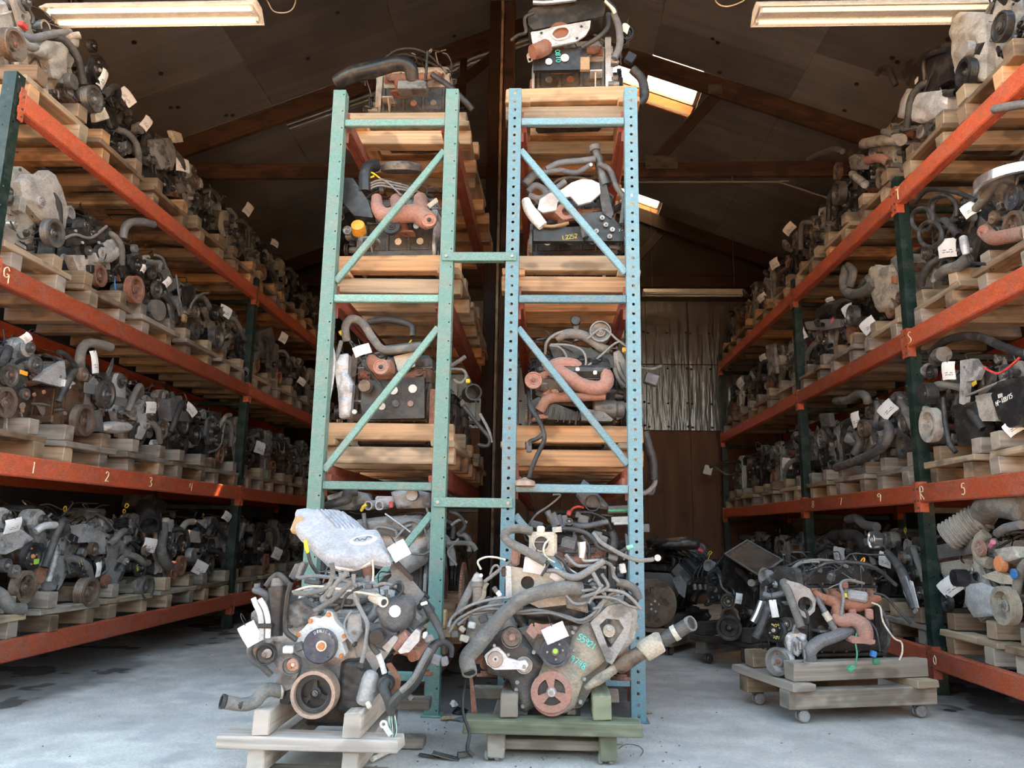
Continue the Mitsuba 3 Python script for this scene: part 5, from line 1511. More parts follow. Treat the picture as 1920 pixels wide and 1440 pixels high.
S.tube("water_hose", [(308, 976, 0.0), (306, 1000, -0.01), (302, 1030, -0.02), (308, 1052, -0.03), (318, 1062, -0.03)], [8, 8.5, 9, 10, 9], "rubber_grey", 14, 5)
S.tube("oil_filler", [(294, 962, 0.02), (294, 994, 0.02)], 9, "plastic_black", 14)
S.disc("oil_filler_cap", 296, 962, 9, "plastic_black", 0.0, 0.012, None, "plain", 14)
S.block("air_box", 298, 946, 62, 22, 0.22, "plastic_black", 0.06, rot((1, 0, 0), -12), label="black air box")
S.tube("hose_cap", [(308, 972, 0.0), (308, 982, 0.0)], 9, "cream", 14)
S = on_l(0, 3)
S.tube("outlet_neck", [(340, 992, 0.0), (350, 980, -0.01), (363, 978, -0.02)], 6, "alu_dusty", 12)
pulleys(S, [(338, 1019, 16, "plastic_black", "disc"), (335, 1060, 18, "rust", "disc", "steel_brown"), (317, 1027, 8, "steel_dark", "idler")])
S.plate("cam_cover", [(344, 1000), (352, 993), (378, 998), (376, 1018), (352, 1016)], "alu_clean", 0.0, 0.08)
S.disc("alternator_end", 352, 1040, 13, "alu", -0.01, 0.05, None, "plain", 18)
S.tube("dipstick_loop", [(234, 950, 0.04), (237, 944, 0.04), (241, 948, 0.04), (237, 952, 0.04), (234, 950, 0.04)], 1.2, "yellow", 6)
S = on_l(0, 4)
S.plate("cam_cover", [(398, 1008), (412, 1006), (416, 1024), (396, 1032)], "chrome", 0.02, 0.04)
S.tube("hose", [(400, 975, 0.02), (412, 992, 0.0), (424, 1010, 0.0)], 5, "rubber", 9)
# G rack, third shelf
S = on_l(2, 0)
S.cast("chain_cover", [(37, 340), (55, 326), (77, 327), (90, 318), (104, 328), (116, 352), (127, 390), (123, 430), (100, 433), (73, 410), (43, 377)], "alu_dusty", 0.0, 0.05, label="dusty aluminium chain cover")
S.plate("chain_cover_rim", [(76, 336), (92, 327), (104, 334), (118, 392), (108, 394)], "alu", -0.015, 0.02)
S.disc("crank_pulley", 90, 437, 27, "steel_dark", -0.03, 0.05, "steel", "spoked", 26)
S.disc("idler_pulley", 70, 378, 10, "alu", -0.02, 0.03, "steel", "idler", 16)
S.block("cast_box", 44, 384, 18, 30, 0.05, "alu_dusty", -0.01)
S = on_l(2, 1)
S.plate("rocker_cover", [(122, 428), (200, 424), (210, 430), (208, 452), (124, 462)], "plastic_black", 0.0, 0.10, label="black rocker cover with plug stubs")
S.bolts("plug_stub", [(140, 433), (153, 455), (184, 455), (168, 440)], 3, "alu_clean", 0.0)
S.tube("radiator_hose", [(231, 448, 0.0), (234, 428, 0.0), (246, 417, -0.02), (266, 416, -0.05), (288, 421, -0.07)], 7.5, "plastic_grey", 12, 5, (1,))
S.cast("cast_bracket", [(178, 475), (200, 450), (220, 446), (236, 470), (210, 492), (180, 492)], "alu", 0.0, 0.04)
S.disc("sensor_drum", 248, 466, 8, "plastic_grey", 0.0, 0.03, None, "plain", 14)
S.tube("fuel_pipe", [(110, 452, 0.0), (140, 440, -0.01), (170, 446, -0.01), (200, 424, 0.0)], 3, "wire_grey", 8)
S = on_l(2, 2)
S.disc("crank_pulley", 245, 543, 26, "rust", -0.02, 0.05, "steel_brown", "spoked", 26, label="rusty crank pulley")
pulleys(S, [(290, 543, 16, "steel_dark", "disc"), (253, 497, 17, "plastic_black", "disc"), (281, 513, 11, "steel_dark", "idler")])
S.tube("ac_drum", [(276, 582, 0.10), (290, 582, 0.0), (298, 582, -0.04)], [20, 21, 20], "rubber_grey", 18, 3)
S.tube("fan_blade", [(290, 478, 0.0), (304, 484, -0.02), (311, 500, -0.02)], 3, "plastic_grey", 6)
S.plate("fan_blade", [(302, 508), (316, 502), (332, 540), (318, 548)], "plastic_grey", -0.02, 0.006)
S.plate("block_side", [(135, 478), (205, 480), (208, 512), (150, 515)], "alu_dusty", 0.02, 0.06)
S.tube("vacuum_line", [(215, 520, 0.0), (216, 540, -0.02), (224, 552, -0.02)], 1.5, "blue", 6)
S = on_l(2, 3)
S.tube("dipstick_tube", [(352, 590, 0.0), (362, 565, -0.02), (378, 552, -0.02), (390, 550, -0.02)], 2.6, "wire_grey", 8)
S.block("oil_sender", 349, 597, 11, 14, 0.03, "cardboard", -0.02)
S.tube("bypass_hose", [(308, 545, 0.0), (316, 575, -0.02), (320, 600, -0.02)], 3, "plastic_grey", 8)
S.tube("loom", [(330, 515, 0.0), (335, 550, -0.02), (340, 576, -0.02)], 2, "wire_grey", 7)
S.plate("fan_blade", [(340, 538), (362, 534), (366, 566), (344, 568)], "plastic_black", -0.02, 0.006)
S.tube("wire_ring", [(418, 535, 0.0), (432, 530, -0.02), (438, 538, -0.02), (430, 541, -0.02)], 1.4, "wire_grey", 6)
S = on_l(2, 4)
pulleys(S, [(398, 586, 16, "plastic_black", "disc"), (412, 586, 11, "steel_dark", "idler")])
S.disc("crank_pulley", 399, 632, 22, "steel_dark", -0.02, 0.06, "steel", "disc", 24)
S = on_l(2, 5)
pulleys(S, [(447, 650, 21, "plastic_black", "disc", "steel_dark")])
S.tube("radiator_hose", [(455, 636, 0.0), (470, 648, -0.02), (480, 660, -0.03), (472, 680, -0.04), (458, 700, -0.05)], 8, "plastic_grey", 12, 5, (1,))
S.cast("intake_casting", [(484, 622), (510, 612), (516, 640), (508, 676), (486, 672)], "alu_dark", 0.0, 0.06)
# G rack, top shelf
S = on_l(3, 0)
S.disc("exhaust_flange", 14, 84, 30, "iron_brown", -0.02, 0.05, "rust", "disc", 26)
S.cast("water_pump_casting", [(60, 100), (86, 75), (120, 80), (150, 66), (148, 88), (128, 96), (125, 140), (112, 150), (98, 146), (90, 112)], "alu_dusty", -0.01, 0.05, label="dusty cast pump body")
S.disc("crank_pulley", 163, 186, 25, "steel_dark", -0.03, 0.06, "alu", "disc", 26)
S.disc("idler_pulley", 127, 153, 15, "steel_dark", -0.03, 0.04, "steel_dark", "plain", 20)
S.tube("intake_hose", [(-5, 62, 0.05), (30, 64, 0.02), (60, 72, 0.0), (90, 66, 0.0), (130, 60, 0.02)], 8, "plastic_grey", 12)
S.tube("water_neck", [(118, 70, 0.02), (136, 68, 0.0), (150, 66, -0.03)], 7, "alu_dusty", 12)
S.block("relay", 48, 48, 18, 10, 0.03, "red", 0.0)
S.disc("pulley", 168, 86, 12, "plastic_black", 0.02, 0.03, "alu", "disc", 18)
S = on_l(3, 1)
pulleys(S, [(180, 132, 27, "plastic_black", "disc", "alu"), (233, 190, 12, "steel_dark", "idler")])
S.cast("chain_cover", [(196, 200), (206, 222), (180, 230), (178, 214)], "cream", -0.02, 0.03)
S.mark("28", 265, 232, 9, "paint_yellow", 0.0, -10)
S = on_l(3, 2)
S.cast("chain_cover", [(288, 262), (320, 258), (332, 290), (324, 320), (302, 318), (290, 290)], "alu", 0.0, 0.05)
S.plate("cam_cover", [(322, 244), (340, 250), (344, 266), (330, 268)], "cream", 0.0, 0.04)
# lettered rack, top shelf
S = on_r(3, 0, 1)
S.cast("chain_cover", [(1785, 32), (1800, 22), (1846, 24), (1852, 90), (1850, 152), (1795, 156), (1783, 100)], "alu_dusty", 0.0, 0.05, label="dusty aluminium chain cover")
S.disc("crank_pulley", 1821, 136, 26, "plastic_black", -0.03, 0.05, "steel_dark", "spoked", 26)
S.disc("idler_pulley", 1822, 92, 15, "alu", -0.03, 0.04, "alu_dusty", "plain", 20)
S.tube("oil_filter", [(1836, 92, 0.0), (1846, 92, 0.0)], 12, "plastic_black", 16)
S = on_r(3, 0, 0)
S.disc("ring_gear", 1888, 50, 28, "plastic_black", -0.02, 0.04, "steel_dark", "idler", 26)
S.tube("coolant_hose", [(1930, 194, -0.05), (1900, 198, -0.10), (1864, 205, -0.13)], 8, "plastic_grey", 14, 5, (1,), label="grey hose reaching over the beam")
S = on_r(3, 0, 2)
S.plate("intake_box", [(1683, 124), (1727, 102), (1771, 80), (1780, 110), (1782, 149), (1742, 172), (1718, 170), (1700, 160)], "plastic_black", 0.0, 0.14, label="black plastic intake box")
S.tube("intake_rib", [(1734, 150, 0.0), (1732, 112, -0.02), (1748, 100, -0.02), (1778, 92, 0.0)], 5, "plastic_black", 8)
S.block("sticker", 1718, 151, 13, 9, 0.002, "white_plastic", -0.004)
S.tube("vent_hose", [(1645, 138, 0.0), (1654, 128, -0.02), (1664, 128, -0.02), (1672, 142, -0.02), (1680, 160, 0.0)], 5, "rubber", 10)
S.cast("head_casting", [(1682, 220), (1690, 186), (1704, 160), (1710, 176), (1740, 172), (1778, 168), (1775, 210), (1750, 222), (1729, 232), (1700, 224)], "alu_clean", -0.02, 0.08, (), label="pale bare casting")
S.bolts("casting_bolt", [(1700, 186), (1722, 190), (1746, 182), (1766, 186), (1735, 214)], 4.5, "alu_dusty", -0.02)
S = on_r(3, 1, 0)
pulleys(S, [(1575, 321, 17, "iron_brown", "disc", "steel_dark")])
S.disc("crank_pulley", 1581, 362, 22, "steel_dark", -0.03, 0.06, "steel_dark", "disc", 26)
S.tube("radiator_hose", [(1580, 284, 0.0), (1566, 279, -0.02), (1548, 284, -0.04), (1516, 298, -0.06)], 5.5, "plastic_grey", 12, 5, (1,))
S.cast("pump_casting", [(1590, 296), (1604, 288), (1620, 300), (1616, 318), (1596, 318)], "alu", -0.01, 0.05)
S.tube("oil_filter", [(1598, 326, 0.0), (1622, 346, -0.03)], 7, "alu", 14)
S.tube("exhaust_pipe", [(1620, 302, 0.02), (1650, 296, 0.0), (1666, 304, 0.02)], 8, "rust_pink", 12)
S.tube("intake_runner", [(1620, 270, 0.03), (1660, 262, 0.02), (1690, 262, 0.02)], 10, "alu_dusty", 12)
# lettered rack, third shelf
S = on_r(2, 0, 0)
for k, (u, v, r) in enumerate(((1771, 392, 25), (1768, 396, 30), (1730, 412, 22), (1745, 440, 24))):
    S.tube("coiled_hose", [(u + r * 0.9 * math.cos(t), v + r * math.sin(t), -0.03 - 0.01 * k) for t in np.linspace(0.5 * k, 6.1 + 0.5 * k, 11)], 4.5, "rubber", 9, 4)
S.tube("exhaust_manifold", [(1846, 433, -0.02), (1862, 446, -0.04), (1885, 444, -0.04), (1925, 436, -0.02)], 13, "rust_pink", 16, 5, label="rusty pink manifold pipe")
S.disc("manifold_flange", 1848, 434, 11, "rust_pink", -0.05, 0.02, "rust", "idler", 18)
f0 = S.p(1905, 350, 0.02)
S.own(1905, 350).part("filter_ring", lathe([(0.17, 0), (0.185, 0.004), (0.185, 0.052), (0.17, 0.056), (0, 0.060)], f0, (0, 0, 1), 36), "chrome", None, "bright perforated air filter ring", local=False)
S.tube("ignition_coil", [(1806, 446, -0.05), (1809, 462, -0.06), (1812, 478, -0.06)], [7, 8, 6], "alu_clean", 12)
S.tube("radiator_hose", [(1762, 517, -0.04), (1775, 506, -0.06), (1796, 500, -0.06), (1815, 484, -0.05)], 10.5, "rubber_grey", 14, 5, (0,), label="tan grey hose lying over the pallet edge")
S.disc("idler_pulley", 1742, 474, 14, "steel_dark", -0.02, 0.03, "steel", "idler", 18)
S.tube("plug_lead", [(1815, 478, -0.05), (1822, 492, -0.08), (1850, 496, -0.08), (1862, 506, -0.06)], 3, "wire_black", 8)
S.tube("plug_lead", [(1716, 380, -0.02), (1740, 356, -0.04), (1790, 360, -0.05), (1830, 376, -0.03)], 4, "wire_black", 8)
S = on_r(2, 1, 0)
S.cast("intake_casting", [(1632, 500), (1676, 496), (1680, 580), (1648, 586), (1636, 560), (1626, 530)], "tan_dusty", 0.0, 0.08, label="dusty tan intake casting")
S.tube("dusty_hose", [(1588, 500, 0.0), (1582, 530, -0.03), (1592, 550, -0.04), (1618, 548, -0.04), (1640, 530, -0.02)], 9, "rubber_grey", 14, 5)
S.tube("dusty_hose", [(1590, 498, 0.0), (1600, 510, -0.02), (1594, 536, -0.03)], 7, "rubber_grey", 12)
S.plate("red_gasket", [(1632, 518), (1676, 518), (1676, 532), (1640, 528)], "rust_orange", -0.01, 0.02)
S.plate("cream_pipe_plate", [(1640, 496), (1672, 502), (1672, 510), (1644, 508)], "cream", -0.02, 0.03)
S.disc("crank_pulley", 1606, 592, 20, "steel_dark", -0.02, 0.05, "steel_dark", "disc", 22)
S = on_r(2, 1, 1)
S.plate("cam_cover", [(1508, 604), (1548, 598), (1584, 598), (1582, 612), (1540, 620), (1512, 618)], "cover_grey", 0.0, 0.10, label="grey cam cover")
S.block("pink_mark", 1560, 601, 16, 8, 0.004, "paint_pink", -0.012)
S.tube("intake_box", [(1540, 590, 0.05), (1560, 578, 0.03), (1585, 572, 0.05)], 14, "plastic_black", 14)
S = on_r(2, 2, 0)
S.plate("mount_bracket", [(1437, 648), (1450, 644), (1456, 700), (1442, 704), (1436, 670)], "alu", 0.0, 0.03)
S.disc("oil_filter", 1472, 676, 10, "alu_dusty", 0.0, 0.06, None, "plain", 16)
S.disc("pulley_boss", 1440, 651, 4, "steel", -0.01, 0.02, None, "plain", 10)
# lettered rack, second shelf
S = on_r(1, 0, 0)
S.disc("pump_pulley", 1751, 738, 21, "iron_black", -0.05, 0.07, "alu", "plain", 28, label="glossy black pump drum")
S.disc("pump_nose", 1741, 738, 4, "alu_clean", -0.10, 0.02, None, "plain", 10)
S.disc("crank_pulley", 1754, 797, 33, "alu_dusty", -0.04, 0.05, "alu_dusty", "spoked", 30, label="dusty tan spoked crank pulley")
pulleys(S, [(1711, 724, 13, "plastic_black", "disc", "alu"), (1752, 698, 14, "plastic_black", "disc", "steel")])
S.tube("mount_arm", [(1718, 706, 0.0), (1730, 700, 0.0), (1742, 690, 0.0)], 10, "alu", 14)
S.tube("intake_neck", [(1756, 674, 0.0), (1762, 666, -0.03), (1770, 664, -0.04)], 14, "alu_dark", 16)
S.plate("alternator_bracket", [(1800, 676), (1824, 672), (1838, 692), (1830, 712), (1812, 716), (1808, 760), (1798, 756), (1800, 716)], "alu", -0.02, 0.03, [(1808, 690, 4)], label="tall grey cast bracket")
S.plate("air_box", [(1858, 742), (1870, 716), (1925, 704), (1930, 792), (1892, 802), (1872, 786)], "plastic_black", -0.06, 0.12, label="black box with a white painted number")
S.mark("HP-188/15", 1868, 762, 9, "paint_white", -0.064, 8, adv=1.0)
S.block("box_sticker", 1875, 742, 15, 8, 0.002, "white_plastic", -0.066)
S.block("yellow_tag", 1826, 719, 15, 8, 0.004, "yellow", -0.05, rot((1, 0, 0), -10))
S.tube("loom", [(1745, 660, 0.0), (1780, 636, -0.01), (1830, 630, 0.0), (1880, 650, -0.02), (1930, 668, -0.02)], 7, "wire_black", 10)
S.tube("loom", [(1845, 690, -0.03), (1870, 700, -0.04), (1890, 690, -0.04), (1915, 668, -0.03)], 2.4, "red", 7)
S.tube("loom", [(1812, 742, -0.04), (1830, 735, -0.05), (1866, 720, -0.05), (1884, 712, -0.05)], 2.4, "wire_grey", 7)
S.tube("drain_pipe", [(1768, 746, -0.06), (1772, 790, -0.07), (1780, 830, -0.07), (1792, 848, -0.06)], 4.5, "rubber", 10)
S.cast("block_casting", [(1786, 760), (1830, 752), (1848, 800), (1840, 836), (1796, 836)], "iron_black", -0.01, 0.05)
S.plate("mount_foot", [(1828, 742), (1858, 736), (1868, 790), (1838, 790)], "alu_dusty", -0.02, 0.05)
S.tube("oil_feed", [(1704, 768, 0.0), (1728, 766, -0.02), (1744, 770, -0.02)], 6, "alu_clean", 10)
S = on_r(1, 1, 0)
S.tube("radiator_hose", [(1568, 752, 0.0), (1590, 750, -0.03), (1608, 740, -0.04), (1622, 742, -0.04), (1628, 756, -0.02)], 7.5, "rubber_grey", 12, 5, (0,))
S.tube("radiator_hose", [(1648, 800, 0.0), (1660, 794, -0.04), (1667, 806, -0.05), (1662, 830, -0.06), (1640, 848, -0.07), (1606, 864, -0.08), (1568, 877, -0.08)], 8.5, "plastic_grey", 14, 5, label="long S-bent grey hose hanging over the pallet")
S.tube("radiator_hose", [(1606, 814, 0.0), (1612, 830, -0.02), (1602, 852, -0.05)], 8, "plastic_grey", 12)
S.disc("pulley", 1627, 804, 18, "iron_brown", -0.02, 0.05, "steel_brown", "disc", 22)
S.plate("block_side", [(1660, 810), (1694, 800), (1696, 838), (1668, 838)], "iron_brown", 0.01, 0.06)
S.cast("cast_arm", [(1568, 810), (1584, 806), (1606, 830), (1598, 836), (1576, 826)], "alu", -0.01, 0.03)
S.disc("pulley", 1544, 824, 18, "alu_dark", -0.02, 0.03, "alu", "disc", 22)
S = on_r(1, 1, 1)
S.cast("cast_bracket", [(1536, 776), (1554, 774), (1558, 800), (1540, 802)], "plastic_grey", 0.0, 0.04)
S.disc("pulley", 1548, 856, 20, "iron_black", 0.0, 0.03, "steel_dark", "disc", 20)
# lettered rack, lowest shelf
S = on_r(0, 0, 0)
b0, b1 = S.p(1846, 966, 0.05), S.p(1774, 1008, -0.10)
S.own(1810, 990).part("intake_bellows", bellows(b0, b1, S.m(28, 1810, 990), 10, 24), "alu_dusty", None, "tan ribbed intake bellows", local=False)
S.tube("intake_duct", [(1842, 968, 0.05), (1856, 948, 0.0), (1890, 946, 0.0), (1935, 960, 0.02)], [24, 24, 26, 26], "rubber_grey", 20, 5, label="broad dusty intake duct")
S.block("duct_box", 1838, 950, 56, 26, 0.14, "plastic_grey", 0.0, rot((1, 0, 0), 8), 0.012)
S.tube("dusty_pipe", [(1850, 1000, -0.02), (1838, 1012, -0.04), (1834, 1032, -0.05), (1842, 1050, -0.05), (1856, 1056, -0.04)], 11, "tan_dusty", 14)
S.tube("dusty_pipe", [(1870, 1000, -0.02), (1886, 990, -0.04), (1915, 984, -0.04)], 8, "plastic_grey", 12)
S.disc("pulley_face", 1842, 1028, 15, "rust_pink", -0.06, 0.02, "alu_dusty", "disc", 20)
S.disc("rusty_cap", 1882, 1058, 15, "rust_orange", -0.04, 0.03, "rust", "plain", 20)
S.disc("blue_cap", 1903, 1076, 10, "blue", -0.07, 0.01, None, "plain", 16, label="torn blue sticker")
S.plate("mount_bracket", [(1838, 1080), (1866, 1070), (1896, 1080), (1900, 1096), (1874, 1094)], "cream", -0.04, 0.03)
S.cast("valve_box", [(1864, 1030), (1900, 1024), (1914, 1046), (1880, 1056)], "alu_dusty", -0.05, 0.06)
S.disc("crank_pulley", 1896, 1136, 36, "tan_dusty", -0.05, 0.05, "alu", "spoked", 30, label="dusty spoked crank pulley")
S.cast("corroded_block", [(1812, 1096), (1840, 1092), (1872, 1104), (1866, 1154), (1826, 1158), (1808, 1130)], "alu_clean", -0.03, 0.05, label="corroded pale casting")
S.tube("fuel_tap", [(1858, 1024, -0.05), (1862, 1016, -0.06)], 5, "paint_pink", 8)
S = on_r(0, 0, 1)
S.plate("splash_sheet", [(1748, 1024), (1822, 1010), (1824, 1038), (1760, 1048)], "plastic_grey", -0.02, 0.01, label="flat grey plastic sheet")
S.plate("block_side", [(1756, 1056), (1806, 1048), (1810, 1076), (1770, 1084)], "alu_dusty", 0.0, 0.05)
S.disc("oil_filter", 1812, 1084, 16, "plastic_black", -0.03, 0.07, "steel", "plain", 20)
S.disc("pulley", 1782, 1130, 16, "plastic_black", -0.02, 0.03, "steel_dark", "disc", 20)
S = on_r(0, 1, 0)
S.disc("throttle_body", 1649, 1013, 17, "chrome", -0.04, 0.06, "alu_clean", "idler", 22, label="bright throttle body")
S.tube("intake_hose", [(1560, 1006, 0.0), (1590, 1002, -0.03), (1612, 1010, -0.04), (1622, 1028, -0.04), (1650, 1036, -0.03)], 10, "rubber", 14)
S.tube("intake_hose", [(1590, 974, 0.0), (1606, 972, -0.02), (1622, 984, -0.03), (1644, 988, -0.02)], 8, "plastic_grey", 12, 5, (0,))
S.tube("bent_duct", [(1664, 1036, -0.02), (1684, 1060, -0.06), (1698, 1090, -0.08), (1714, 1142, -0.09)], [7, 8, 9, 5], "plastic_grey", 10)
S.plate("foil_strip", [(1688, 1078), (1698, 1080), (1720, 1146), (1714, 1152), (1694, 1112)], "alu_clean", -0.09, 0.006)
S.plate("foil_strip", [(1704, 1088), (1710, 1090), (1722, 1140), (1716, 1138)], "white_plastic", -0.10, 0.006)
S = on_r(0, 1, 1)
S.block("air_box", 1590, 990, 60, 26, 0.16, "plastic_black", 0.05, None, 0.012)
S.disc("flywheel_face", 1622, 1070, 24, "iron_brown", 0.0, 0.03, "steel_dark", "disc", 24)

# centre row, behind the green frame
S = Spot(ENG["green", 3, 0], YF + 0.28)
S.tube("intake_duct", [(632, 155, 0.04), (660, 140, 0.0), (700, 130, -0.02), (744, 119, -0.02), (768, 126, -0.02), (774, 150, 0.02)], [13, 14, 14, 13, 12, 11], "plastic_black", 18, 5, label="long black intake duct")
S.tube("loom", [(810, 140, 0.0), (840, 160, -0.02), (868, 186, -0.02), (886, 206, 0.0)], 5, "wire_black", 9)
S.tube("dipstick_tube", [(798, 152, 0.0), (800, 120, 0.0), (802, 96, 0.0)], 2.4, "wire_black", 8)
S.block("carburettor", 772, 158, 50, 16, 0.1, "alu_dark", 0.0)
S = Spot(ENG["green", 2, 0], YF + 0.17)
a0 = S.p(752, 322, 0.16)
ENG["green", 2, 0].part("air_filter_lid", lathe([(0, 0.055), (0.05, 0.058), (0.115, 0.045), (0.125, 0.03), (0.12, 0.0), (0, 0.0)], a0, (0.0, -0.35, 1), 36), "alu_dark", None, "round grey air filter housing", local=False)
ENG["green", 2, 0].part("intake_boot", tube([S.p(684, 360, 0.0), S.p(684, 330, 0.0), S.p(690, 314, 0.02), S.p(706, 310, 0.06)], S.m(11, 690, 330), 14), "plastic_black", local=False)
S.plate("relay_box", [(640, 332), (662, 334), (690, 376), (700, 408), (664, 404), (642, 378)], "plastic_black", -0.02, 0.08, label="black ribbed side box")
S.tube("exhaust_log", [(706, 370, 0.0), (708, 390, -0.03), (722, 404, -0.05), (752, 402, -0.05), (780, 400, -0.05), (800, 412, -0.05), (808, 420, -0.05)], [9, 11, 14, 15, 16, 17, 14], "rust_pink", 18, 5, label="big rusty exhaust manifold")
for u, v in ((744, 374), (788, 372)):
    S.tube("exhaust_log", [(u, v, 0.02), (u + 2, v + 14, -0.03), (u + 2, v + 28, -0.05)], 12, "rust_pink", 14)
S.disc("manifold_mouth", 806, 416, 13, "rust_pink", -0.09, 0.03, "iron_black", "idler", 20)
S.tube("oil_filter", [(674, 445, 0.02), (674, 434, -0.06)], 1, "orange", 6)
o0 = S.p(674, 436, -0.02)
ENG["green", 2, 0].part("oil_filter", lathe([(S.m(12), 0), (S.m(15.5), 0.006), (S.m(15.5), 0.05), (S.m(14), 0.065), (S.m(8), 0.072), (0, 0.073)], o0, (0.05, -1, 0.35), 24), "orange", None, "bright orange oil filter", local=False)
S.disc("plug", 653, 435, 8, "steel", 0.0, 0.03, None, "idler", 16)
S.disc("seal_ring", 735, 426, 16, "plastic_black", -0.03, 0.03, "iron_black", "idler", 22)
S.disc("freeze_plug", 781, 424, 6, "steel", -0.02, 0.01, None, "plain", 16)
S.tube("dipstick", [(712, 334, 0.0), (730, 345, -0.02), (752, 366, -0.03)], 1.6, "wire_grey", 7)
S.tube("dipstick_handle", [(712, 334, 0.0), (698, 324, 0.0), (688, 326, 0.0), (690, 334, 0.0), (702, 330, 0.0)], 1.6, "yellow", 7)
for k in range(3):
    S.tube("fuel_line", [(690, 346 + 5 * k, 0.0), (712, 338 + 5 * k, 0.0), (745, 344 + 5 * k, 0.0), (766, 350 + 4 * k, 0.02)], 2, "wire_grey", 7)
S.plate("spark_shield", [(800, 384), (818, 370), (822, 378), (806, 390)], "cream", -0.05, 0.006)
S = Spot(ENG["green", 1, 0], YF + 0.15)
S.cast("timing_plate", [(628, 666), (654, 662), (652, 700), (662, 720), (656, 782), (636, 784), (634, 740), (628, 700)], "alu_clean", -0.01, 0.06, label="pale corroded timing case")
S.tube("white_tube", [(621, 642, -0.04), (626, 670, -0.05), (624, 705, -0.05), (618, 740, -0.04), (615, 756, -0.03)], 3.2, "white_plastic", 9)
S.tube("hose_loop", [(650, 640, 0.0), (648, 612, -0.02), (660, 598, -0.02), (680, 606, -0.02), (700, 636, -0.03), (720, 656, -0.04), (760, 654, -0.04), (790, 650, -0.03)], 7.5, "rubber_grey", 14, 5, label="fat grey hose looping over the engine")
S.tube("loom", [(690, 604, 0.02), (730, 600, 0.0), (770, 610, 0.0), (774, 630, 0.0)], 6, "rubber", 10)
S.tube("loom", [(640, 640, 0.0), (634, 660, -0.02), (628, 680, -0.02)], 4, "rubber_grey", 9)
S.block("yellow_plug", 642, 622, 14, 9, 0.03, "yellow", -0.02, rot((0, 1, 0), -25))
S.tube("exhaust_log", [(696, 672, 0.0), (704, 684, -0.03), (722, 690, -0.06), (736, 688, -0.07)], [10, 14, 15, 13], "rust", 16, 5, label="short rusty exhaust elbow")
S.disc("manifold_mouth", 716, 690, 14, "rust_pink", -0.09, 0.03, "iron_black", "idler", 20)
S.plate("gasket_plate", [(738, 668), (776, 660), (778, 686), (746, 696)], "cream", -0.01, 0.015)
S.plate("block_side", [(680, 714), (796, 706), (796, 784), (690, 786), (676, 760)], "iron_black", 0.0, 0.03, label="oily dark block side")
for u, v, r, m in ((774, 729, 8, "paint_white"), (738, 732, 8, "paint_white"), (770, 757, 6, "steel_brown"), (716, 762, 7, "cream"), (742, 757, 7, "blue_black")):
    S.disc("freeze_plug", u, v, r, m, -0.004, 0.006, None, "plain", 18)
S.disc("oil_filter", 687, 726, 12, "iron_brown", -0.03, 0.05, None, "plain", 18)
S.disc("mount_bolt", 666, 773, 5, "steel", -0.02, 0.02, None, "plain", 8)
S.tube("dipstick_tube", [(650, 630, 0.0), (672, 668, -0.03), (700, 704, -0.04), (718, 728, -0.03)], 1.8, "wire_black", 7)
S.block("edge_ring_gear", 811, 762, 12, 66, 0.18, "rust", 0.02, None, 0.003)
S.plate("inlet_comb", [(720, 648), (790, 640), (790, 660), (724, 664)], "plastic_black", 0.02, 0.08)
d0 = S.p(888, 735, 0.10)
ENG["green", 1, 0].part("intake_mouth", lathe([(S.m(15), -0.10), (S.m(17.5), -0.1), (S.m(17.5), -0.02), (S.m(18.5), 0), (S.m(15), 0), (S.m(14.5), -0.09), (0, -0.09)], d0, (0.35, -1, 0.0), 24), "plastic_black", None, "black open intake mouth in the gap between the frames", local=False)
S.tube("loom", [(846, 686, 0.1), (862, 676, 0.08), (873, 668, 0.08)], 4, "rubber_grey", 9)
S.tube("loom", [(846, 692, 0.1), (868, 694, 0.08), (874, 706, 0.08), (864, 718, 0.08), (850, 712, 0.08)], 3, "wire_grey", 8)
S.tube("loom", [(868, 760, 0.1), (900, 800, 0.08), (918, 822, 0.08), (914, 836, 0.08), (896, 834, 0.08)], 4, "wire_black", 9)
S.tube("loom", [(900, 776, 0.1), (916, 806, 0.08), (922, 830, 0.08)], 3, "wire_grey", 8)
S.block("yellow_plug", 877, 714, 8, 8, 0.02, "yellow", 0.06)
S = Spot(ENG["green", 0, 0], YF + 0.15)
for u, v in ((690, 951), (711, 951)):
    c = S.p(u, v - 3, -0.02)
    ENG["green", 0, 0].part("throttle_bore", lathe([(S.m(7), -0.1), (S.m(9.5), -0.1), (S.m(9.5), 0), (S.m(7), 0), (S.m(6.6), -0.08), (0, -0.08)], c, (-0.25, -1, -0.1), 20), "cover_grey", None, "twin grey throttle bore", local=False)
S.block("throttle_block", 720, 940, 36, 20, 0.06, "cover_grey", 0.01, None, 0.01)
S.tube("dipstick_handle", [(677, 958, -0.04), (682, 950, -0.05), (687, 946, -0.05)], [2.6, 3.4, 3], "yellow", 9)
S.tube("dipstick_tube", [(682, 962, -0.03), (684, 985, -0.03), (690, 1000, -0.02)], 4, "plastic_grey", 9)
S.tube("intake_hose", [(612, 962, 0.0), (614, 948, -0.02), (634, 942, -0.03), (652, 936, -0.02), (650, 926, 0.0), (670, 922, 0.02)], [7, 8, 8, 9, 9, 8], "rubber", 14)
S.cast("intake_shell", [(664, 975), (720, 968), (790, 966), (806, 985), (790, 1006), (690, 1004)], "alu_dark", 0.0, 0.10)
S.cast("intake_shell", [(640, 992), (690, 972), (760, 966), (806, 970), (812, 1010), (800, 1056), (764, 1078), (706, 1066), (660, 1040)], "alu", 0.06, 0.10)
S.cast("intake_shell", [(612, 930), (650, 918), (690, 925), (700, 945), (660, 956), (620, 955)], "alu_dark", 0.04, 0.08)
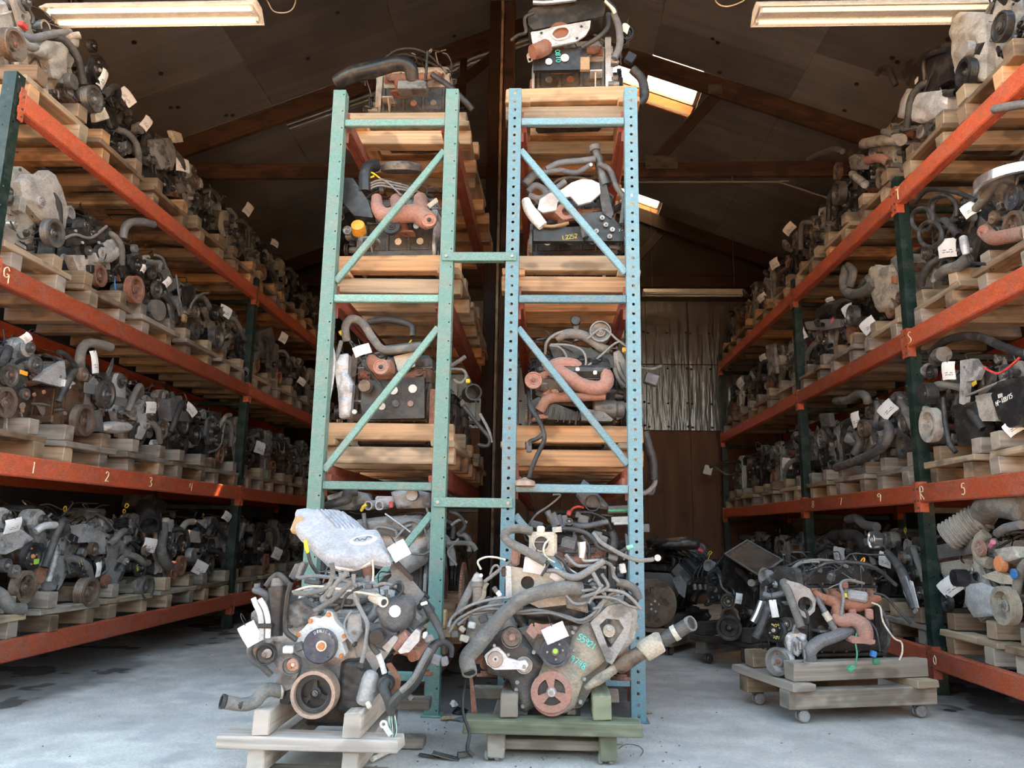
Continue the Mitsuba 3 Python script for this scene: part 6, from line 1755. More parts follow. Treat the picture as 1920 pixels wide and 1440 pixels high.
S.cast("valve_body", [(732, 922), (768, 916), (806, 924), (806, 952), (744, 954)], "alu", 0.03, 0.06)
c = at_y(866, 1112, YF + 0.42)
pts = [(0.165 * q * math.cos(t), 0.165 * q * math.sin(t)) for i in range(64) for t, q in ((i * 0.09817, 0.97), ((i + .3) * 0.09817, 0.97), ((i + .4) * 0.09817, 1.0), ((i + .9) * 0.09817, 1.0))]
rg = ENG["green", 0, 0].part("ring_gear", plate(pts, c, (0, 1, 0), (0, 0, 1), (1, 0, 0), 0.014), "rust", None, "rusty toothed ring gear", local=False)
ENG["green", 0, 0].part("flex_plate", lathe([(0.13, 0.014), (0.125, 0.022), (0.05, 0.026), (0, 0.026)], c, (1, 0, 0), 28), "iron_brown", rg, local=False)
for P, r_, m in (([(820, 1000), (836, 1010), (846, 1030), (850, 1060)], 7, "rubber_grey"), ([(834, 975), (850, 985), (848, 1010)], 5, "rubber"), ([(858, 1000), (874, 1006), (882, 1022), (880, 1034)], 6, "plastic_grey")):
    S.tube("hose", [(u, v, 0.12) for u, v in P], r_, m, 10)
S.disc("vacuum_can", 775, 928, 12, "alu", -0.02, 0.05, None, "plain", 20)
S.tube("slim_rod", [(722, 963, -0.05), (746, 980, -0.06), (770, 998, -0.06)], 1.6, "alu_clean", 8)
for P in ([(700, 995), (712, 988), (740, 994), (744, 1004)], [(748, 985), (770, 976), (792, 985), (800, 1000)], [(742, 1010), (760, 990), (772, 984)], [(800, 952), (810, 990), (804, 1030)], [(860, 1010), (840, 1036), (856, 1060)], [(756, 1035), (790, 1040), (806, 1034)]):
    S.tube("loose_hose", [(u, v, -0.03) for u, v in P], 2.6, "wire_grey", 8)
S.block("connector", 733, 946, 8, 12, 0.02, "red", -0.03)
for P, r_, m in (([(842, 960), (860, 966), (872, 985), (862, 1000)], 4, "rubber"), ([(846, 985), (862, 975), (876, 980)], 3, "wire_grey"), ([(838, 1020), (860, 1018), (884, 1020), (893, 1032)], 5, "rubber_grey")):
    S.tube("loom", [(u, v, 0.1) for u, v in P], r_, m, 9)
# centre row, behind the blue frame
S = Spot(ENG["blue", 3, 0], YF + 0.16)
S.plate("rocker_cover", [(990, 22), (1000, 14), (1128, -4), (1136, 10), (1132, 30), (1000, 56), (990, 46)], "plastic_black", -0.02, 0.16, label="black rocker cover")
S.plate("exhaust_shield", [(995, 60), (1010, 58), (1040, 50), (1108, 38), (1106, 52), (1098, 66), (1080, 78), (1030, 88), (1012, 92), (998, 80)], "alu_clean", -0.05, 0.012, hole_polys=[[(1034, 60), (1046, 52), (1062, 50), (1068, 58), (1064, 68), (1048, 74), (1036, 70)]], label="pale pressed heat shield with an oblong hole")
S.tube("shield_rim", [(1034, 62, -0.05), (1042, 53, -0.055), (1060, 50, -0.055), (1068, 58, -0.055), (1062, 70, -0.055), (1044, 74, -0.055), (1034, 66, -0.055), (1034, 62, -0.05)], 1.8, "alu_clean", 7)
S.disc("shield_back", 1050, 62, 18, "rust", -0.02, 0.02, None, "plain", 18)
S.bolts("shield_bolt", [(1015, 62), (1090, 50), (1082, 72), (1027, 82)], 2.5, "iron_black", -0.052, h=0.004)
S.tube("exhaust_outlet", [(1024, 88, -0.02), (1012, 94, -0.05), (998, 98, -0.07)], [13, 13, 12], "rust", 16)
S.plate("block_side", [(998, 98), (1100, 86), (1102, 130), (1000, 132)], "iron_black", 0.0, 0.03)
S.disc("freeze_plug", 1029, 116, 6, "paint_white", -0.006, 0.006, None, "plain", 16)
S.disc("freeze_plug", 1059, 109, 7, "paint_white", -0.006, 0.006, None, "plain", 16)
S.mark("0810", 1041, 94, 8, "paint_turquoise", -0.008, -85, adv=1.1)
S.block("mount_pad", 1097, 118, 16, 24, 0.03, "cardboard", -0.02)
S.tube("bright_pipe", [(1000, 4, -0.04), (1030, 4, -0.05), (1080, -2, -0.05)], 4.5, "chrome", 10)
S.tube("bright_pipe", [(1136, 2, -0.04), (1148, 14, -0.04), (1154, 26, -0.03)], 5, "chrome", 10)
S.tube("loom", [(1002, 24, -0.02), (984, 34, -0.02), (986, 60, -0.02), (972, 66, 0.0), (958, 76, 0.02)], 3, "wire_black", 8)
S.tube("loom", [(1150, 26, -0.02), (1160, 50, -0.03), (1162, 84, -0.03), (1152, 110, -0.02)], 6, "plastic_grey", 10)
S.tube("loom", [(1140, 26, -0.03), (1140, 50, -0.04), (1122, 70, -0.04), (1090, 90, -0.03)], 4, "wire_black", 8)
S.tube("loom", [(1186, 130, 0.1), (1204, 150, 0.1), (1208, 180, 0.1), (1196, 196, 0.1)], 8, "wire_black", 10)
S.disc("side_pulley", 1172, 66, 14, "plastic_black", 0.04, 0.03, "steel_dark", "disc", 18)
S.block("side_connector", 1182, 106, 16, 18, 0.04, "plastic_black", 0.06, rot((0, 1, 0), 30))
S = Spot(ENG["blue", 2, 0], YF + 0.15)
S.plate("heat_shield", [(1008, 392), (1012, 374), (1030, 362), (1052, 356), (1072, 342), (1090, 336), (1110, 337), (1124, 344), (1126, 362), (1108, 378), (1084, 384), (1070, 368), (1052, 372), (1045, 380), (1044, 394), (1018, 398)], "white_plastic", -0.05, 0.02, label="white pressed heat shield")
S.tube("filler_neck", [(1116, 282, 0.0), (1122, 300, 0.0), (1130, 330, 0.0), (1136, 348, 0.0)], [7, 8, 9, 10], "steel_dark", 16)
S.tube("filler_cap", [(1114, 274, 0.0), (1116, 283, 0.0)], 9.5, "plastic_grey", 18)
for P, r_ in (([(1024, 318), (1050, 306), (1090, 302), (1116, 298)], 6), ([(1020, 324), (1050, 320), (1080, 324), (1110, 308)], 5), ([(1124, 308), (1144, 320), (1156, 350), (1170, 374), (1166, 420)], 5), ([(990, 360), (1004, 348), (1020, 356), (1024, 364)], 6), ([(992, 366), (1014, 372), (1036, 358), (1060, 340)], 5.5), ([(984, 346), (1000, 330), (1020, 326)], 8)):
    S.tube("hose", [(u, v, -0.03) for u, v in P], r_, "plastic_grey", 10)
S.tube("wrapped_pipe", [(986, 376, -0.02), (992, 392, -0.04), (1004, 408, -0.05), (1018, 424, -0.05)], [8, 10, 11, 9], "white_plastic", 14, 5, label="pipe wrapped in white foil")
S.tube("bare_pipe", [(1020, 424, -0.05), (1040, 424, -0.05), (1066, 418, -0.04)], 3, "cardboard", 9)
S.plate("exhaust_flange", [(1040, 398), (1048, 384), (1066, 378), (1080, 392), (1078, 408), (1056, 412)], "rust_pink", -0.06, 0.015, [(1062, 396, 8)])
S.plate("cam_case", [(1120, 342), (1136, 340), (1150, 400), (1146, 410), (1130, 400)], "iron_grey", -0.02, 0.06)
S.plate("oil_pan_side", [(1000, 430), (1090, 424), (1094, 452), (1000, 452)], "iron_black", -0.03, 0.04)
S.mark("L2252", 1055, 450, 8, "paint_yellow", -0.034, 8, adv=1.0)
S.plate("block_side", [(1090, 400), (1140, 396), (1168, 430), (1170, 452), (1096, 452)], "iron_black", -0.01, 0.03)
for u, v in ((1129, 409), (1136, 422), (1148, 431), (1143, 444), (1118, 434)):
    S.disc("boss", u, v, 4.5, "steel", -0.02, 0.01, None, "idler", 12)
S.tube("strut", [(1092, 424, -0.03), (1098, 446, -0.03)], 6, "blue_black", 10)
S.mark("X-", 1160, 434, 5, "paint_white", -0.014, 0)
S.disc("vacuum_hose_clip", 1108, 310, 3, "alu_clean", -0.05, 0.01, None, "plain", 10)
S = Spot(ENG["blue", 1, 0], YF + 0.15)
S.tube("exhaust_log", [(998, 716, -0.02), (1012, 706, -0.04), (1026, 692, -0.05), (1044, 696, -0.06), (1066, 708, -0.07), (1090, 722, -0.07), (1122, 728, -0.07), (1138, 716, -0.06), (1134, 698, -0.05), (1118, 694, -0.03)], [10, 12, 15, 14, 14, 13, 13, 13, 11, 9], "rust_pink", 18, 5, label="forked rusty exhaust manifold")
S.tube("exhaust_log", [(1026, 692, -0.05), (1050, 682, -0.05), (1078, 684, -0.05), (1084, 694, -0.04), (1072, 704, -0.06)], [13, 12, 11, 9, 9], "rust_pink", 16, 5)
S.disc("manifold_flange", 1000, 714, 16, "rust_pink", -0.06, 0.02, "rust", "idler", 20)
S.plate("valve_cover", [(1030, 650), (1046, 642), (1140, 660), (1158, 676), (1150, 690), (1096, 684), (1040, 676)], "iron_black", 0.0, 0.08)
S.plate("gasket_strip", [(1080, 724), (1130, 736), (1128, 742), (1078, 730)], "cream", -0.04, 0.008)
S.plate("finned_case", [(994, 752), (1010, 744), (1060, 764), (1090, 776), (1086, 788), (1000, 786)], "iron_black", -0.04, 0.06)
for k in range(8):
    S.block("case_fin", 1004 + 11 * k, 769 + 2 * k, 3, 26, 0.02, "iron_black", -0.055, rot((0, 1, 0), 10), 0.002)
S.plate("bell_case", [(1086, 764), (1132, 772), (1150, 786), (1146, 790), (1090, 788)], "alu_dark", -0.02, 0.06)
S.disc("core_plug", 1040, 739, 9, "cardboard", -0.01, 0.01, None, "plain", 18)
S.plate("block_side", [(1006, 700), (1060, 712), (1090, 736), (1088, 764), (1050, 760), (1004, 740)], "iron_black", 0.0, 0.03)
S.mark("YAY", 1050, 722, 7, "paint_yellow", -0.004, -80, adv=1.2)
S.disc("breather_cap", 1079, 604, 8.5, "plastic_black", 0.0, 0.04, None, "plain", 18)
S.tube("breather_neck", [(1080, 606, 0.0), (1080, 622, 0.0), (1082, 640, 0.0)], 6, "steel_dark", 12)
S.tube("intake_hose", [(1044, 634, 0.0), (1064, 626, -0.02), (1096, 630, -0.02), (1124, 650, -0.02), (1140, 656, 0.0)], [8, 9, 9, 8, 8], "rubber_grey", 14)
S.disc("alternator", 1124, 628, 20, "alu_dark", 0.02, 0.08, "steel_dark", "idler", 22)
S.tube("plug_lead", [(1022, 664, 0.0), (1026, 640, -0.03), (1048, 624, -0.03), (1080, 620, -0.02)], 2.8, "wire_grey", 8)
for P in ([(1030, 648), (1050, 652), (1062, 668), (1056, 680)], [(1032, 646), (1070, 648), (1094, 660), (1098, 684), (1084, 694)], [(1060, 672), (1090, 690), (1120, 672), (1150, 646), (1164, 640)], [(1100, 636), (1130, 616), (1156, 636), (1176, 650)]):
    S.tube("plug_lead", [(u, v, -0.06) for u, v in P], 2.2, "wire_grey", 8)
for u, v in ((1083, 692), (1116, 698), (1088, 714)):
    S.block("spark_boot", u, v, 7, 7, 0.02, "paint_white", -0.09)
S.cast("pump_casting", [(1150, 660), (1162, 656), (1180, 690), (1184, 720), (1168, 726), (1152, 700)], "alu_dusty", 0.0, 0.06)
for P in ([(1158, 680), (1164, 700), (1176, 716)], [(1152, 690), (1160, 712), (1172, 724)], [(1172, 660), (1190, 676), (1196, 700)]):
    S.tube("loom", [(u, v, -0.04) for u, v in P], 4, "rubber_grey", 9)
S.block("side_connector", 1222, 710, 24, 20, 0.05, "plastic_grey", 0.10, rot((0, 1, 0), 18))
S.tube("side_lead", [(1200, 690, 0.1), (1222, 692, 0.1), (1240, 686, 0.1)], 3, "rubber_grey", 8)
S.block("orange_plug", 1171, 655, 8, 9, 0.02, "orange", -0.04)
S.tube("hanging_lead", [(990, 730, -0.02), (994, 760, -0.16), (1008, 784, -0.20), (1018, 806, -0.20), (1020, 826, -0.20), (1008, 852, -0.20), (998, 876, -0.20), (992, 896, -0.20)], 4, "wire_black", 10, label="black lead hanging down the pallet with its plug")
S.tube("hanging_lead", [(1020, 812, -0.2), (1008, 822, -0.2), (994, 828, -0.2), (992, 836, -0.2)], 4, "wire_black", 9)
S.block("lead_plug", 992, 838, 10, 20, 0.02, "blue_black", -0.21)
c = at_y(984, 908, YF - 0.05)
ENG["blue", 1, 0].part("copper_dome", lathe([(0.045, 0), (0.052, 0.004), (0.052, 0.022), (0.046, 0.030), (0.018, 0.038), (0.010, 0.046), (0, 0.046)], c - [0, 0, 0.012], (0, 0, 1), 28), "copper_rim", None, "copper coloured dome on the brace", local=False)
for P, r_, m in (([(1208, 810), (1216, 836), (1224, 866), (1226, 900)], 9, "wire_black"), ([(1224, 872), (1228, 905), (1214, 922), (1200, 926)], 5, "wire_grey"), ([(1204, 920), (1222, 926), (1228, 910)], 4, "wire_black")):
    S.tube("loom", [(u, v, 0.12) for u, v in P], r_, m, 10)
S = Spot(ENG["blue", 0, 0], YF + 0.15)
d0 = S.p(1111, 943, -0.03)
ENG["blue", 0, 0].part("intake_mouth", lathe([(S.m(13), -0.12), (S.m(15), -0.1), (S.m(15.5), -0.01), (S.m(16.5), 0), (S.m(14.6), 0), (S.m(14), -0.11), (0, -0.11)], d0, (-0.15, -1, 0.05), 26), "plastic_black", None, "black open intake mouth", local=False)
S.cast("intake_shell", [(1086, 912), (1094, 898), (1104, 906), (1142, 948), (1140, 956), (1096, 950), (1080, 930)], "plastic_grey", 0.0, 0.06, label="dark grey wedge shaped air duct")
S.tube("red_cable", [(1066, 966, -0.04), (1074, 954, -0.05), (1084, 950, -0.05), (1094, 952, -0.03)], 2.4, "red", 8)
S.block("red_boot", 1067, 962, 9, 10, 0.02, "red", -0.05, rot((0, 1, 0), 20))
S.tube("throttle_cable", [(988, 990, -0.02), (1004, 966, -0.03), (1024, 952, -0.03), (1040, 940, -0.03), (1050, 930, -0.03), (1048, 927, -0.03), (1036, 928, -0.03)], 2, "wire_grey", 8)
S.disc("open_stub", 1067, 978, 7, "steel_dark", -0.05, 0.04, None, "idler", 16)
S.tube("cross_pipe", [(1074, 984, -0.03), (1100, 986, -0.04), (1140, 978, -0.03)], 5.5, "plastic_grey", 12, label="grey cross pipe")
S.block("module", 1160, 955, 40, 14, 0.08, "plastic_grey", -0.02, rot((0, 1, 0), -3))
S.block("module_edge", 1160, 957, 39, 5, 0.03, "green", -0.03, rot((0, 1, 0), -2))
S.block("module_card", 1165, 974, 36, 11, 0.05, "white_plastic", -0.03, rot((0, 1, 0), -3))
S.block("module_card", 1168, 981, 34, 6, 0.05, "paint_white", -0.03, rot((0, 1, 0), -3))
for P in ([(1026, 958), (1034, 974), (1042, 990)], [(1036, 962), (1048, 984)], [(1046, 966), (1056, 990)], [(1058, 966), (1060, 985)]):
    S.tube("intake_runner", [(u, v, -0.03) for u, v in P], 6, "plastic_grey", 10)
for u, v, w, h_ in ((1094, 974, 20, 16), (1120, 1004, 18, 16), (1084, 965, 10, 12), (1006, 984, 24, 14)):
    S.block("connector", u, v, w, h_, 0.04, "plastic_grey", -0.03, rot((0, 1, 0), 12))
S.tube("loom", [(1080, 960, -0.02), (1110, 962, -0.03), (1136, 974, -0.03), (1146, 992, -0.02)], 3, "wire_black", 8)
S.tube("loom", [(1146, 996, 0.0), (1152, 1010, 0.0), (1150, 1030, 0.0)], 8, "rubber", 10)
S.block("side_box", 1210, 990, 16, 16, 0.05, "plastic_grey", 0.12)
S = Spot(ENG["R", 1, 2, 3], 9.95)
S.tube("loose_hose", [(1400, 868, 0.0), (1372, 866, 0.0), (1346, 870, 0.0), (1330, 876, 0.0)], 3, "rubber", 8)
S.tube("loose_hose", [(1400, 884, 0.0), (1368, 890, 0.0), (1350, 882, 0.0), (1336, 872, 0.0)], 2, "wire_grey", 8)

# ------------------------------------------------------------------ paper tags
TAGS_L = [(196, 147, 12, 38, -12), (240, 180, 26, 20, -35), (277, 230, 12, 25, -20), (344, 308, 21, 25, 12), (467, 392, 9, 22, -20), (517, 455, 13, 11, 0), (53, 633, 17, 14, -30), (180, 678, 12, 42, 18), (286, 763, 18, 21, 10), (360, 767, 18, 15, -35), (272, 503, 9, 13, 0), (317, 528, 9, 17, -30),
          (424, 583, 14, 20, -15), (533, 633, 8, 18, -15), (567, 715, 12, 12, -20), (489, 839, 16, 22, -12), (28, 985, 34, 26, 12), (283, 1022, 19, 25, -8), (188, 1067, 11, 28, 15), (377, 1065, 16, 24, -25), (428, 968, 18, 15, -20), (521, 1038, 14, 20, -20), (150, 880 - 250, 6, 6, 0)][:-1]
TAGS_R = [(1478, 428, 18, 18, 35), (1450, 494, 9, 18, 10), (1816, 391, 20, 24, 20), (1773, 464, 32, 34, -12), (1427, 557, 11, 13, 20), (1553, 561, 10, 6, 0), (1588, 581, 12, 22, 20), (1626, 609, 27, 26, 32), (1499, 627, 15, 23, 20), (1428, 670, 19, 11, 8), (1386, 718, 15, 17, 30), (1661, 767, 30, 28, 42),
          (1602, 786, 10, 29, 12), (1776, 694, 17, 33, -4), (1897, 800, 26, 24, 30), (1474, 868, 12, 19, -10), (1571, 1038, 17, 25, -8), (1657, 1049, 14, 27, -15), (1778, 1100, 38, 32, 38)]
_seen = {}
_centre = {k: e.world((0, 0, 0.3)) for k, e in ENG.items()}


def where(p):
    """The place words of the engine that stands closest to p."""
    k = min(_centre, key=lambda q: np.linalg.norm(_centre[q] - p))
    w = PLACE[k]
    n = _seen[w] = _seen.get(w, 0) + 1
    return ("", "second ", "third ", "fourth ")[n - 1], w


for rows, X, s in ((TAGS_L, XL - 0.055, -1), (TAGS_R, XR + 0.055, 1)):
    for u, v, w, h, a in rows:
        p = at_x(u, v, X)
        k = float(np.linalg.norm(at_x(u, v + 1, X) - p))
        ky = float(np.linalg.norm(at_x(u + 1, v, X) - p)) * 0.75
        o, place = where(p)
        hang_tag(p, (max(min(w * ky, 0.12), 0.025), h * k), (-s, RND.uniform(-0.7, -0.2), RND.uniform(0.0, 0.3)), f"{o}white paper tag, {place}", a * (1 if s < 0 else 1))
for (u, v, w, h, a), Y, lb in (((1328, 881, 16, 17, -15), 9.95, "white paper tag before the brown back wall, end of the TSR rack second shelf"), ((678, 655, 32, 17, 22), YF + 0.05, "white paper tag over the looping hose behind the green frame, second shelf"),
                               ((1173, 50, 14, 13, -20), YF + 0.14, "cream tag at the end of the topmost engine behind the blue frame")):
    p = at_y(u, v, Y)
    k = mpp(u, v, Y)
    hang_tag(p, (w * k, h * k), (0.05, -1, 0.1), lb, a, blank=True)

# ------------------------------------------------------------------ the two big engines on the floor in front of the racks
def hero_pallet(label, name="engine_pallet"):
    return Thing(name, label, "pallet")


def lum(t, name, a, b, ax, wood, **k):
    a, b = np.minimum(a, b), np.maximum(a, b)
    return t.lumber(name, (a + b) / 2, b - a, ax, wood, **k)


# --- engine with the big grey plastic cover
YA = 2.93
pa = hero_pallet("pale weathered floor pallet under the engine with the grey plastic top cover")
pz = lambda u, v, Y: at_y(u, v, Y)
l, r_ = pz(403, 1384, 2.84), pz(747, 1390, 2.84)
lum(pa, "front_plank", (l[0], 2.84, 0.122), (r_[0], 2.97, 0.163), 0, "pale")
lum(pa, "rear_plank", (-1.13, 3.50, 0.122), (-0.50, 3.61, 0.163), 0, "grey")
for u0, u1 in ((462, 495), (641, 671)):
    lum(pa, "runner", (pz(u0, 1420, 2.86)[0], 2.86, 0.04), (pz(u1, 1420, 2.86)[0], 3.60, 0.121), 1, "pale")
lum(pa, "bottom_slat", (-1.06, 2.90, 0.002), (-0.56, 2.99, 0.039), 0, "grey")
lum(pa, "bottom_slat", (-1.10, 3.36, 0.002), (-0.50, 3.47, 0.039), 0, "grey")
for u0, u1 in ((473, 504), (643, 677)):
    lum(pa, "cradle_timber", (pz(u0, 1360, 2.86)[0], 2.86, 0.164), (pz(u1, 1360, 2.86)[0], 3.58, 0.250), 1, "pale")
A = Thing("engine", "large engine with dusty grey plastic top cover and blue black pump pulley, on pale pallet", "engine", R=rotz(0), o=(-0.815, YA + 0.335, 0.147), scale=0.80)
engine_v(A, random.Random(41), "grey", 2, bare=True)
S = Spot(A, YA)
S.disc("crank_pulley", 595, 1297, 36, "iron_black", -0.0, 0.040, "steel_dark", "spoked", 32, label="dark spoked hub of the crank pulley")
k = S.m(1, 595, 1297)
A.part("crank_rim", lathe([(36 * k, -0.012), (36.5 * k, 0.055), (37.5 * k, 0.058), (44 * k, 0.058), (45 * k, 0.054), (44 * k, 0.046), (45 * k, 0.040), (44 * k, 0.032), (45 * k, 0.026), (44 * k, 0.018), (45 * k, 0.010), (44.5 * k, -0.012)], S.p(595, 1297), (0, -1, 0), 44), "copper_rim", None, "coppery rim of the wide crank pulley", local=False)
S.plate("pump_housing", [(552, 1190), (566, 1181), (580, 1166), (580, 1158), (590, 1156), (600, 1160), (611, 1152), (613, 1145), (623, 1147), (627, 1163), (638, 1176), (652, 1187), (650, 1198), (641, 1204), (648, 1226), (640, 1236), (628, 1231), (610, 1238), (570, 1228), (558, 1203)], "paint_white", 0.0, 0.05, rnd=0.006, label="pale cast pump housing")
S.bolts("housing_bolt", [(560, 1190), (583, 1164), (617, 1152), (646, 1192), (641, 1229)], 4.6, "rust_orange", 0.0)
S.disc("pump_pulley", 603, 1210, 33, "blue_black", -0.012, 0.03, "rust_orange", "plain", 32, label="blue black pump pulley with lettering")
S.disc("pump_rim", 603, 1210, 27, "blue_black", -0.035, 0.006, None, "plain", 30)
S.disc("pump_hub", 603, 1211, 10, "cream", -0.041, 0.010, None, "plain", 20)
S.disc("pump_nut", 603, 1211, 7.5, "rust_orange", -0.050, 0.012, None, "plain", 7)
S.bolts("pump_hole", [(584, 1225), (615, 1232), (623, 1195), (588, 1189)], 2.0, "iron_black", -0.041, h=0.002)
for ch, u, v, a in (("0", 591, 1187, 15), ("8", 596, 1184, 8), ("N", 601, 1183, 2), ("J", 606, 1183, -6), ("C", 611, 1184, -14), ("A", 617, 1187, -24)):
    S.mark(ch, u - 2, v + 3, 5.5, "paint_white", -0.043, a)
for ch, u, v in (("6", 626, 1199), ("8", 627.5, 1204), ("0", 628, 1209), ("J", 627.5, 1214), ("7", 626, 1219)):
    S.mark(ch, u + 2.5, v, 5.5, "paint_pink", -0.031, 80)
S.disc("idler_pulley", 502, 1225, 20, "plastic_black", -0.02, 0.03, "steel_brown", "idler", 26)
S.disc("idler_face", 502, 1225, 9, "steel", -0.047, 0.006, None, "plain", 18)
S.disc("idler_pulley", 550, 1246, 18, "steel_dark", -0.03, 0.035, "rust_orange", "idler", 26)
S.disc("idler_face", 550, 1246, 12, "rust_pink", -0.06, 0.004, None, "plain", 18)
S.disc("idler_nut", 550, 1246, 4, "steel", -0.066, 0.008, None, "plain", 8)
S.plate("tensioner_arm", [(505, 1232), (530, 1216), (560, 1235), (560, 1262), (545, 1292), (522, 1300), (512, 1290), (526, 1262), (515, 1246)], "alu_dark", 0.012, 0.03, label="tan stained tensioner casting")
S.block("fuse_connector", 539, 1219, 21, 14, 0.03, "white_plastic", -0.02)
S.block("connector", 560, 1213, 16, 17, 0.03, "plastic_grey", -0.015, rot((0, 1, 0), -25))
S.tube("reservoir", [(521, 1098, 0.0), (521, 1130, 0.0), (520, 1165, 0.0), (519, 1192, 0.0)], [18.5, 17, 14.5, 11], "plastic_black", 22, 4, label="tapered black fluid reservoir")
S.tube("reservoir_cap", [(521, 1083, 0.0), (521, 1098, 0.0)], 16.5, "plastic_grey", 20)
S.tube("corrugated_loom", [(546, 1092, -0.03), (540, 1115, -0.035), (537, 1140, -0.035), (535, 1168, -0.03), (538, 1186, -0.03), (556, 1200, -0.03)], 5.2, "plastic_black", 10)
for q, dy in (([(475, 1121), (480, 1134), (487, 1150), (490, 1170), (490, 1200)], 0), ([(487, 1123), (497, 1140), (502, 1158), (503, 1175), (502, 1196)], 0.004)):
    S.tube("white_pipe", [(u, v, -0.03 + dy) for u, v in q], 5.2, "white_plastic", 12)
S.block("pipe_clip", 496, 1174, 28, 9, 0.03, "plastic_black", -0.045)
S.tube("bypass_hose", [(478, 1106, 0.02), (490, 1110, 0.0), (503, 1118, 0.0), (505, 1135, 0.02)], 7, "plastic_grey", 10)
S.tube("bypass_cap", [(482, 1094, 0.02), (483, 1106, 0.02)], 6, "plastic_grey", 10)
S.tube("drain_hose", [(472, 1206, 0.02), (468, 1222, 0.02), (474, 1238, 0.02), (492, 1250, 0.02), (508, 1266, 0.03)], 6.5, "plastic_grey", 10)
S.tube("radiator_hose", [(527, 1297, 0.02), (508, 1293, 0.0), (492, 1299, -0.02), (478, 1315, -0.04), (455, 1321, -0.07), (422, 1316, -0.11)], [13, 13.5, 14, 13.5, 12.5, 13], "rubber_grey", 18, 6, label="grey S-bent radiator hose with an open end")
e0, e1 = S.p(422, 1316, -0.11), S.p(430, 1317.5, -0.102)
A.part("hose_mouth", [lathe([(S.m(13), 0), (S.m(13.6), 0.004), (S.m(13.4), 0.012), (S.m(10.5), 0.012), (S.m(10), -0.06)], e0 + unit(e0 - e1) * 0.002, e0 - e1, 20)], "rubber", local=False)
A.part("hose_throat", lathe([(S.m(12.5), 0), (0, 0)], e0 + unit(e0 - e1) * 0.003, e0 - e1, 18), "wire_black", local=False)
S.tube("hose_clamp", [(527, 1286, 0.012), (530, 1297, 0.0), (528, 1309, 0.012)], 3, "cream", 8)
S.plate("thermostat_neck", [(529, 1282), (546, 1284), (550, 1305), (540, 1322), (524, 1318)], "iron_black", 0.02, 0.05)
cover = [(553, 969), (557, 960), (576, 957), (603, 961), (635, 963), (650, 967), (670, 982), (690, 998), (710, 998), (718, 1012), (722, 1024), (733, 1044), (730, 1054), (718, 1055), (698, 1051), (666, 1062), (630, 1061), (612, 1055), (579, 1022), (562, 1007), (554, 997)]
cpl = lambda u, v: at_y(u, v, YA + 0.02 + 0.30 * (1060 - v) / 103.0 - 0.05 * (u - 640) / 95.0)
rib = lambda u, v: 0.0085 * (math.sin((u - 0.93 * (v - 960)) * 0.84) > 0.0) * (592 < u - 0.93 * (v - 960) < 650) * (965 < v < 1004)
V, F, cn = dome(cover, cpl, 0.035, 16, 2.4, 0.02, rib)
cv = A.part("top_cover", (V, F), "cover_grey", None, "dusty grey plastic top cover with ribs and an oval badge", local=False)
V, F, _ = dome([(685 + 26 * math.cos(t) , 1026 + 10 * math.sin(t) - 3.2 * math.cos(t)) for t in np.linspace(0, 2 * math.pi, 28)[:-1]], lambda u, v: cpl(u, v) + cn * 0.034, 0.005, 4, 3.0, 0.004)
bd = A.part("oval_badge", (V, F), "white_plastic", cv, "worn oval badge", local=False)
V, F, _ = dome([(685 + 20 * math.cos(t), 1026 + 6 * math.sin(t) - 2.6 * math.cos(t)) for t in np.linspace(0, 2 * math.pi, 24)[:-1]], lambda u, v: cpl(u, v) + cn * 0.0385, 0.002, 3, 2.6, 0.002)
A.part("badge_field", (V, F), "cover_grey", f"{cv}", "blue grey badge field", local=False)
A.part("badge_script", tube([cpl(u, v) + cn * 0.0415 for u, v in ((670, 1030), (675, 1025), (679, 1030), (684, 1026), (690, 1028), (694, 1022), (701, 1023))], 0.0016, 5, 3), "plastic_grey", f"{cv}", local=False)
A.part("cover_snorkel", box(at_y(566, 985, YA + 0.30), (0.05, 0.12, 0.075), rot((0, 1, 0), 18), 0.012), "cardboard", cv, "brown stained inlet", local=False)
S.tube("cover_gasket", [(622, 1063, 0.03), (660, 1068, 0.02), (695, 1055, 0.02)], 4, "cream", 8)
S.tube("dipstick_tube", [(577, 1034, 0.0), (583, 1056, 0.0), (596, 1076, 0.02)], 3.4, "wire_black", 8)
S.tube("dipstick_handle", [(572.5, 1012, -0.01), (574, 1024, -0.01), (577.5, 1037, 0.0)], [3.4, 4.0, 3.2], "yellow", 9)
S.plate("bracket", [(731, 1056), (745, 1062), (770, 1085), (795.6, 1115), (782, 1135.6), (757, 1111), (754, 1093), (728, 1097), (727, 1087), (734, 1080.6)], "plastic_grey", 0.05, 0.012, label="bent grey sheet bracket")
S.plate("coil_rail", [(733, 1053), (745, 1052), (775, 1084), (771, 1091), (752, 1072)], "plastic_black", 0.03, 0.02)
S.block("vent_box", 552, 1072, 13, 30, 0.06, "plastic_grey", 0.02, rot((0, 1, 0), 24))
S.block("vent_box", 562, 1070, 9, 34, 0.05, "alu_dark", 0.0, rot((0, 1, 0), 20))
S.tube("water_neck", [(698, 1118, 0.03), (706, 1123, 0.01), (719, 1129, -0.03)], [10, 10, 9], "cream", 16, label="cream coolant neck")
e = S.p(719, 1129, -0.03)
A.part("neck_lip", lathe([(S.m(6.5), -0.03), (S.m(6.5), 0.004), (S.m(10), 0.004), (S.m(10.5), -0.004), (S.m(9), -0.01)], e, e - S.p(706, 1123, 0.01), 18), "cream", local=False)
A.part("neck_throat", lathe([(S.m(7.5), 0.0), (0, 0.0)], e + unit(e - S.p(706, 1123, 0.01)) * 0.003, e - S.p(706, 1123, 0.01), 16), "wire_black", local=False)
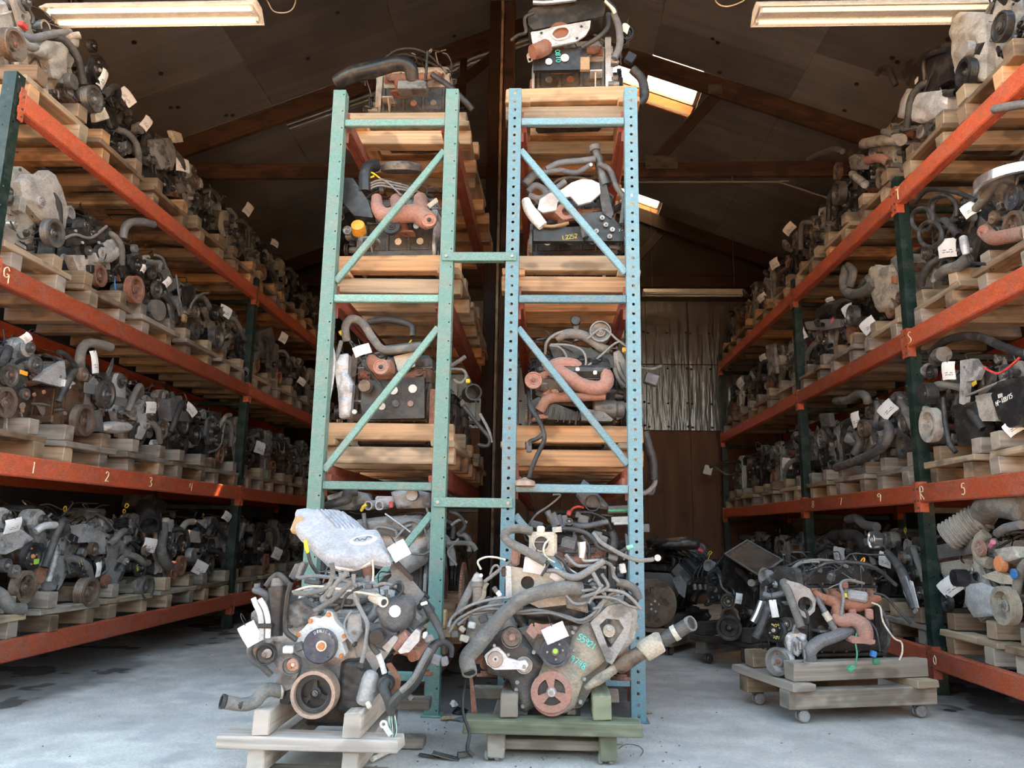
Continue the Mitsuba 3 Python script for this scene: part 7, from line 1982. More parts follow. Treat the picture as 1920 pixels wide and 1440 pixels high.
hb = [(703, 1142), (712, 1128), (738, 1119), (768, 1116), (777, 1132), (774, 1160), (760, 1180), (738, 1187), (716, 1176)]
V, F, _ = dome(hb, lambda u, v: S.p(u, v, 0.02), 0.03, 12, 5, 0.07)
A.part("belt_cover", (V, F), "plastic_grey", None, "rounded dark grey cover with a round white sticker", local=False)
S.disc("round_sticker", 740.5, 1146, 11.5, "paint_white", -0.0105, 0.002, None, "plain", 24)
S.disc("sensor_cap", 711, 1191, 14.5, "plastic_black", -0.01, 0.05, None, "plain", 24)
S.cast("sensor_body", [(692, 1172), (720, 1164), (745, 1186), (740, 1214), (722, 1222), (700, 1212)], "plastic_grey", 0.02, 0.06)
S.plate("pump_bracket", [(746, 1221), (760, 1203), (779, 1180), (788, 1185), (786, 1202), (767, 1223), (750, 1226)], "alu_clean", -0.005, 0.03, label="pale cast bracket")
S.plate("pump_bracket", [(716, 1214), (738, 1192), (748, 1196), (728, 1224)], "alu", -0.0, 0.03)
S.tube("pump_core", [(738, 1212, 0.03), (766, 1190, 0.03)], 13, "rust_pink", 14)
S.plate("rust_bracket", [(722, 1245), (733, 1243), (752, 1272), (749, 1290), (733, 1303), (729, 1298), (741, 1283), (742, 1275)], "rust", 0.03, 0.012, label="rusty curved bracket")
S.tube("accumulator", [(699, 1262, 0.04), (695, 1272, 0.03), (684, 1312, 0.02), (682, 1320, 0.02)], [12, 17.5, 17.5, 12], "alu", 20, 4, label="metal canister with flaking white paint")
S.block("canister_tag", 690, 1323, 9, 14, 0.02, "cream", -0.03, rot((0, 1, 0), -30))
S.disc("mount_rubber", 726, 1280, 16, "rubber", 0.03, 0.04, None, "plain", 20)
S.cast("lower_casting", [(640, 1240), (676, 1238), (690, 1262), (682, 1330), (655, 1345), (630, 1330)], "iron_black", 0.03, 0.08)
S.cast("upper_casting", [(652, 1152), (676, 1150), (680, 1184), (662, 1214), (650, 1190)], "alu", 0.02, 0.05)
S.cast("head_end", [(536, 1130), (560, 1122), (598, 1150), (584, 1164), (556, 1178), (538, 1168)], "alu_dark", 0.03, 0.08)
for P, rr, mt in (([(663, 1077), (663, 1100), (668, 1126), (680, 1150), (689, 1172), (686, 1208), (678, 1242)], 4.2, "wire_grey"), ([(687, 1180), (692, 1196), (699, 1213), (709, 1226)], 6, "rubber"), ([(709, 1226), (715, 1242), (721, 1263)], 5.6, "white_plastic"),
                  ([(652, 1074), (632, 1092), (615, 1118)], 5, "wire_grey"), ([(660, 1090), (632, 1118), (601, 1139), (588, 1146)], 5.2, "wire_grey"), ([(622, 1056), (624, 1080), (612, 1102), (580, 1112), (550, 1112)], 5, "rubber_grey"),
                  ([(560, 1084), (590, 1080), (640, 1086), (670, 1100)], 4, "plastic_grey"), ([(548, 1110), (580, 1100), (620, 1102), (705, 1116)], 2.6, "cream"), ([(545, 1098), (524, 1078), (510, 1084), (498, 1100)], 5.5, "rubber"),
                  ([(660, 1144), (646, 1168), (650, 1190), (662, 1206)], 2.4, "wire_grey"), ([(698, 1050), (700, 1070), (699, 1090)], 2.0, "cream"), ([(680, 1100), (650, 1116), (640, 1140)], 3, "wire_black"), ([(745, 1120), (756, 1104), (748, 1090), (730, 1104)], 2.4, "wire_black"), ([(700, 1100), (720, 1094), (744, 1100)], 3.4, "wire_grey")):
    S.tube("hose", [(u, v, -0.03 + 0.01 * math.sin(k)) for k, (u, v) in enumerate(P)], rr, mt, 9)
for u, v, w, h, an, mt in ((676, 1248, 14, 12, 10, "plastic_black"), (663, 1209, 7, 9, 0, "plastic_black"), (615, 1119, 9, 10, 30, "plastic_grey"), (632, 1140, 16, 9, -40, "plastic_black"), (688, 1086, 9, 14, 5, "plastic_grey"), (708, 1098, 22, 7, -12, "plastic_black"), (690, 1100, 14, 10, 0, "plastic_grey"), (584, 1092, 30, 8, 8, "plastic_grey"), (640, 1128, 40, 10, 3, "plastic_black")):
    S.block("connector", u, v, w, h, 0.03, mt, 0.0, rot((0, 1, 0), an))
hr = [(846, 1232, 0.0), (846, 1214, 0.0), (832, 1204, 0.0), (816, 1209, 0.0), (804, 1226, -0.02), (792, 1248, -0.03), (776, 1280, -0.04), (750, 1303, -0.04), (735, 1322, -0.03), (733, 1341, -0.03)]
S.tube("wiring_harness", hr, [5, 6, 7, 9, 11, 11, 11, 11, 11, 8], "wire_black", 12, 5, label="thick black taped wiring harness hanging off the engine")
S.tube("wiring_harness", [(726, 1275, 0.0), (719, 1290, -0.02), (727, 1308, -0.03), (733, 1330, -0.03)], 9.5, "rubber", 12)
S.tube("harness_wrap", [(806, 1216, -0.035), (792, 1242, -0.05), (774, 1274, -0.06), (752, 1296, -0.06)], 6, "wire_grey", 9)
S.tube("wiring_harness", [(793, 1124, 0.03), (806, 1148, 0.02), (818, 1168, 0.02), (826, 1186, 0.0), (830, 1204, 0.0)], [8, 8.5, 8, 6, 6], "wire_black", 12)
S.tube("loom_band", [(790, 1133, 0.012), (800, 1130, 0.006)], 3.4, "white_plastic", 8)
for k, mt in enumerate(("white_plastic", "mint", "wire_grey", "white_plastic", "wire_black", "green", "white_plastic")):
    S.tube("lead", [(730 + k * 1.6, 1338, -0.03), (728 + k * 2.4, 1354, -0.034), (729 + k * 2.6 + 2 * math.sin(k * 2), 1370, -0.03), (731 + k * 1.5, 1386, -0.03)], 1.1, mt, 5, 4)
A.part("ring_terminal", plate(sg.Point(0, 0).buffer(0.014).union(sg.box(-0.009, -0.045, 0.009, 0)), S.p(719, 1358, -0.05), (0.8, 0, 0.6), (-0.6, 0, 0.8), (0, 1, 0), 0.003, [(0, 0, 0.006)]), "alu_clean", local=False)
for u, v, w, h, an, mt in ((817, 1238, 19, 20, 20, "plastic_grey"), (833, 1241, 13, 17, -10, "plastic_grey"), (804, 1198, 17, 14, -20, "plastic_grey"), (768, 1309, 10, 8, 35, "plastic_grey"), (796, 1192, 8, 12, 0, "white_plastic")):
    S.block("connector", u, v, w, h, 0.03, mt, -0.03, rot((0, 1, 0), an))
hang_tag(S.p(468, 1189, -0.06), (0.062, 0.078), (0.15, -1, 0.1), "white paper tag beside the white pipes of the engine with the grey top cover", 30, blank=True)
hang_tag(S.p(748, 1031, 0.0), (0.068, 0.060), (0.1, -1, 0.25), "white paper tag at the edge of the grey plastic top cover", 33, blank=True)
solo("pole", cyl(at_z(697, 1424, 0.02), at_z(787, 1380, 0.02) + [0, 0, 0.0], 0.0095, n=10, b=0.002), "cream", "short cream pole on the floor by the pale pallet", "pole")

# --- dusty engine with the long grey hose
YB = 3.27
pb = hero_pallet("mossy green floor pallet on casters under the dusty tan engine")
x0, x1 = at_y(868, 1355, 3.19)[0], at_y(1205, 1360, 3.19)[0]
lum(pb, "front_plank", (x0, 3.19, 0.112), (x1, 3.30, 0.164), 0, "mossy")
lum(pb, "rear_plank", (-0.34, 3.815, 0.112), (0.34, 3.90, 0.160), 0, "grey")
for u0, u1 in ((913, 945), (1126, 1158)):
    lum(pb, "runner", (at_y(u0, 1400, 3.22)[0], 3.22, 0.018), (at_y(u1, 1400, 3.22)[0], 3.88, 0.111), 1, "grey" if u0 < 1000 else "mossy")
lum(pb, "cross_slat", (-0.20, 3.30, 0.03), (0.25, 3.42, 0.07), 0, "grey")
for u0, u1 in ((938, 970), (1111, 1146)):
    lum(pb, "cradle_timber", (at_y(u0, 1330, 3.24)[0], 3.22, 0.165), (at_y(u1, 1330, 3.24)[0], 3.88, 0.255), 1, "mossy" if u0 > 1000 else "grey")
for x in (-0.21, 0.235):
    for y in (3.27, 3.80):
        c = pb.part("caster", [cyl((x + 0.012, y - 0.02, 0.020), (x + 0.028, y - 0.02, 0.020), 0.020, n=14, b=0.004), cyl((x - 0.028, y - 0.02, 0.020), (x - 0.012, y - 0.02, 0.020), 0.020, n=14, b=0.004), box((x, y, 0.022), (0.022, 0.05, 0.03))], "caster_grey")
B = Thing("engine", "large dusty tan engine with a long grey hose across its front, on mossy pallet", "engine", R=rotz(0), o=(0.035, YB + 0.30, 0.085), scale=0.84)
engine_v(B, random.Random(77), "dusty", 2, bare=True)
S = Spot(B, YB)
S.disc("crank_pulley", 1034, 1298, 30, "iron_grey", -0.005, 0.04, "steel_dark", "plain", 36)
k = S.m(1, 1034, 1298)
B.part("crank_rim", lathe([(30 * k, -0.012), (30 * k, 0.05), (39.5 * k, 0.05), (40 * k, 0.044), (39 * k, 0.038), (40 * k, 0.032), (39 * k, 0.026), (40 * k, 0.020), (39 * k, 0.014), (40 * k, 0.0), (39 * k, -0.012)], S.p(1034, 1298), (0, -1, 0), 44), "rust_pink", None, "rusty pink rim of the crank pulley", local=False)
S.plate("crank_face", [(1034 + 39 * math.cos(t), 1298 + 39 * math.sin(t)) for t in np.linspace(0, 6.283, 41)[:-1]], "rust_pink", -0.06, 0.012, rnd=0,
        hole_polys=[[(1034 + r * math.cos(t), 1298 + r * math.sin(t)) for r, t in [(26, a + 0.24 + i * 0.2) for i in range(8)] + [(10.5, a + 1.55), (9.5, a + 0.95), (10.5, a + 0.35)]] for a in (0.55, 2.64, 4.74)])
S.disc("crank_bolt", 1034, 1298, 8, "alu_clean", -0.058, 0.012, None, "plain", 18)
S.disc("crank_bolt", 1034, 1298, 4, "steel", -0.07, 0.008, None, "plain", 7)
S.disc("pump_pulley", 1041, 1220, 29.5, "blue_black", -0.02, 0.035, "steel", "disc", 32, label="blue black pump pulley")
S.disc("pump_face", 1041, 1220, 25, "blue_black", -0.052, 0.004, None, "plain", 28)
S.disc("pump_hub", 1041, 1221, 8, "steel_dark", -0.056, 0.014, None, "plain", 18)
S.disc("pump_hub", 1041, 1221, 5, "lime", -0.069, 0.004, None, "plain", 12, label="lime green paint dot")
S.bolts("pump_bolt", [(1026, 1222), (1055, 1219), (1042, 1236), (1049, 1208)], 2.6, "steel", -0.056)
S.disc("idler_pulley", 960, 1194, 20.5, "steel_dark", -0.03, 0.035, "rust_pink", "idler", 26)
S.disc("idler_face", 960, 1194, 18, "steel_dark", -0.058, 0.005, None, "plain", 24)
S.disc("idler_nut", 960, 1195, 7, "rust_pink", -0.064, 0.008, None, "plain", 12)
S.disc("idler_pulley", 983, 1245, 17, "steel", -0.012, 0.03, "steel", "idler", 24)
S.plate("tensioner_arm", [(908, 1230), (914, 1224), (927, 1213), (935, 1214), (948, 1227), (952, 1234), (973, 1240), (985, 1238), (991, 1247), (983, 1258), (974, 1255), (927, 1256), (913, 1246)], "alu_clean", -0.055, 0.025, label="pale cast belt tensioner arm")
S.disc("tensioner_drum", 929, 1236, 15.5, "steel", -0.056, 0.012, None, "plain", 26)
S.disc("tensioner_eye", 929, 1236, 6.5, "alu_clean", -0.068, 0.004, None, "plain", 16)
S.disc("tensioner_hole", 929, 1236, 2.2, "iron_black", -0.072, 0.001, None, "plain", 10)
S.bolts("tensioner_bolt", [(927, 1210), (953, 1227), (983, 1250)], 3.6, "steel", -0.056)
S.cast("front_cover", [(955, 1176), (983, 1196), (1003, 1225), (1020, 1243), (1004, 1283), (1002, 1325), (983, 1338), (970, 1320), (955, 1275), (915, 1262), (905, 1225), (930, 1190)], "iron_grey", 0.0, 0.06, lumps=0.35, label="dark greasy front cover")
S.cast("front_cover", [(1102, 1166), (1110, 1172), (1137, 1237), (1121, 1251), (1096, 1270), (1088, 1293), (1078, 1325), (1060, 1338), (1040, 1335), (1000, 1290), (1020, 1240), (1070, 1210), (1074, 1192), (1088, 1178)], "tan_dusty", -0.002, 0.06, lumps=0.35, label="tan dusty front cover with turquoise numbers")
S.mark("55921", 1081, 1197, 12, "paint_turquoise", -0.036, -33, adv=1.0)
S.mark("9748", 1067, 1238, 12, "paint_turquoise", -0.036, -31, adv=1.1)
S.plate("lift_bracket", [(986, 1184), (994, 1171), (1000, 1167), (1017, 1171), (1036, 1169), (1040, 1182), (1019, 1189), (1008, 1188), (1001, 1199)], "rust_pink", -0.02, 0.012, [(1001, 1173, 2.2), (1017, 1180, 2.5)])
S.bolts("cover_bolt", [(1078, 1177), (1076, 1219), (1074, 1185), (970, 1278), (980, 1323), (1088, 1315), (1095, 1272), (1001, 1222), (968, 1292)], 4.4, "alu", -0.002, h=0.02)
S.plate("accessory_bracket", [(1107, 1168), (1118, 1156), (1140, 1136), (1170, 1130), (1184, 1150), (1184, 1172), (1176, 1197), (1148, 1246), (1137, 1241)], "alu", -0.05, 0.03, hole_polys=[[(1124, 1172), (1137, 1160), (1160, 1162), (1170, 1178), (1146, 1214), (1140, 1214)]], label="triangular grey cast bracket")
S.disc("bracket_boss", 1141, 1182, 12, "tan_dusty", -0.02, 0.03, None, "plain", 16)
S.disc("bracket_boss", 1142, 1177, 5, "alu_dusty", -0.05, 0.02, None, "plain", 10)
S.cast("head_end", [(1140, 1128), (1175, 1118), (1196, 1150), (1190, 1200), (1160, 1232), (1140, 1200)], "alu_dusty", 0.0, 0.10)
S.cast("head_end", [(880, 1150), (930, 1160), (930, 1200), (905, 1225), (872, 1195)], "alu_dusty", 0.04, 0.10)
S.tube("water_outlet", [(1098, 1290, 0.0), (1120, 1276, -0.01), (1141, 1262, -0.02), (1160, 1248, -0.02)], [5, 10, 9, 9], "tan_dusty", 14)
S.tube("elbow", [(1158, 1250, -0.02), (1172, 1243, -0.03), (1188, 1232, -0.03), (1212, 1219, -0.03)], [14, 15.5, 15, 14], "iron_brown", 18, 5, label="brown elbow pipe")
S.tube("thermostat_case", [(1204, 1224, -0.03), (1208, 1221, -0.03), (1236, 1204, -0.03), (1240, 1202, -0.03)], [14, 20.5, 20.5, 15], "tan_dusty", 18, 3, label="tan thermostat housing")
S.tube("outlet_hose", [(1236, 1204, -0.03), (1262, 1189, -0.04), (1293, 1170, -0.05)], 13.5, "iron_grey", 18, 5, label="short open hose pointing out to the side")
e0, e1 = S.p(1293, 1170, -0.05), S.p(1270, 1184, -0.043)
B.part("hose_mouth", lathe([(S.m(13.5), -0.01), (S.m(14.6), 0), (S.m(14.6), 0.012), (S.m(11.5), 0.012), (S.m(11), -0.05)], e0, e0 - e1 + [0, -0.05, 0], 20), "rubber_grey", local=False)
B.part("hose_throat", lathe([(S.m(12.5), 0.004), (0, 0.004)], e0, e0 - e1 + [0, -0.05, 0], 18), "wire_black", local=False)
d = unit(S.p(1262, 1189, -0.04) - S.p(1250, 1196, -0.035))
B.part("hose_clamp", lathe([(S.m(14.2), 0), (S.m(15.2), 0), (S.m(15.2), 0.02), (S.m(14.2), 0.02)], S.p(1262, 1189, -0.04), d, 20), "cream", local=False)
bh = [(1088, 1104, -0.02), (1060, 1103, -0.05), (1020, 1109, -0.07), (980, 1123, -0.08), (946, 1150, -0.09), (920, 1180, -0.10), (895, 1210, -0.11), (876, 1234, -0.12), (880, 1259, -0.14)]
S.tube("radiator_hose", bh, [14.5, 14.5, 13.5, 13, 13, 14, 15, 15, 14.5], "rubber_grey", 20, 6, label="long grey radiator hose bent across the engine front")
e0, e1 = S.p(880, 1259, -0.14), S.p(877.5, 1246, -0.13)
B.part("hose_mouth", lathe([(S.m(14), -0.012), (S.m(14.6), 0.0), (S.m(14.2), 0.008), (S.m(11.4), 0.008), (S.m(11), -0.05)], e0, e0 - e1 + [0, -0.014, 0], 22), "rubber_grey", local=False)
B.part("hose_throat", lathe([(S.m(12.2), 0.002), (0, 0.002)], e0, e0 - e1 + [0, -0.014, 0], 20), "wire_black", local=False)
S.tube("upper_hose", [(996, 996, 0.0), (973, 991, -0.02), (952, 995, -0.03), (946, 1006, -0.04), (957, 1018, -0.05), (988, 1034, -0.06), (1023, 1054, -0.07)], 8.5, "rubber_grey", 14, 6, label="grey hose looping down from the throttle")
S.tube("hose_nipple", [(1023, 1054, -0.07), (1028, 1057, -0.072), (1015, 1080, -0.075)], 2.6, "plastic_black", 9)
S.tube("upper_hose", [(1024, 1070, -0.06), (1044, 1071, -0.06), (1062, 1080, -0.05), (1082, 1082, -0.05), (1108, 1068, -0.05), (1132, 1052, -0.04)], [4, 5, 6.5, 7, 7, 6], "wire_grey", 10, 5)
S.block("throttle_body", 1018, 1022, 54, 50, 0.10, "cream", 0.0, b=0.012, label="dusty cast throttle body")
S.block("throttle_top", 1014, 993, 15, 14, 0.05, "cream", 0.0, b=0.006)
c = S.p(1015, 1019, -0.006)
B.part("throttle_ring", lathe([(S.m(13.5), -0.02), (S.m(16.5), -0.02), (S.m(17), 0.0), (S.m(16.5), 0.008), (S.m(14), 0.008), (S.m(13.5), -0.02)], c, (0, -1, 0), 28), "cream", local=False)
B.part("throttle_plate", [lathe([(S.m(13.8), 0.0), (0, 0.0)], c + [0, 0.0, 0], (0, -1, 0), 24)], "iron_grey", local=False)
B.part("throttle_shaft", cyl(S.p(1002, 1016.5, -0.010), S.p(1029, 1016.5, -0.010), 0.0025, n=8), "steel", local=False)
S.tube("cable_strap", [(1030, 1012, -0.02), (1022, 1020, -0.03), (1019, 1034, -0.03), (1025, 1046, -0.03), (1040, 1055, -0.03)], 2.2, "cream", 7)
S.plate("intake_front", [(950, 1060), (980, 1066), (1034, 1076), (1040, 1090), (1068, 1098), (1062, 1134), (1010, 1140), (990, 1130), (952, 1126)], "cream", 0.0, 0.05, [(989, 1093, 13)], label="pale intake casting with a round port")
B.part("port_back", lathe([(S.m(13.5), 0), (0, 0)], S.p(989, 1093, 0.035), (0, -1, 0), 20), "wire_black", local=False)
S.plate("intake_flange", [(948, 1060), (958, 1062), (960, 1120), (948, 1122)], "white_plastic", -0.02, 0.03)
S.cast("lower_intake", [(975, 1136), (1060, 1118), (1100, 1130), (1096, 1160), (1040, 1168), (985, 1160)], "iron_black", 0.03, 0.05)
S.cast("intake_side", [(1060, 1108), (1098, 1112), (1104, 1150), (1062, 1140)], "tan_dusty", 0.0, 0.05)
hang_tag(S.p(1002, 1060, -0.045), (0.088, 0.058), (0.0, -1, 0.2), "white paper sheet tucked under the upper hose of the dusty tan engine", -8, blank=True)
hang_tag(S.p(1047, 1079, -0.035), (0.060, 0.045), (0.0, -1, 0.3), "small white paper scrap under the looping hose of the dusty tan engine", -35, blank=True)
hang_tag(S.p(1040, 1187, -0.085), (0.092, 0.062), (-0.1, -1, 0.1), "white paper tag over the pump pulley of the dusty tan engine", 24, blank=True)
S.tube("filler_pipe", [(899, 1076, 0.02), (885, 1098, 0.02), (872, 1124, 0.0), (860, 1150, 0.0)], 7.5, "rubber_grey", 14)
S.tube("filler_neck", [(896, 1078, 0.02), (895, 1092, 0.01), (895, 1112, 0.01), (892, 1132, 0.02)], [8, 11.5, 9, 7], "alu_dusty", 16)
S.tube("filler_cap", [(895, 1090, -0.0), (895, 1099, -0.0)], 12.5, "plastic_grey", 18)
S.tube("elbow_pipe", [(913, 1092, 0.0), (908, 1102, 0.0), (906, 1118, 0.01), (896, 1130, 0.01)], 5, "tan_dusty", 10)
S.tube("push_rod", [(908, 1091, -0.02), (958, 1052, 0.0)], 3.8, "rubber_grey", 9)
S.block("vacuum_motor", 966, 1044, 18, 34, 0.06, "rust_pink", 0.0, rot((0, 1, 0), 6), b=0.012)
S.tube("sensor_lead", [(902, 1068, 0.0), (896, 1053, 0.0), (910, 1045, 0.0), (928, 1045, 0.0), (948, 1050, 0.0)], 2.2, "cream", 7)
S.disc("ring_terminal", 902, 1079, 3.8, "white_plastic", -0.02, 0.006, None, "plain", 12)
S.tube("loop_lead", [(919, 1078, 0.0), (924, 1064, 0.0), (932, 1060, 0.0), (938, 1068, 0.0)], 2.4, "wire_grey", 7)
W = [([(840, 1176), (848, 1158), (870, 1141), (896, 1130), (927, 1123), (950, 1121)], 3), ([(842, 1186), (856, 1164), (886, 1146), (918, 1136), (950, 1134), (980, 1142)], 2.8), ([(858, 1172), (886, 1150), (918, 1142), (973, 1146), (1010, 1144), (1060, 1155), (1088, 1163), (1112, 1151), (1124, 1134), (1148, 1113), (1172, 1110)], 3),
     ([(886, 1152), (930, 1146), (980, 1150), (1030, 1149), (1066, 1160), (1092, 1167), (1118, 1152), (1134, 1128), (1156, 1116)], 2.8), ([(1060, 1116), (1078, 1132), (1104, 1128), (1118, 1112), (1130, 1096)], 3), ([(1090, 1108), (1112, 1106), (1140, 1106), (1168, 1111), (1186, 1124), (1202, 1142)], 3.2), ([(1090, 1120), (1116, 1112), (1140, 1100), (1128, 1076)], 3.6),
     ([(1104, 1132), (1114, 1120), (1150, 1122), (1180, 1136), (1206, 1142)], 2.8), ([(1112, 1100), (1132, 1114), (1128, 1136), (1112, 1142)], 3), ([(1104, 1090), (1112, 1086), (1122, 1096), (1126, 1108)], 2), ([(1160, 1090), (1150, 1080), (1152, 1064)], 3), ([(1112, 1074), (1122, 1092), (1128, 1104)], 4)]
for P, rr in W:
    S.tube("plug_lead", [(u, v, -0.05 + 0.012 * math.sin(1.7 * k + u)) for k, (u, v) in enumerate(P)], rr, "wire_grey", 8)
S.block("coil_pack", 1184, 1125, 26, 18, 0.05, "plastic_black", -0.02, rot((0, 1, 0), 32))
S.block("coil_pack", 1150, 1140, 40, 16, 0.05, "alu_dusty", -0.02, rot((0, 1, 0), 24))
for u, v, w, h, an, mt in ((866, 1163, 16, 13, 20, "plastic_grey"), (906, 1161, 17, 14, -20, "plastic_grey"), (884, 1173, 15, 12, 10, "white_plastic"), (866, 1180, 13, 10, 40, "cream"), (928, 1106, 9, 12, -35, "plastic_grey"), (935, 1114, 9, 12, -35, "white_plastic"), (852, 1190, 14, 12, 0, "rubber_grey"), (870, 1198, 18, 12, 15, "cream"), (1168, 1066, 12, 18, -10, "white_plastic"), (1130, 1012, 18, 16, 20, "plastic_grey"), (1150, 1046, 18, 10, 15, "plastic_grey"), (946, 1072, 12, 18, 0, "plastic_black")):
    S.block("connector", u, v, w, h, 0.03, mt, -0.02, rot((0, 1, 0), an))
S.block("vacuum_motor", 1068, 1020, 32, 26, 0.06, "plastic_grey", -0.01, rot((0, 1, 0), 12), b=0.012)
S.tube("regulator", [(1091, 1016, -0.03), (1092, 1030, -0.03), (1091, 1046, -0.03)], [9, 8, 6.5], "chrome", 16, label="shiny fuel pressure regulator")
S.tube("regulator_pipe", [(1091, 1046, -0.03), (1098, 1052, -0.03), (1126, 1050, -0.03)], 4, "steel", 9)
S.tube("sensor_dome", [(1044, 988, -0.02), (1045, 998, -0.02)], 9, "alu_dusty", 14)
S.tube("vacuum_line", [(1048, 992, -0.01), (1072, 992, -0.02), (1098, 999, -0.02), (1114, 1012, -0.03), (1124, 1026, -0.03), (1157, 1036, -0.03), (1176, 1028, -0.03)], 4.2, "wire_black", 9)
S.tube("vacuum_tip", [(1175, 1028, -0.03), (1187, 1024, -0.03)], 4.6, "mint", 9)
S.tube("battery_cable", [(1112, 1000, -0.01), (1127, 1017, -0.04), (1148, 1030, -0.05), (1170, 1042, -0.06), (1192, 1050, -0.06), (1217, 1050, -0.06), (1226, 1048, -0.06)], 4.2, "rubber_grey", 9)
S.disc("cable_eye", 1233, 1046, 6.5, "alu_clean", -0.062, 0.006, None, "plain", 16)
S.tube("side_hose", [(1156, 1092, 0.0), (1176, 1097, 0.0), (1190, 1106, 0.0), (1197, 1124, 0.0)], 9, "rubber_grey", 12)
S.tube("vent_pipe", [(1056, 1050, 0.0), (1062, 1066, -0.01), (1080, 1078, -0.01)], 5, "alu_clean", 10)
for P, mt in (([(1040, 1040), (1056, 1052), (1066, 1070), (1084, 1082)], "wire_black"), ([(1060, 1040), (1082, 1060), (1110, 1060), (1136, 1064)], "wire_grey"), ([(1090, 1004), (1104, 1024), (1104, 1050)], "wire_black"), ([(1130, 1052), (1146, 1060), (1150, 1076), (1160, 1092)], "rubber_grey")):
    S.tube("hose", [(u, v, -0.02) for u, v in P], 3.6, mt, 8)
S.tube("hanging_strap", [(874, 1276, 0.0), (868, 1308, -0.09), (869, 1340, -0.105), (880, 1375, -0.105), (876, 1404, -0.11), (887, 1418, -0.11)], [2.5, 2.6, 3, 3.4, 3.8, 4], "wire_black", 7)
S.plate("hanger_strip", [(880, 1270), (886, 1270), (895, 1338), (884, 1338)], "rust", 0.05, 0.004)
S.block("sump_tail", 1071, 1336, 20, 12, 0.10, "alu_dark", 0.04, b=0.01)

# ------------------------------------------------------------------ engines on wheeled skids and litter on the floor
def cart(o, deg, label, woods, L=0.80, W=0.52, seed=0, hz=1.2, cast="caster_grey"):
    t = pallet(np.asarray(o) + [0, 0, 0.068], deg, label, woods, L, W, seed)
    for sx in (-1, 1):
        for sy in (-1, 1):
            c = np.array([sx * W * 0.38, sy * (L / 2 - 0.07), -0.034])
            k = t.part("caster", [cyl(c + [q * 0.006 + min(q, 0) * 0.018, 0.012, 0], c + [q * 0.006 + max(q, 0) * 0.018, 0.012, 0], 0.030, n=16, b=0.005) for q in (-1, 1)], cast)
            t.part("caster_fork", [box(c + [0, 0, 0.030], (0.055, 0.06, 0.006)), box(c + [0, 0.0, 0.012], (0.010, 0.03, 0.04))], "steel_dark", k)
    return t


cart((1.49, 4.31, 0), -74, "grey brown timber skid on pale casters under the engine with the big rusty outlet", ("tan", "grey", "brown"), seed=3)
C = Thing("engine", "dark engine with rusty outlet pipe and fat grey hose, on the wheeled timber skid", "engine", R=rotz(-74), o=(1.49, 4.31, 0.068 + ENG_Z), scale=0.82)
engine_i(C, random.Random(907), "dark", 2, side=1, pulleys=False)
S = Spot(C, 4.10)
S.disc("crank_drum", 1470, 1241, 27, "steel", 0.04, 0.06, "rust", "disc", 32, label="wide steel crank drum", ax=(-0.75, -0.62, 0.1))
S.disc("pump_pulley", 1458, 1182, 22, "plastic_black", 0.05, 0.04, "cream", "disc", 28, label="black pulley with painted figures", ax=(-0.75, -0.62, 0.05))
S.mark("904", 1449, 1176, 5.5, "paint_yellow", -0.02, 8)
S.mark("707", 1449, 1197, 5.5, "paint_yellow", -0.02, -8)
S.disc("idler_pulley", 1462, 1143, 15, "iron_black", 0.04, 0.05, "steel", "idler", 22, ax=(-0.7, -0.7, 0.05))
S.disc("idler_pulley", 1482, 1170, 13, "steel_dark", 0.04, 0.05, "steel", "idler", 22, ax=(-0.7, -0.7, 0.05))
S.plate("alternator_bracket", [(1473, 1094), (1478, 1088), (1500, 1094), (1518, 1104), (1530, 1124), (1528, 1146), (1512, 1160), (1500, 1152), (1490, 1130)], "alu", -0.01, 0.035, [(1510, 1133, 14)], label="pale cast bracket with a round opening")
S.cast("corroded_cover", [(1470, 1190), (1490, 1182), (1512, 1190), (1512, 1214), (1496, 1232), (1478, 1220)], "alu_clean", 0.01, 0.04, label="corroded pale cover")
S.tube("fat_hose", [(1606, 1178, 0.0), (1584, 1186, -0.03), (1564, 1194, -0.05), (1536, 1204, -0.06), (1518, 1222, -0.06), (1520, 1238, -0.05)], [9.5, 11, 11, 12, 12.5, 12], "plastic_grey", 18, 6, label="fat grey hose")
S.tube("filler_hose", [(1532, 1120, 0.0), (1544, 1142, -0.02), (1556, 1164, -0.03), (1568, 1186, -0.03)], [5, 5.5, 6, 7], "plastic_grey", 12)
S.tube("hose_collar", [(1546, 1148, -0.025), (1556, 1163, -0.032)], 7, "cream", 12)
S.tube("outlet_manifold", [(1564, 1160, 0.0), (1580, 1164, -0.03), (1600, 1162, -0.05), (1618, 1174, -0.06), (1622, 1192, -0.06), (1620, 1206, -0.06)], [11, 12, 13, 15, 15, 14], "rust_pink", 18, 5, label="rusty exhaust outlet")
S.plate("outlet_flange", [(1596, 1199), (1604, 1194), (1642, 1200), (1640, 1208), (1598, 1206)], "rust_pink", -0.10, 0.08)
for u in (1568, 1600, 1632):
    S.block("outlet_port", u, 1152, 14, 20, 0.03, "rust_pink", 0.0, None, 0.006)
S.block("intake_casting", 1610, 1118, 38, 20, 0.08, "cover_grey", 0.0, rot((0, 1, 0), 8), 0.01)
S.tube("coil_cable", [(1638, 1112, 0.0), (1660, 1118, -0.02), (1680, 1140, -0.03), (1708, 1170, -0.03)], 2.6, "wire_black", 8)
S.tube("sensor_lead", [(1634, 1130, 0.0), (1650, 1138, -0.02), (1656, 1166, -0.03), (1676, 1196, -0.03), (1690, 1204, -0.03), (1692, 1222, -0.03), (1686, 1238, -0.03)], 1.8, "cream", 8)
S.tube("green_lead", [(1606, 1188, -0.07), (1604, 1204, -0.09), (1607, 1226, -0.1), (1604, 1246, -0.1)], 1.8, "green", 8)
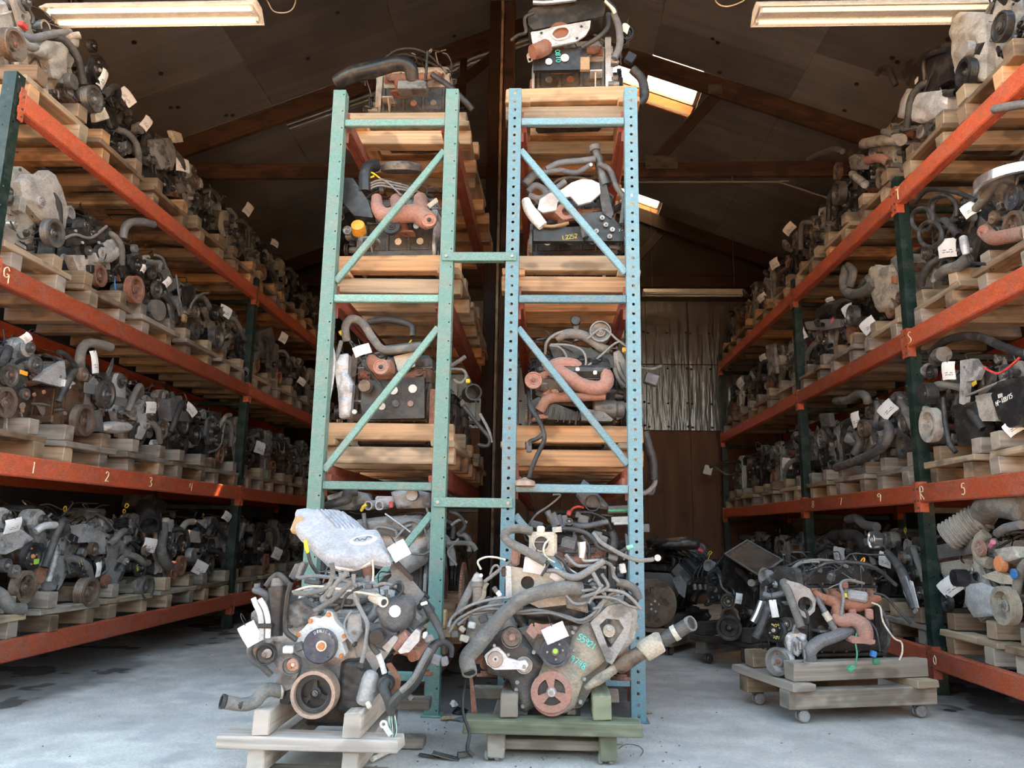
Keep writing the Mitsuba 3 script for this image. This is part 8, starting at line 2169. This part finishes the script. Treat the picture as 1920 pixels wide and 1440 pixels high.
S.block("green_plug", 1598, 1254, 15, 9, 0.03, "green", -0.11, rot((0, 1, 0), -38))
S.tube("black_lead", [(1626, 1160, -0.05), (1642, 1180, -0.07), (1648, 1206, -0.08), (1650, 1222, -0.08)], 1.8, "wire_black", 7)
S.block("blue_plug", 1640, 1227, 10, 12, 0.03, "blue", -0.09, rot((0, 1, 0), 15))
S.block("green_plug", 1645, 1241, 11, 11, 0.03, "green", -0.09)
S.tube("dipstick_handle", [(1585, 1112, -0.03), (1586, 1120, -0.03)], 3, "yellow", 9)
S.tube("fuel_hose", [(1578, 1172, -0.04), (1578, 1150, -0.04), (1582, 1120, -0.03), (1576, 1096, -0.02), (1590, 1088, 0.0), (1620, 1094, 0.02)], 3, "wire_grey", 9)
S.block("red_cap", 1586, 1098, 12, 13, 0.03, "rust", -0.03, None, 0.008)
S.tube("left_hose", [(1432, 1114, 0.06), (1446, 1118, 0.04), (1470, 1112, 0.02), (1490, 1110, 0.02)], 6, "plastic_grey", 12)
S.tube("left_hose", [(1444, 1130, 0.0), (1436, 1150, -0.02), (1424, 1180, -0.03), (1416, 1196, -0.03)], [7, 7, 8, 8], "rubber", 12)
S.tube("left_hose", [(1428, 1128, 0.03), (1420, 1150, 0.02), (1412, 1166, 0.02)], 7, "chrome", 12)
hang_tag(at_y(1451, 1141, 4.06), (0.035, 0.085), (-0.3, -1, 0.1), "white paper tag beside the black pulley of the engine on the wheeled skid", 8, blank=True)
cart((1.50, 5.75, 0), -52, "dark oily timber skid on casters below the slanting black board", ("brown", "dark", "grey"), seed=8, cast="steel_dark")
D = Thing("engine", "black oily engine on the dark wheeled skid below the slanting black board", "engine", R=rotz(-52), o=(1.50, 5.75, 0.068 + ENG_Z), scale=0.82)
engine_i(D, random.Random(411), "black", 1, side=1, exhaust="iron_black")
S = Spot(D, 5.35)
S.disc("crank_pulley", 1368, 1176, 24, "iron_black", 0.0, 0.05, "iron_brown", "spoked", 26, ax=(-0.3, -0.95, 0))
S.disc("pump_pulley", 1366, 1127, 14, "iron_black", 0.0, 0.04, "cardboard", "disc", 24, ax=(-0.3, -0.95, 0))
S.disc("water_outlet", 1410, 1094, 7, "alu", -0.02, 0.03, None, "idler", 18, ax=(-0.4, -0.9, 0.2))
S.tube("water_pipe", [(1412, 1094, -0.01), (1426, 1090, 0.04)], 6, "alu_dark", 12)
hang_tag(at_y(1386, 1122, 5.27), (0.044, 0.066), (0, -1, 0.1), "white paper tag on the black engine below the slanting black board", -6)
Q = [at_y(1423, 1079, 5.12), at_y(1467, 1050, 5.22), at_y(1402, 1013, 5.60), at_y(1359, 1039, 5.50)]
o, ux, uy = Q[0], Q[1] - Q[0], Q[3] - Q[0]
bn = unit(np.cross(ux, uy))
bn = bn if bn[1] < 0 else -bn
bd = Thing("slant_board", "black board with chalk writing, leaning slanted on the engine by the lettered rack", "board")
bd.part("panel", plate([(0, 0), (1, 0), (1, 1), (0, 1)], o, ux, uy, -bn, 0.012), "plastic_black", local=False)
for a, b in (((0, 0), (1, 0)), ((1, 0), (1, 1)), ((1, 1), (0, 1)), ((0, 1), (0, 0))):
    bd.part("frame_edge", tube([o + ux * a[0] + uy * a[1], o + ux * b[0] + uy * b[1]], 0.007, 6), "plastic_grey", local=False)
G, rr = [], random.Random(2)
for i in range(12):
    t = 0.26 + 0.05 * i
    x = 0.16
    while x < 0.86:
        w = rr.uniform(0.03, 0.09)
        G.append(tube([o + ux * (x + w * q) + uy * (1 - t + rr.uniform(-0.008, 0.008)) + bn * 0.002 for q in (0, 0.3, 0.6, 1)], 0.0011, 4, 2))
        x += w + 0.02
bd.part("chalk_writing", G, "wire_grey", kind="stuff", local=False)
bd.part("chalk_heading", writing("R350 52000", o + ux * 0.2 + uy * 0.86 + bn * 0.002, ux, uy, 0.026, 0.002), "wire_grey", local=False)
cart((0.93, 6.45, 0), 148, "dark timber skid on casters standing before the brown back wall", ("brown", "grey", "dark"), seed=12, cast="steel_dark")
F_ = Thing("engine", "black engine with a dark flywheel, on the wheeled skid before the brown back wall", "engine", R=rotz(148), o=(0.93, 6.45, 0.068 + ENG_Z), scale=0.90)
engine_v(F_, random.Random(52), "black", 1, exhaust="iron_black")
S = Spot(F_, 6.05)
S.disc("flywheel", 1224, 1130, 46, "iron_brown", 0.0, 0.02, "steel", "plain", 36, label="big dark flywheel", ax=(-0.25, -0.97, 0))
S.bolts("flywheel_bolt", [(1221, 1133), (1228, 1127), (1236, 1133), (1229, 1147), (1221, 1142)], 2.6, "alu", -0.02)
S.mark("1122", 1214, 1110, 7, "wire_grey", -0.024, 0)
S.plate("chalked_cover", [(1260, 1086), (1276, 1078), (1288, 1096), (1284, 1122), (1272, 1112)], "plastic_grey", -0.04, 0.02)
S.mark("02", 1264, 1090, 8, "wire_grey", -0.044, 10)
for k in range(3):
    S.tube("spark_boot", [(1302 + 10 * k, 1096, -0.03), (1304 + 10 * k, 1106, -0.04)], 4.5, "alu_dark", 10)
    S.tube("plug_lead", [(1303 + 10 * k, 1096, -0.03), (1300 + 8 * k, 1080, -0.04), (1310 + 6 * k, 1060, -0.02)], 1.8, "wire_black", 7)
V, F, _ = dome([(1230, 1020), (1250, 1010), (1290, 1006), (1312, 1012), (1312, 1030), (1270, 1032), (1236, 1028)], lambda u, v: S.p(u, v, 0.0), 0.05, 8, 4, 0.2)
F_.part("top_cover", (V, F), "plastic_black", None, "rounded black top cover", local=False)
S.block("red_plug", 1314, 1032, 11, 7, 0.02, "red", -0.03, rot((0, 1, 0), 25))
S.tube("dipstick_loop", [(1327, 1040, 0.0), (1331, 1034, 0.0), (1335, 1036, 0.0), (1331, 1040, 0.0), (1328, 1048, 0.0)], 0.9, "yellow", 6)

# litter
def rag(p, r, h, mat, label, cat, seed, name):
    q = random.Random(seed)
    n = 9
    P = [(r * q.uniform(0.5, 1) * math.cos(t), r * q.uniform(0.4, 1) * math.sin(t)) for t in np.linspace(0, 6.283, n + 1)[:-1]]
    c = np.array([0, 0, h])
    V = [np.array([x, y, 0.002 + h * q.uniform(0, 0.5)]) + p for x, y in P] + [c + p] + [np.array([x * 0.55, y * 0.55, h * q.uniform(0.3, 1)]) + p for x, y in P]
    F = []
    for i in range(n):
        j = (i + 1) % n
        F += [(i, j, n + 1 + j), (i, n + 1 + j, n + 1 + i), (n + 1 + i, n + 1 + j, n)]
    V, F = np.array(V), np.array(F)
    solo(name, (V[F.ravel()], np.arange(len(F) * 3).reshape(-1, 3)), mat, label, cat)


g = Thing("bent_sheet", "bent dark sheet metal scrap lying on the floor between the two big engines", "scrap")
p = at_z(836, 1424, 0.0)
g.part("plate", [box(p + [0, 0, 0.012], (0.11, 0.05, 0.004), rot((0, 1, 0), 12), 0.001), box(p + [0.07, 0.02, 0.016], (0.06, 0.015, 0.02), rotz(35), 0.002)], "steel_dark")
g.part("bent_tab", box(p + [-0.075, 0.015, 0.008], (0.07, 0.022, 0.006), rotz(-14) @ rot((0, 1, 0), 4), 0.001), "steel_dark")
for k, (u, v, r, h, m, lb) in enumerate(((852, 1326, 0.030, 0.035, "white_plastic", "crumpled white plastic scrap on the floor behind the big engines"), (838, 1350, 0.05, 0.02, "cardboard", "torn brown paper scrap on the floor beside the green post"), (864, 1352, 0.045, 0.02, "rubber_grey", "grey dirty rag on the floor between the centre posts"),
                                         (1163, 1396, 0.02, 0.012, "alu_dusty", "grey crumb of concrete beside the mossy pallet"), (1186, 1345, 0.02, 0.01, "mint", "small green scrap on the mossy pallet's far side"), (1215, 1338, 0.03, 0.004, "cardboard", "flat brown flake on the floor beside the blue post"), (1783, 1333, 0.04, 0.004, "iron_black", "flat black flake on the floor by the wheeled skid"), (860, 1338, 0.06, 0.03, "plastic_black", "black plastic shard on the floor behind the two big engines"))):
    rag(at_z(u, v, 0.0), r, h, m, lb, "scrap", 60 + k, "floor_scrap")
G, rr = [], random.Random(9)
for i in range(260):
    if i < 130:
        p = np.array([rr.uniform(-0.7, 0.6), rr.uniform(3.1, 4.3), 0.0])
    else:
        p = np.array([rr.uniform(-3.0, 2.4), rr.uniform(3.0, 6.5), 0.0])
    s = rr.uniform(0.002, 0.007)
    G.append(box(p + [0, 0, s * 0.3], (s * rr.uniform(0.6, 2), s, s * 0.6), rotz(rr.uniform(0, 180)), 0.0004))
solo("debris", G[:130] + G[130:], "rubber_grey", "crumbs of grit and paint flakes scattered over the floor", kind="stuff")
for k, (P, r_) in enumerate((([(1160, 1404), (1172, 1396), (1196, 1398), (1206, 1408), (1200, 1418)], 0.0012), ([(1090, 1398), (1098, 1392), (1108, 1398)], 0.002), ([(820, 1420), (836, 1416), (850, 1424)], 0.003))):
    solo("wire_scrap", tube([at_z(u, v, 0.004) for u, v in P], r_, 5, 4), "wire_black", f"thin black wire scrap curled on the floor {('beside', 'under', 'left of')[k] if k < 2 else 'near the pole left of'} the mossy pallet".replace("left of", "across from"), "wire")
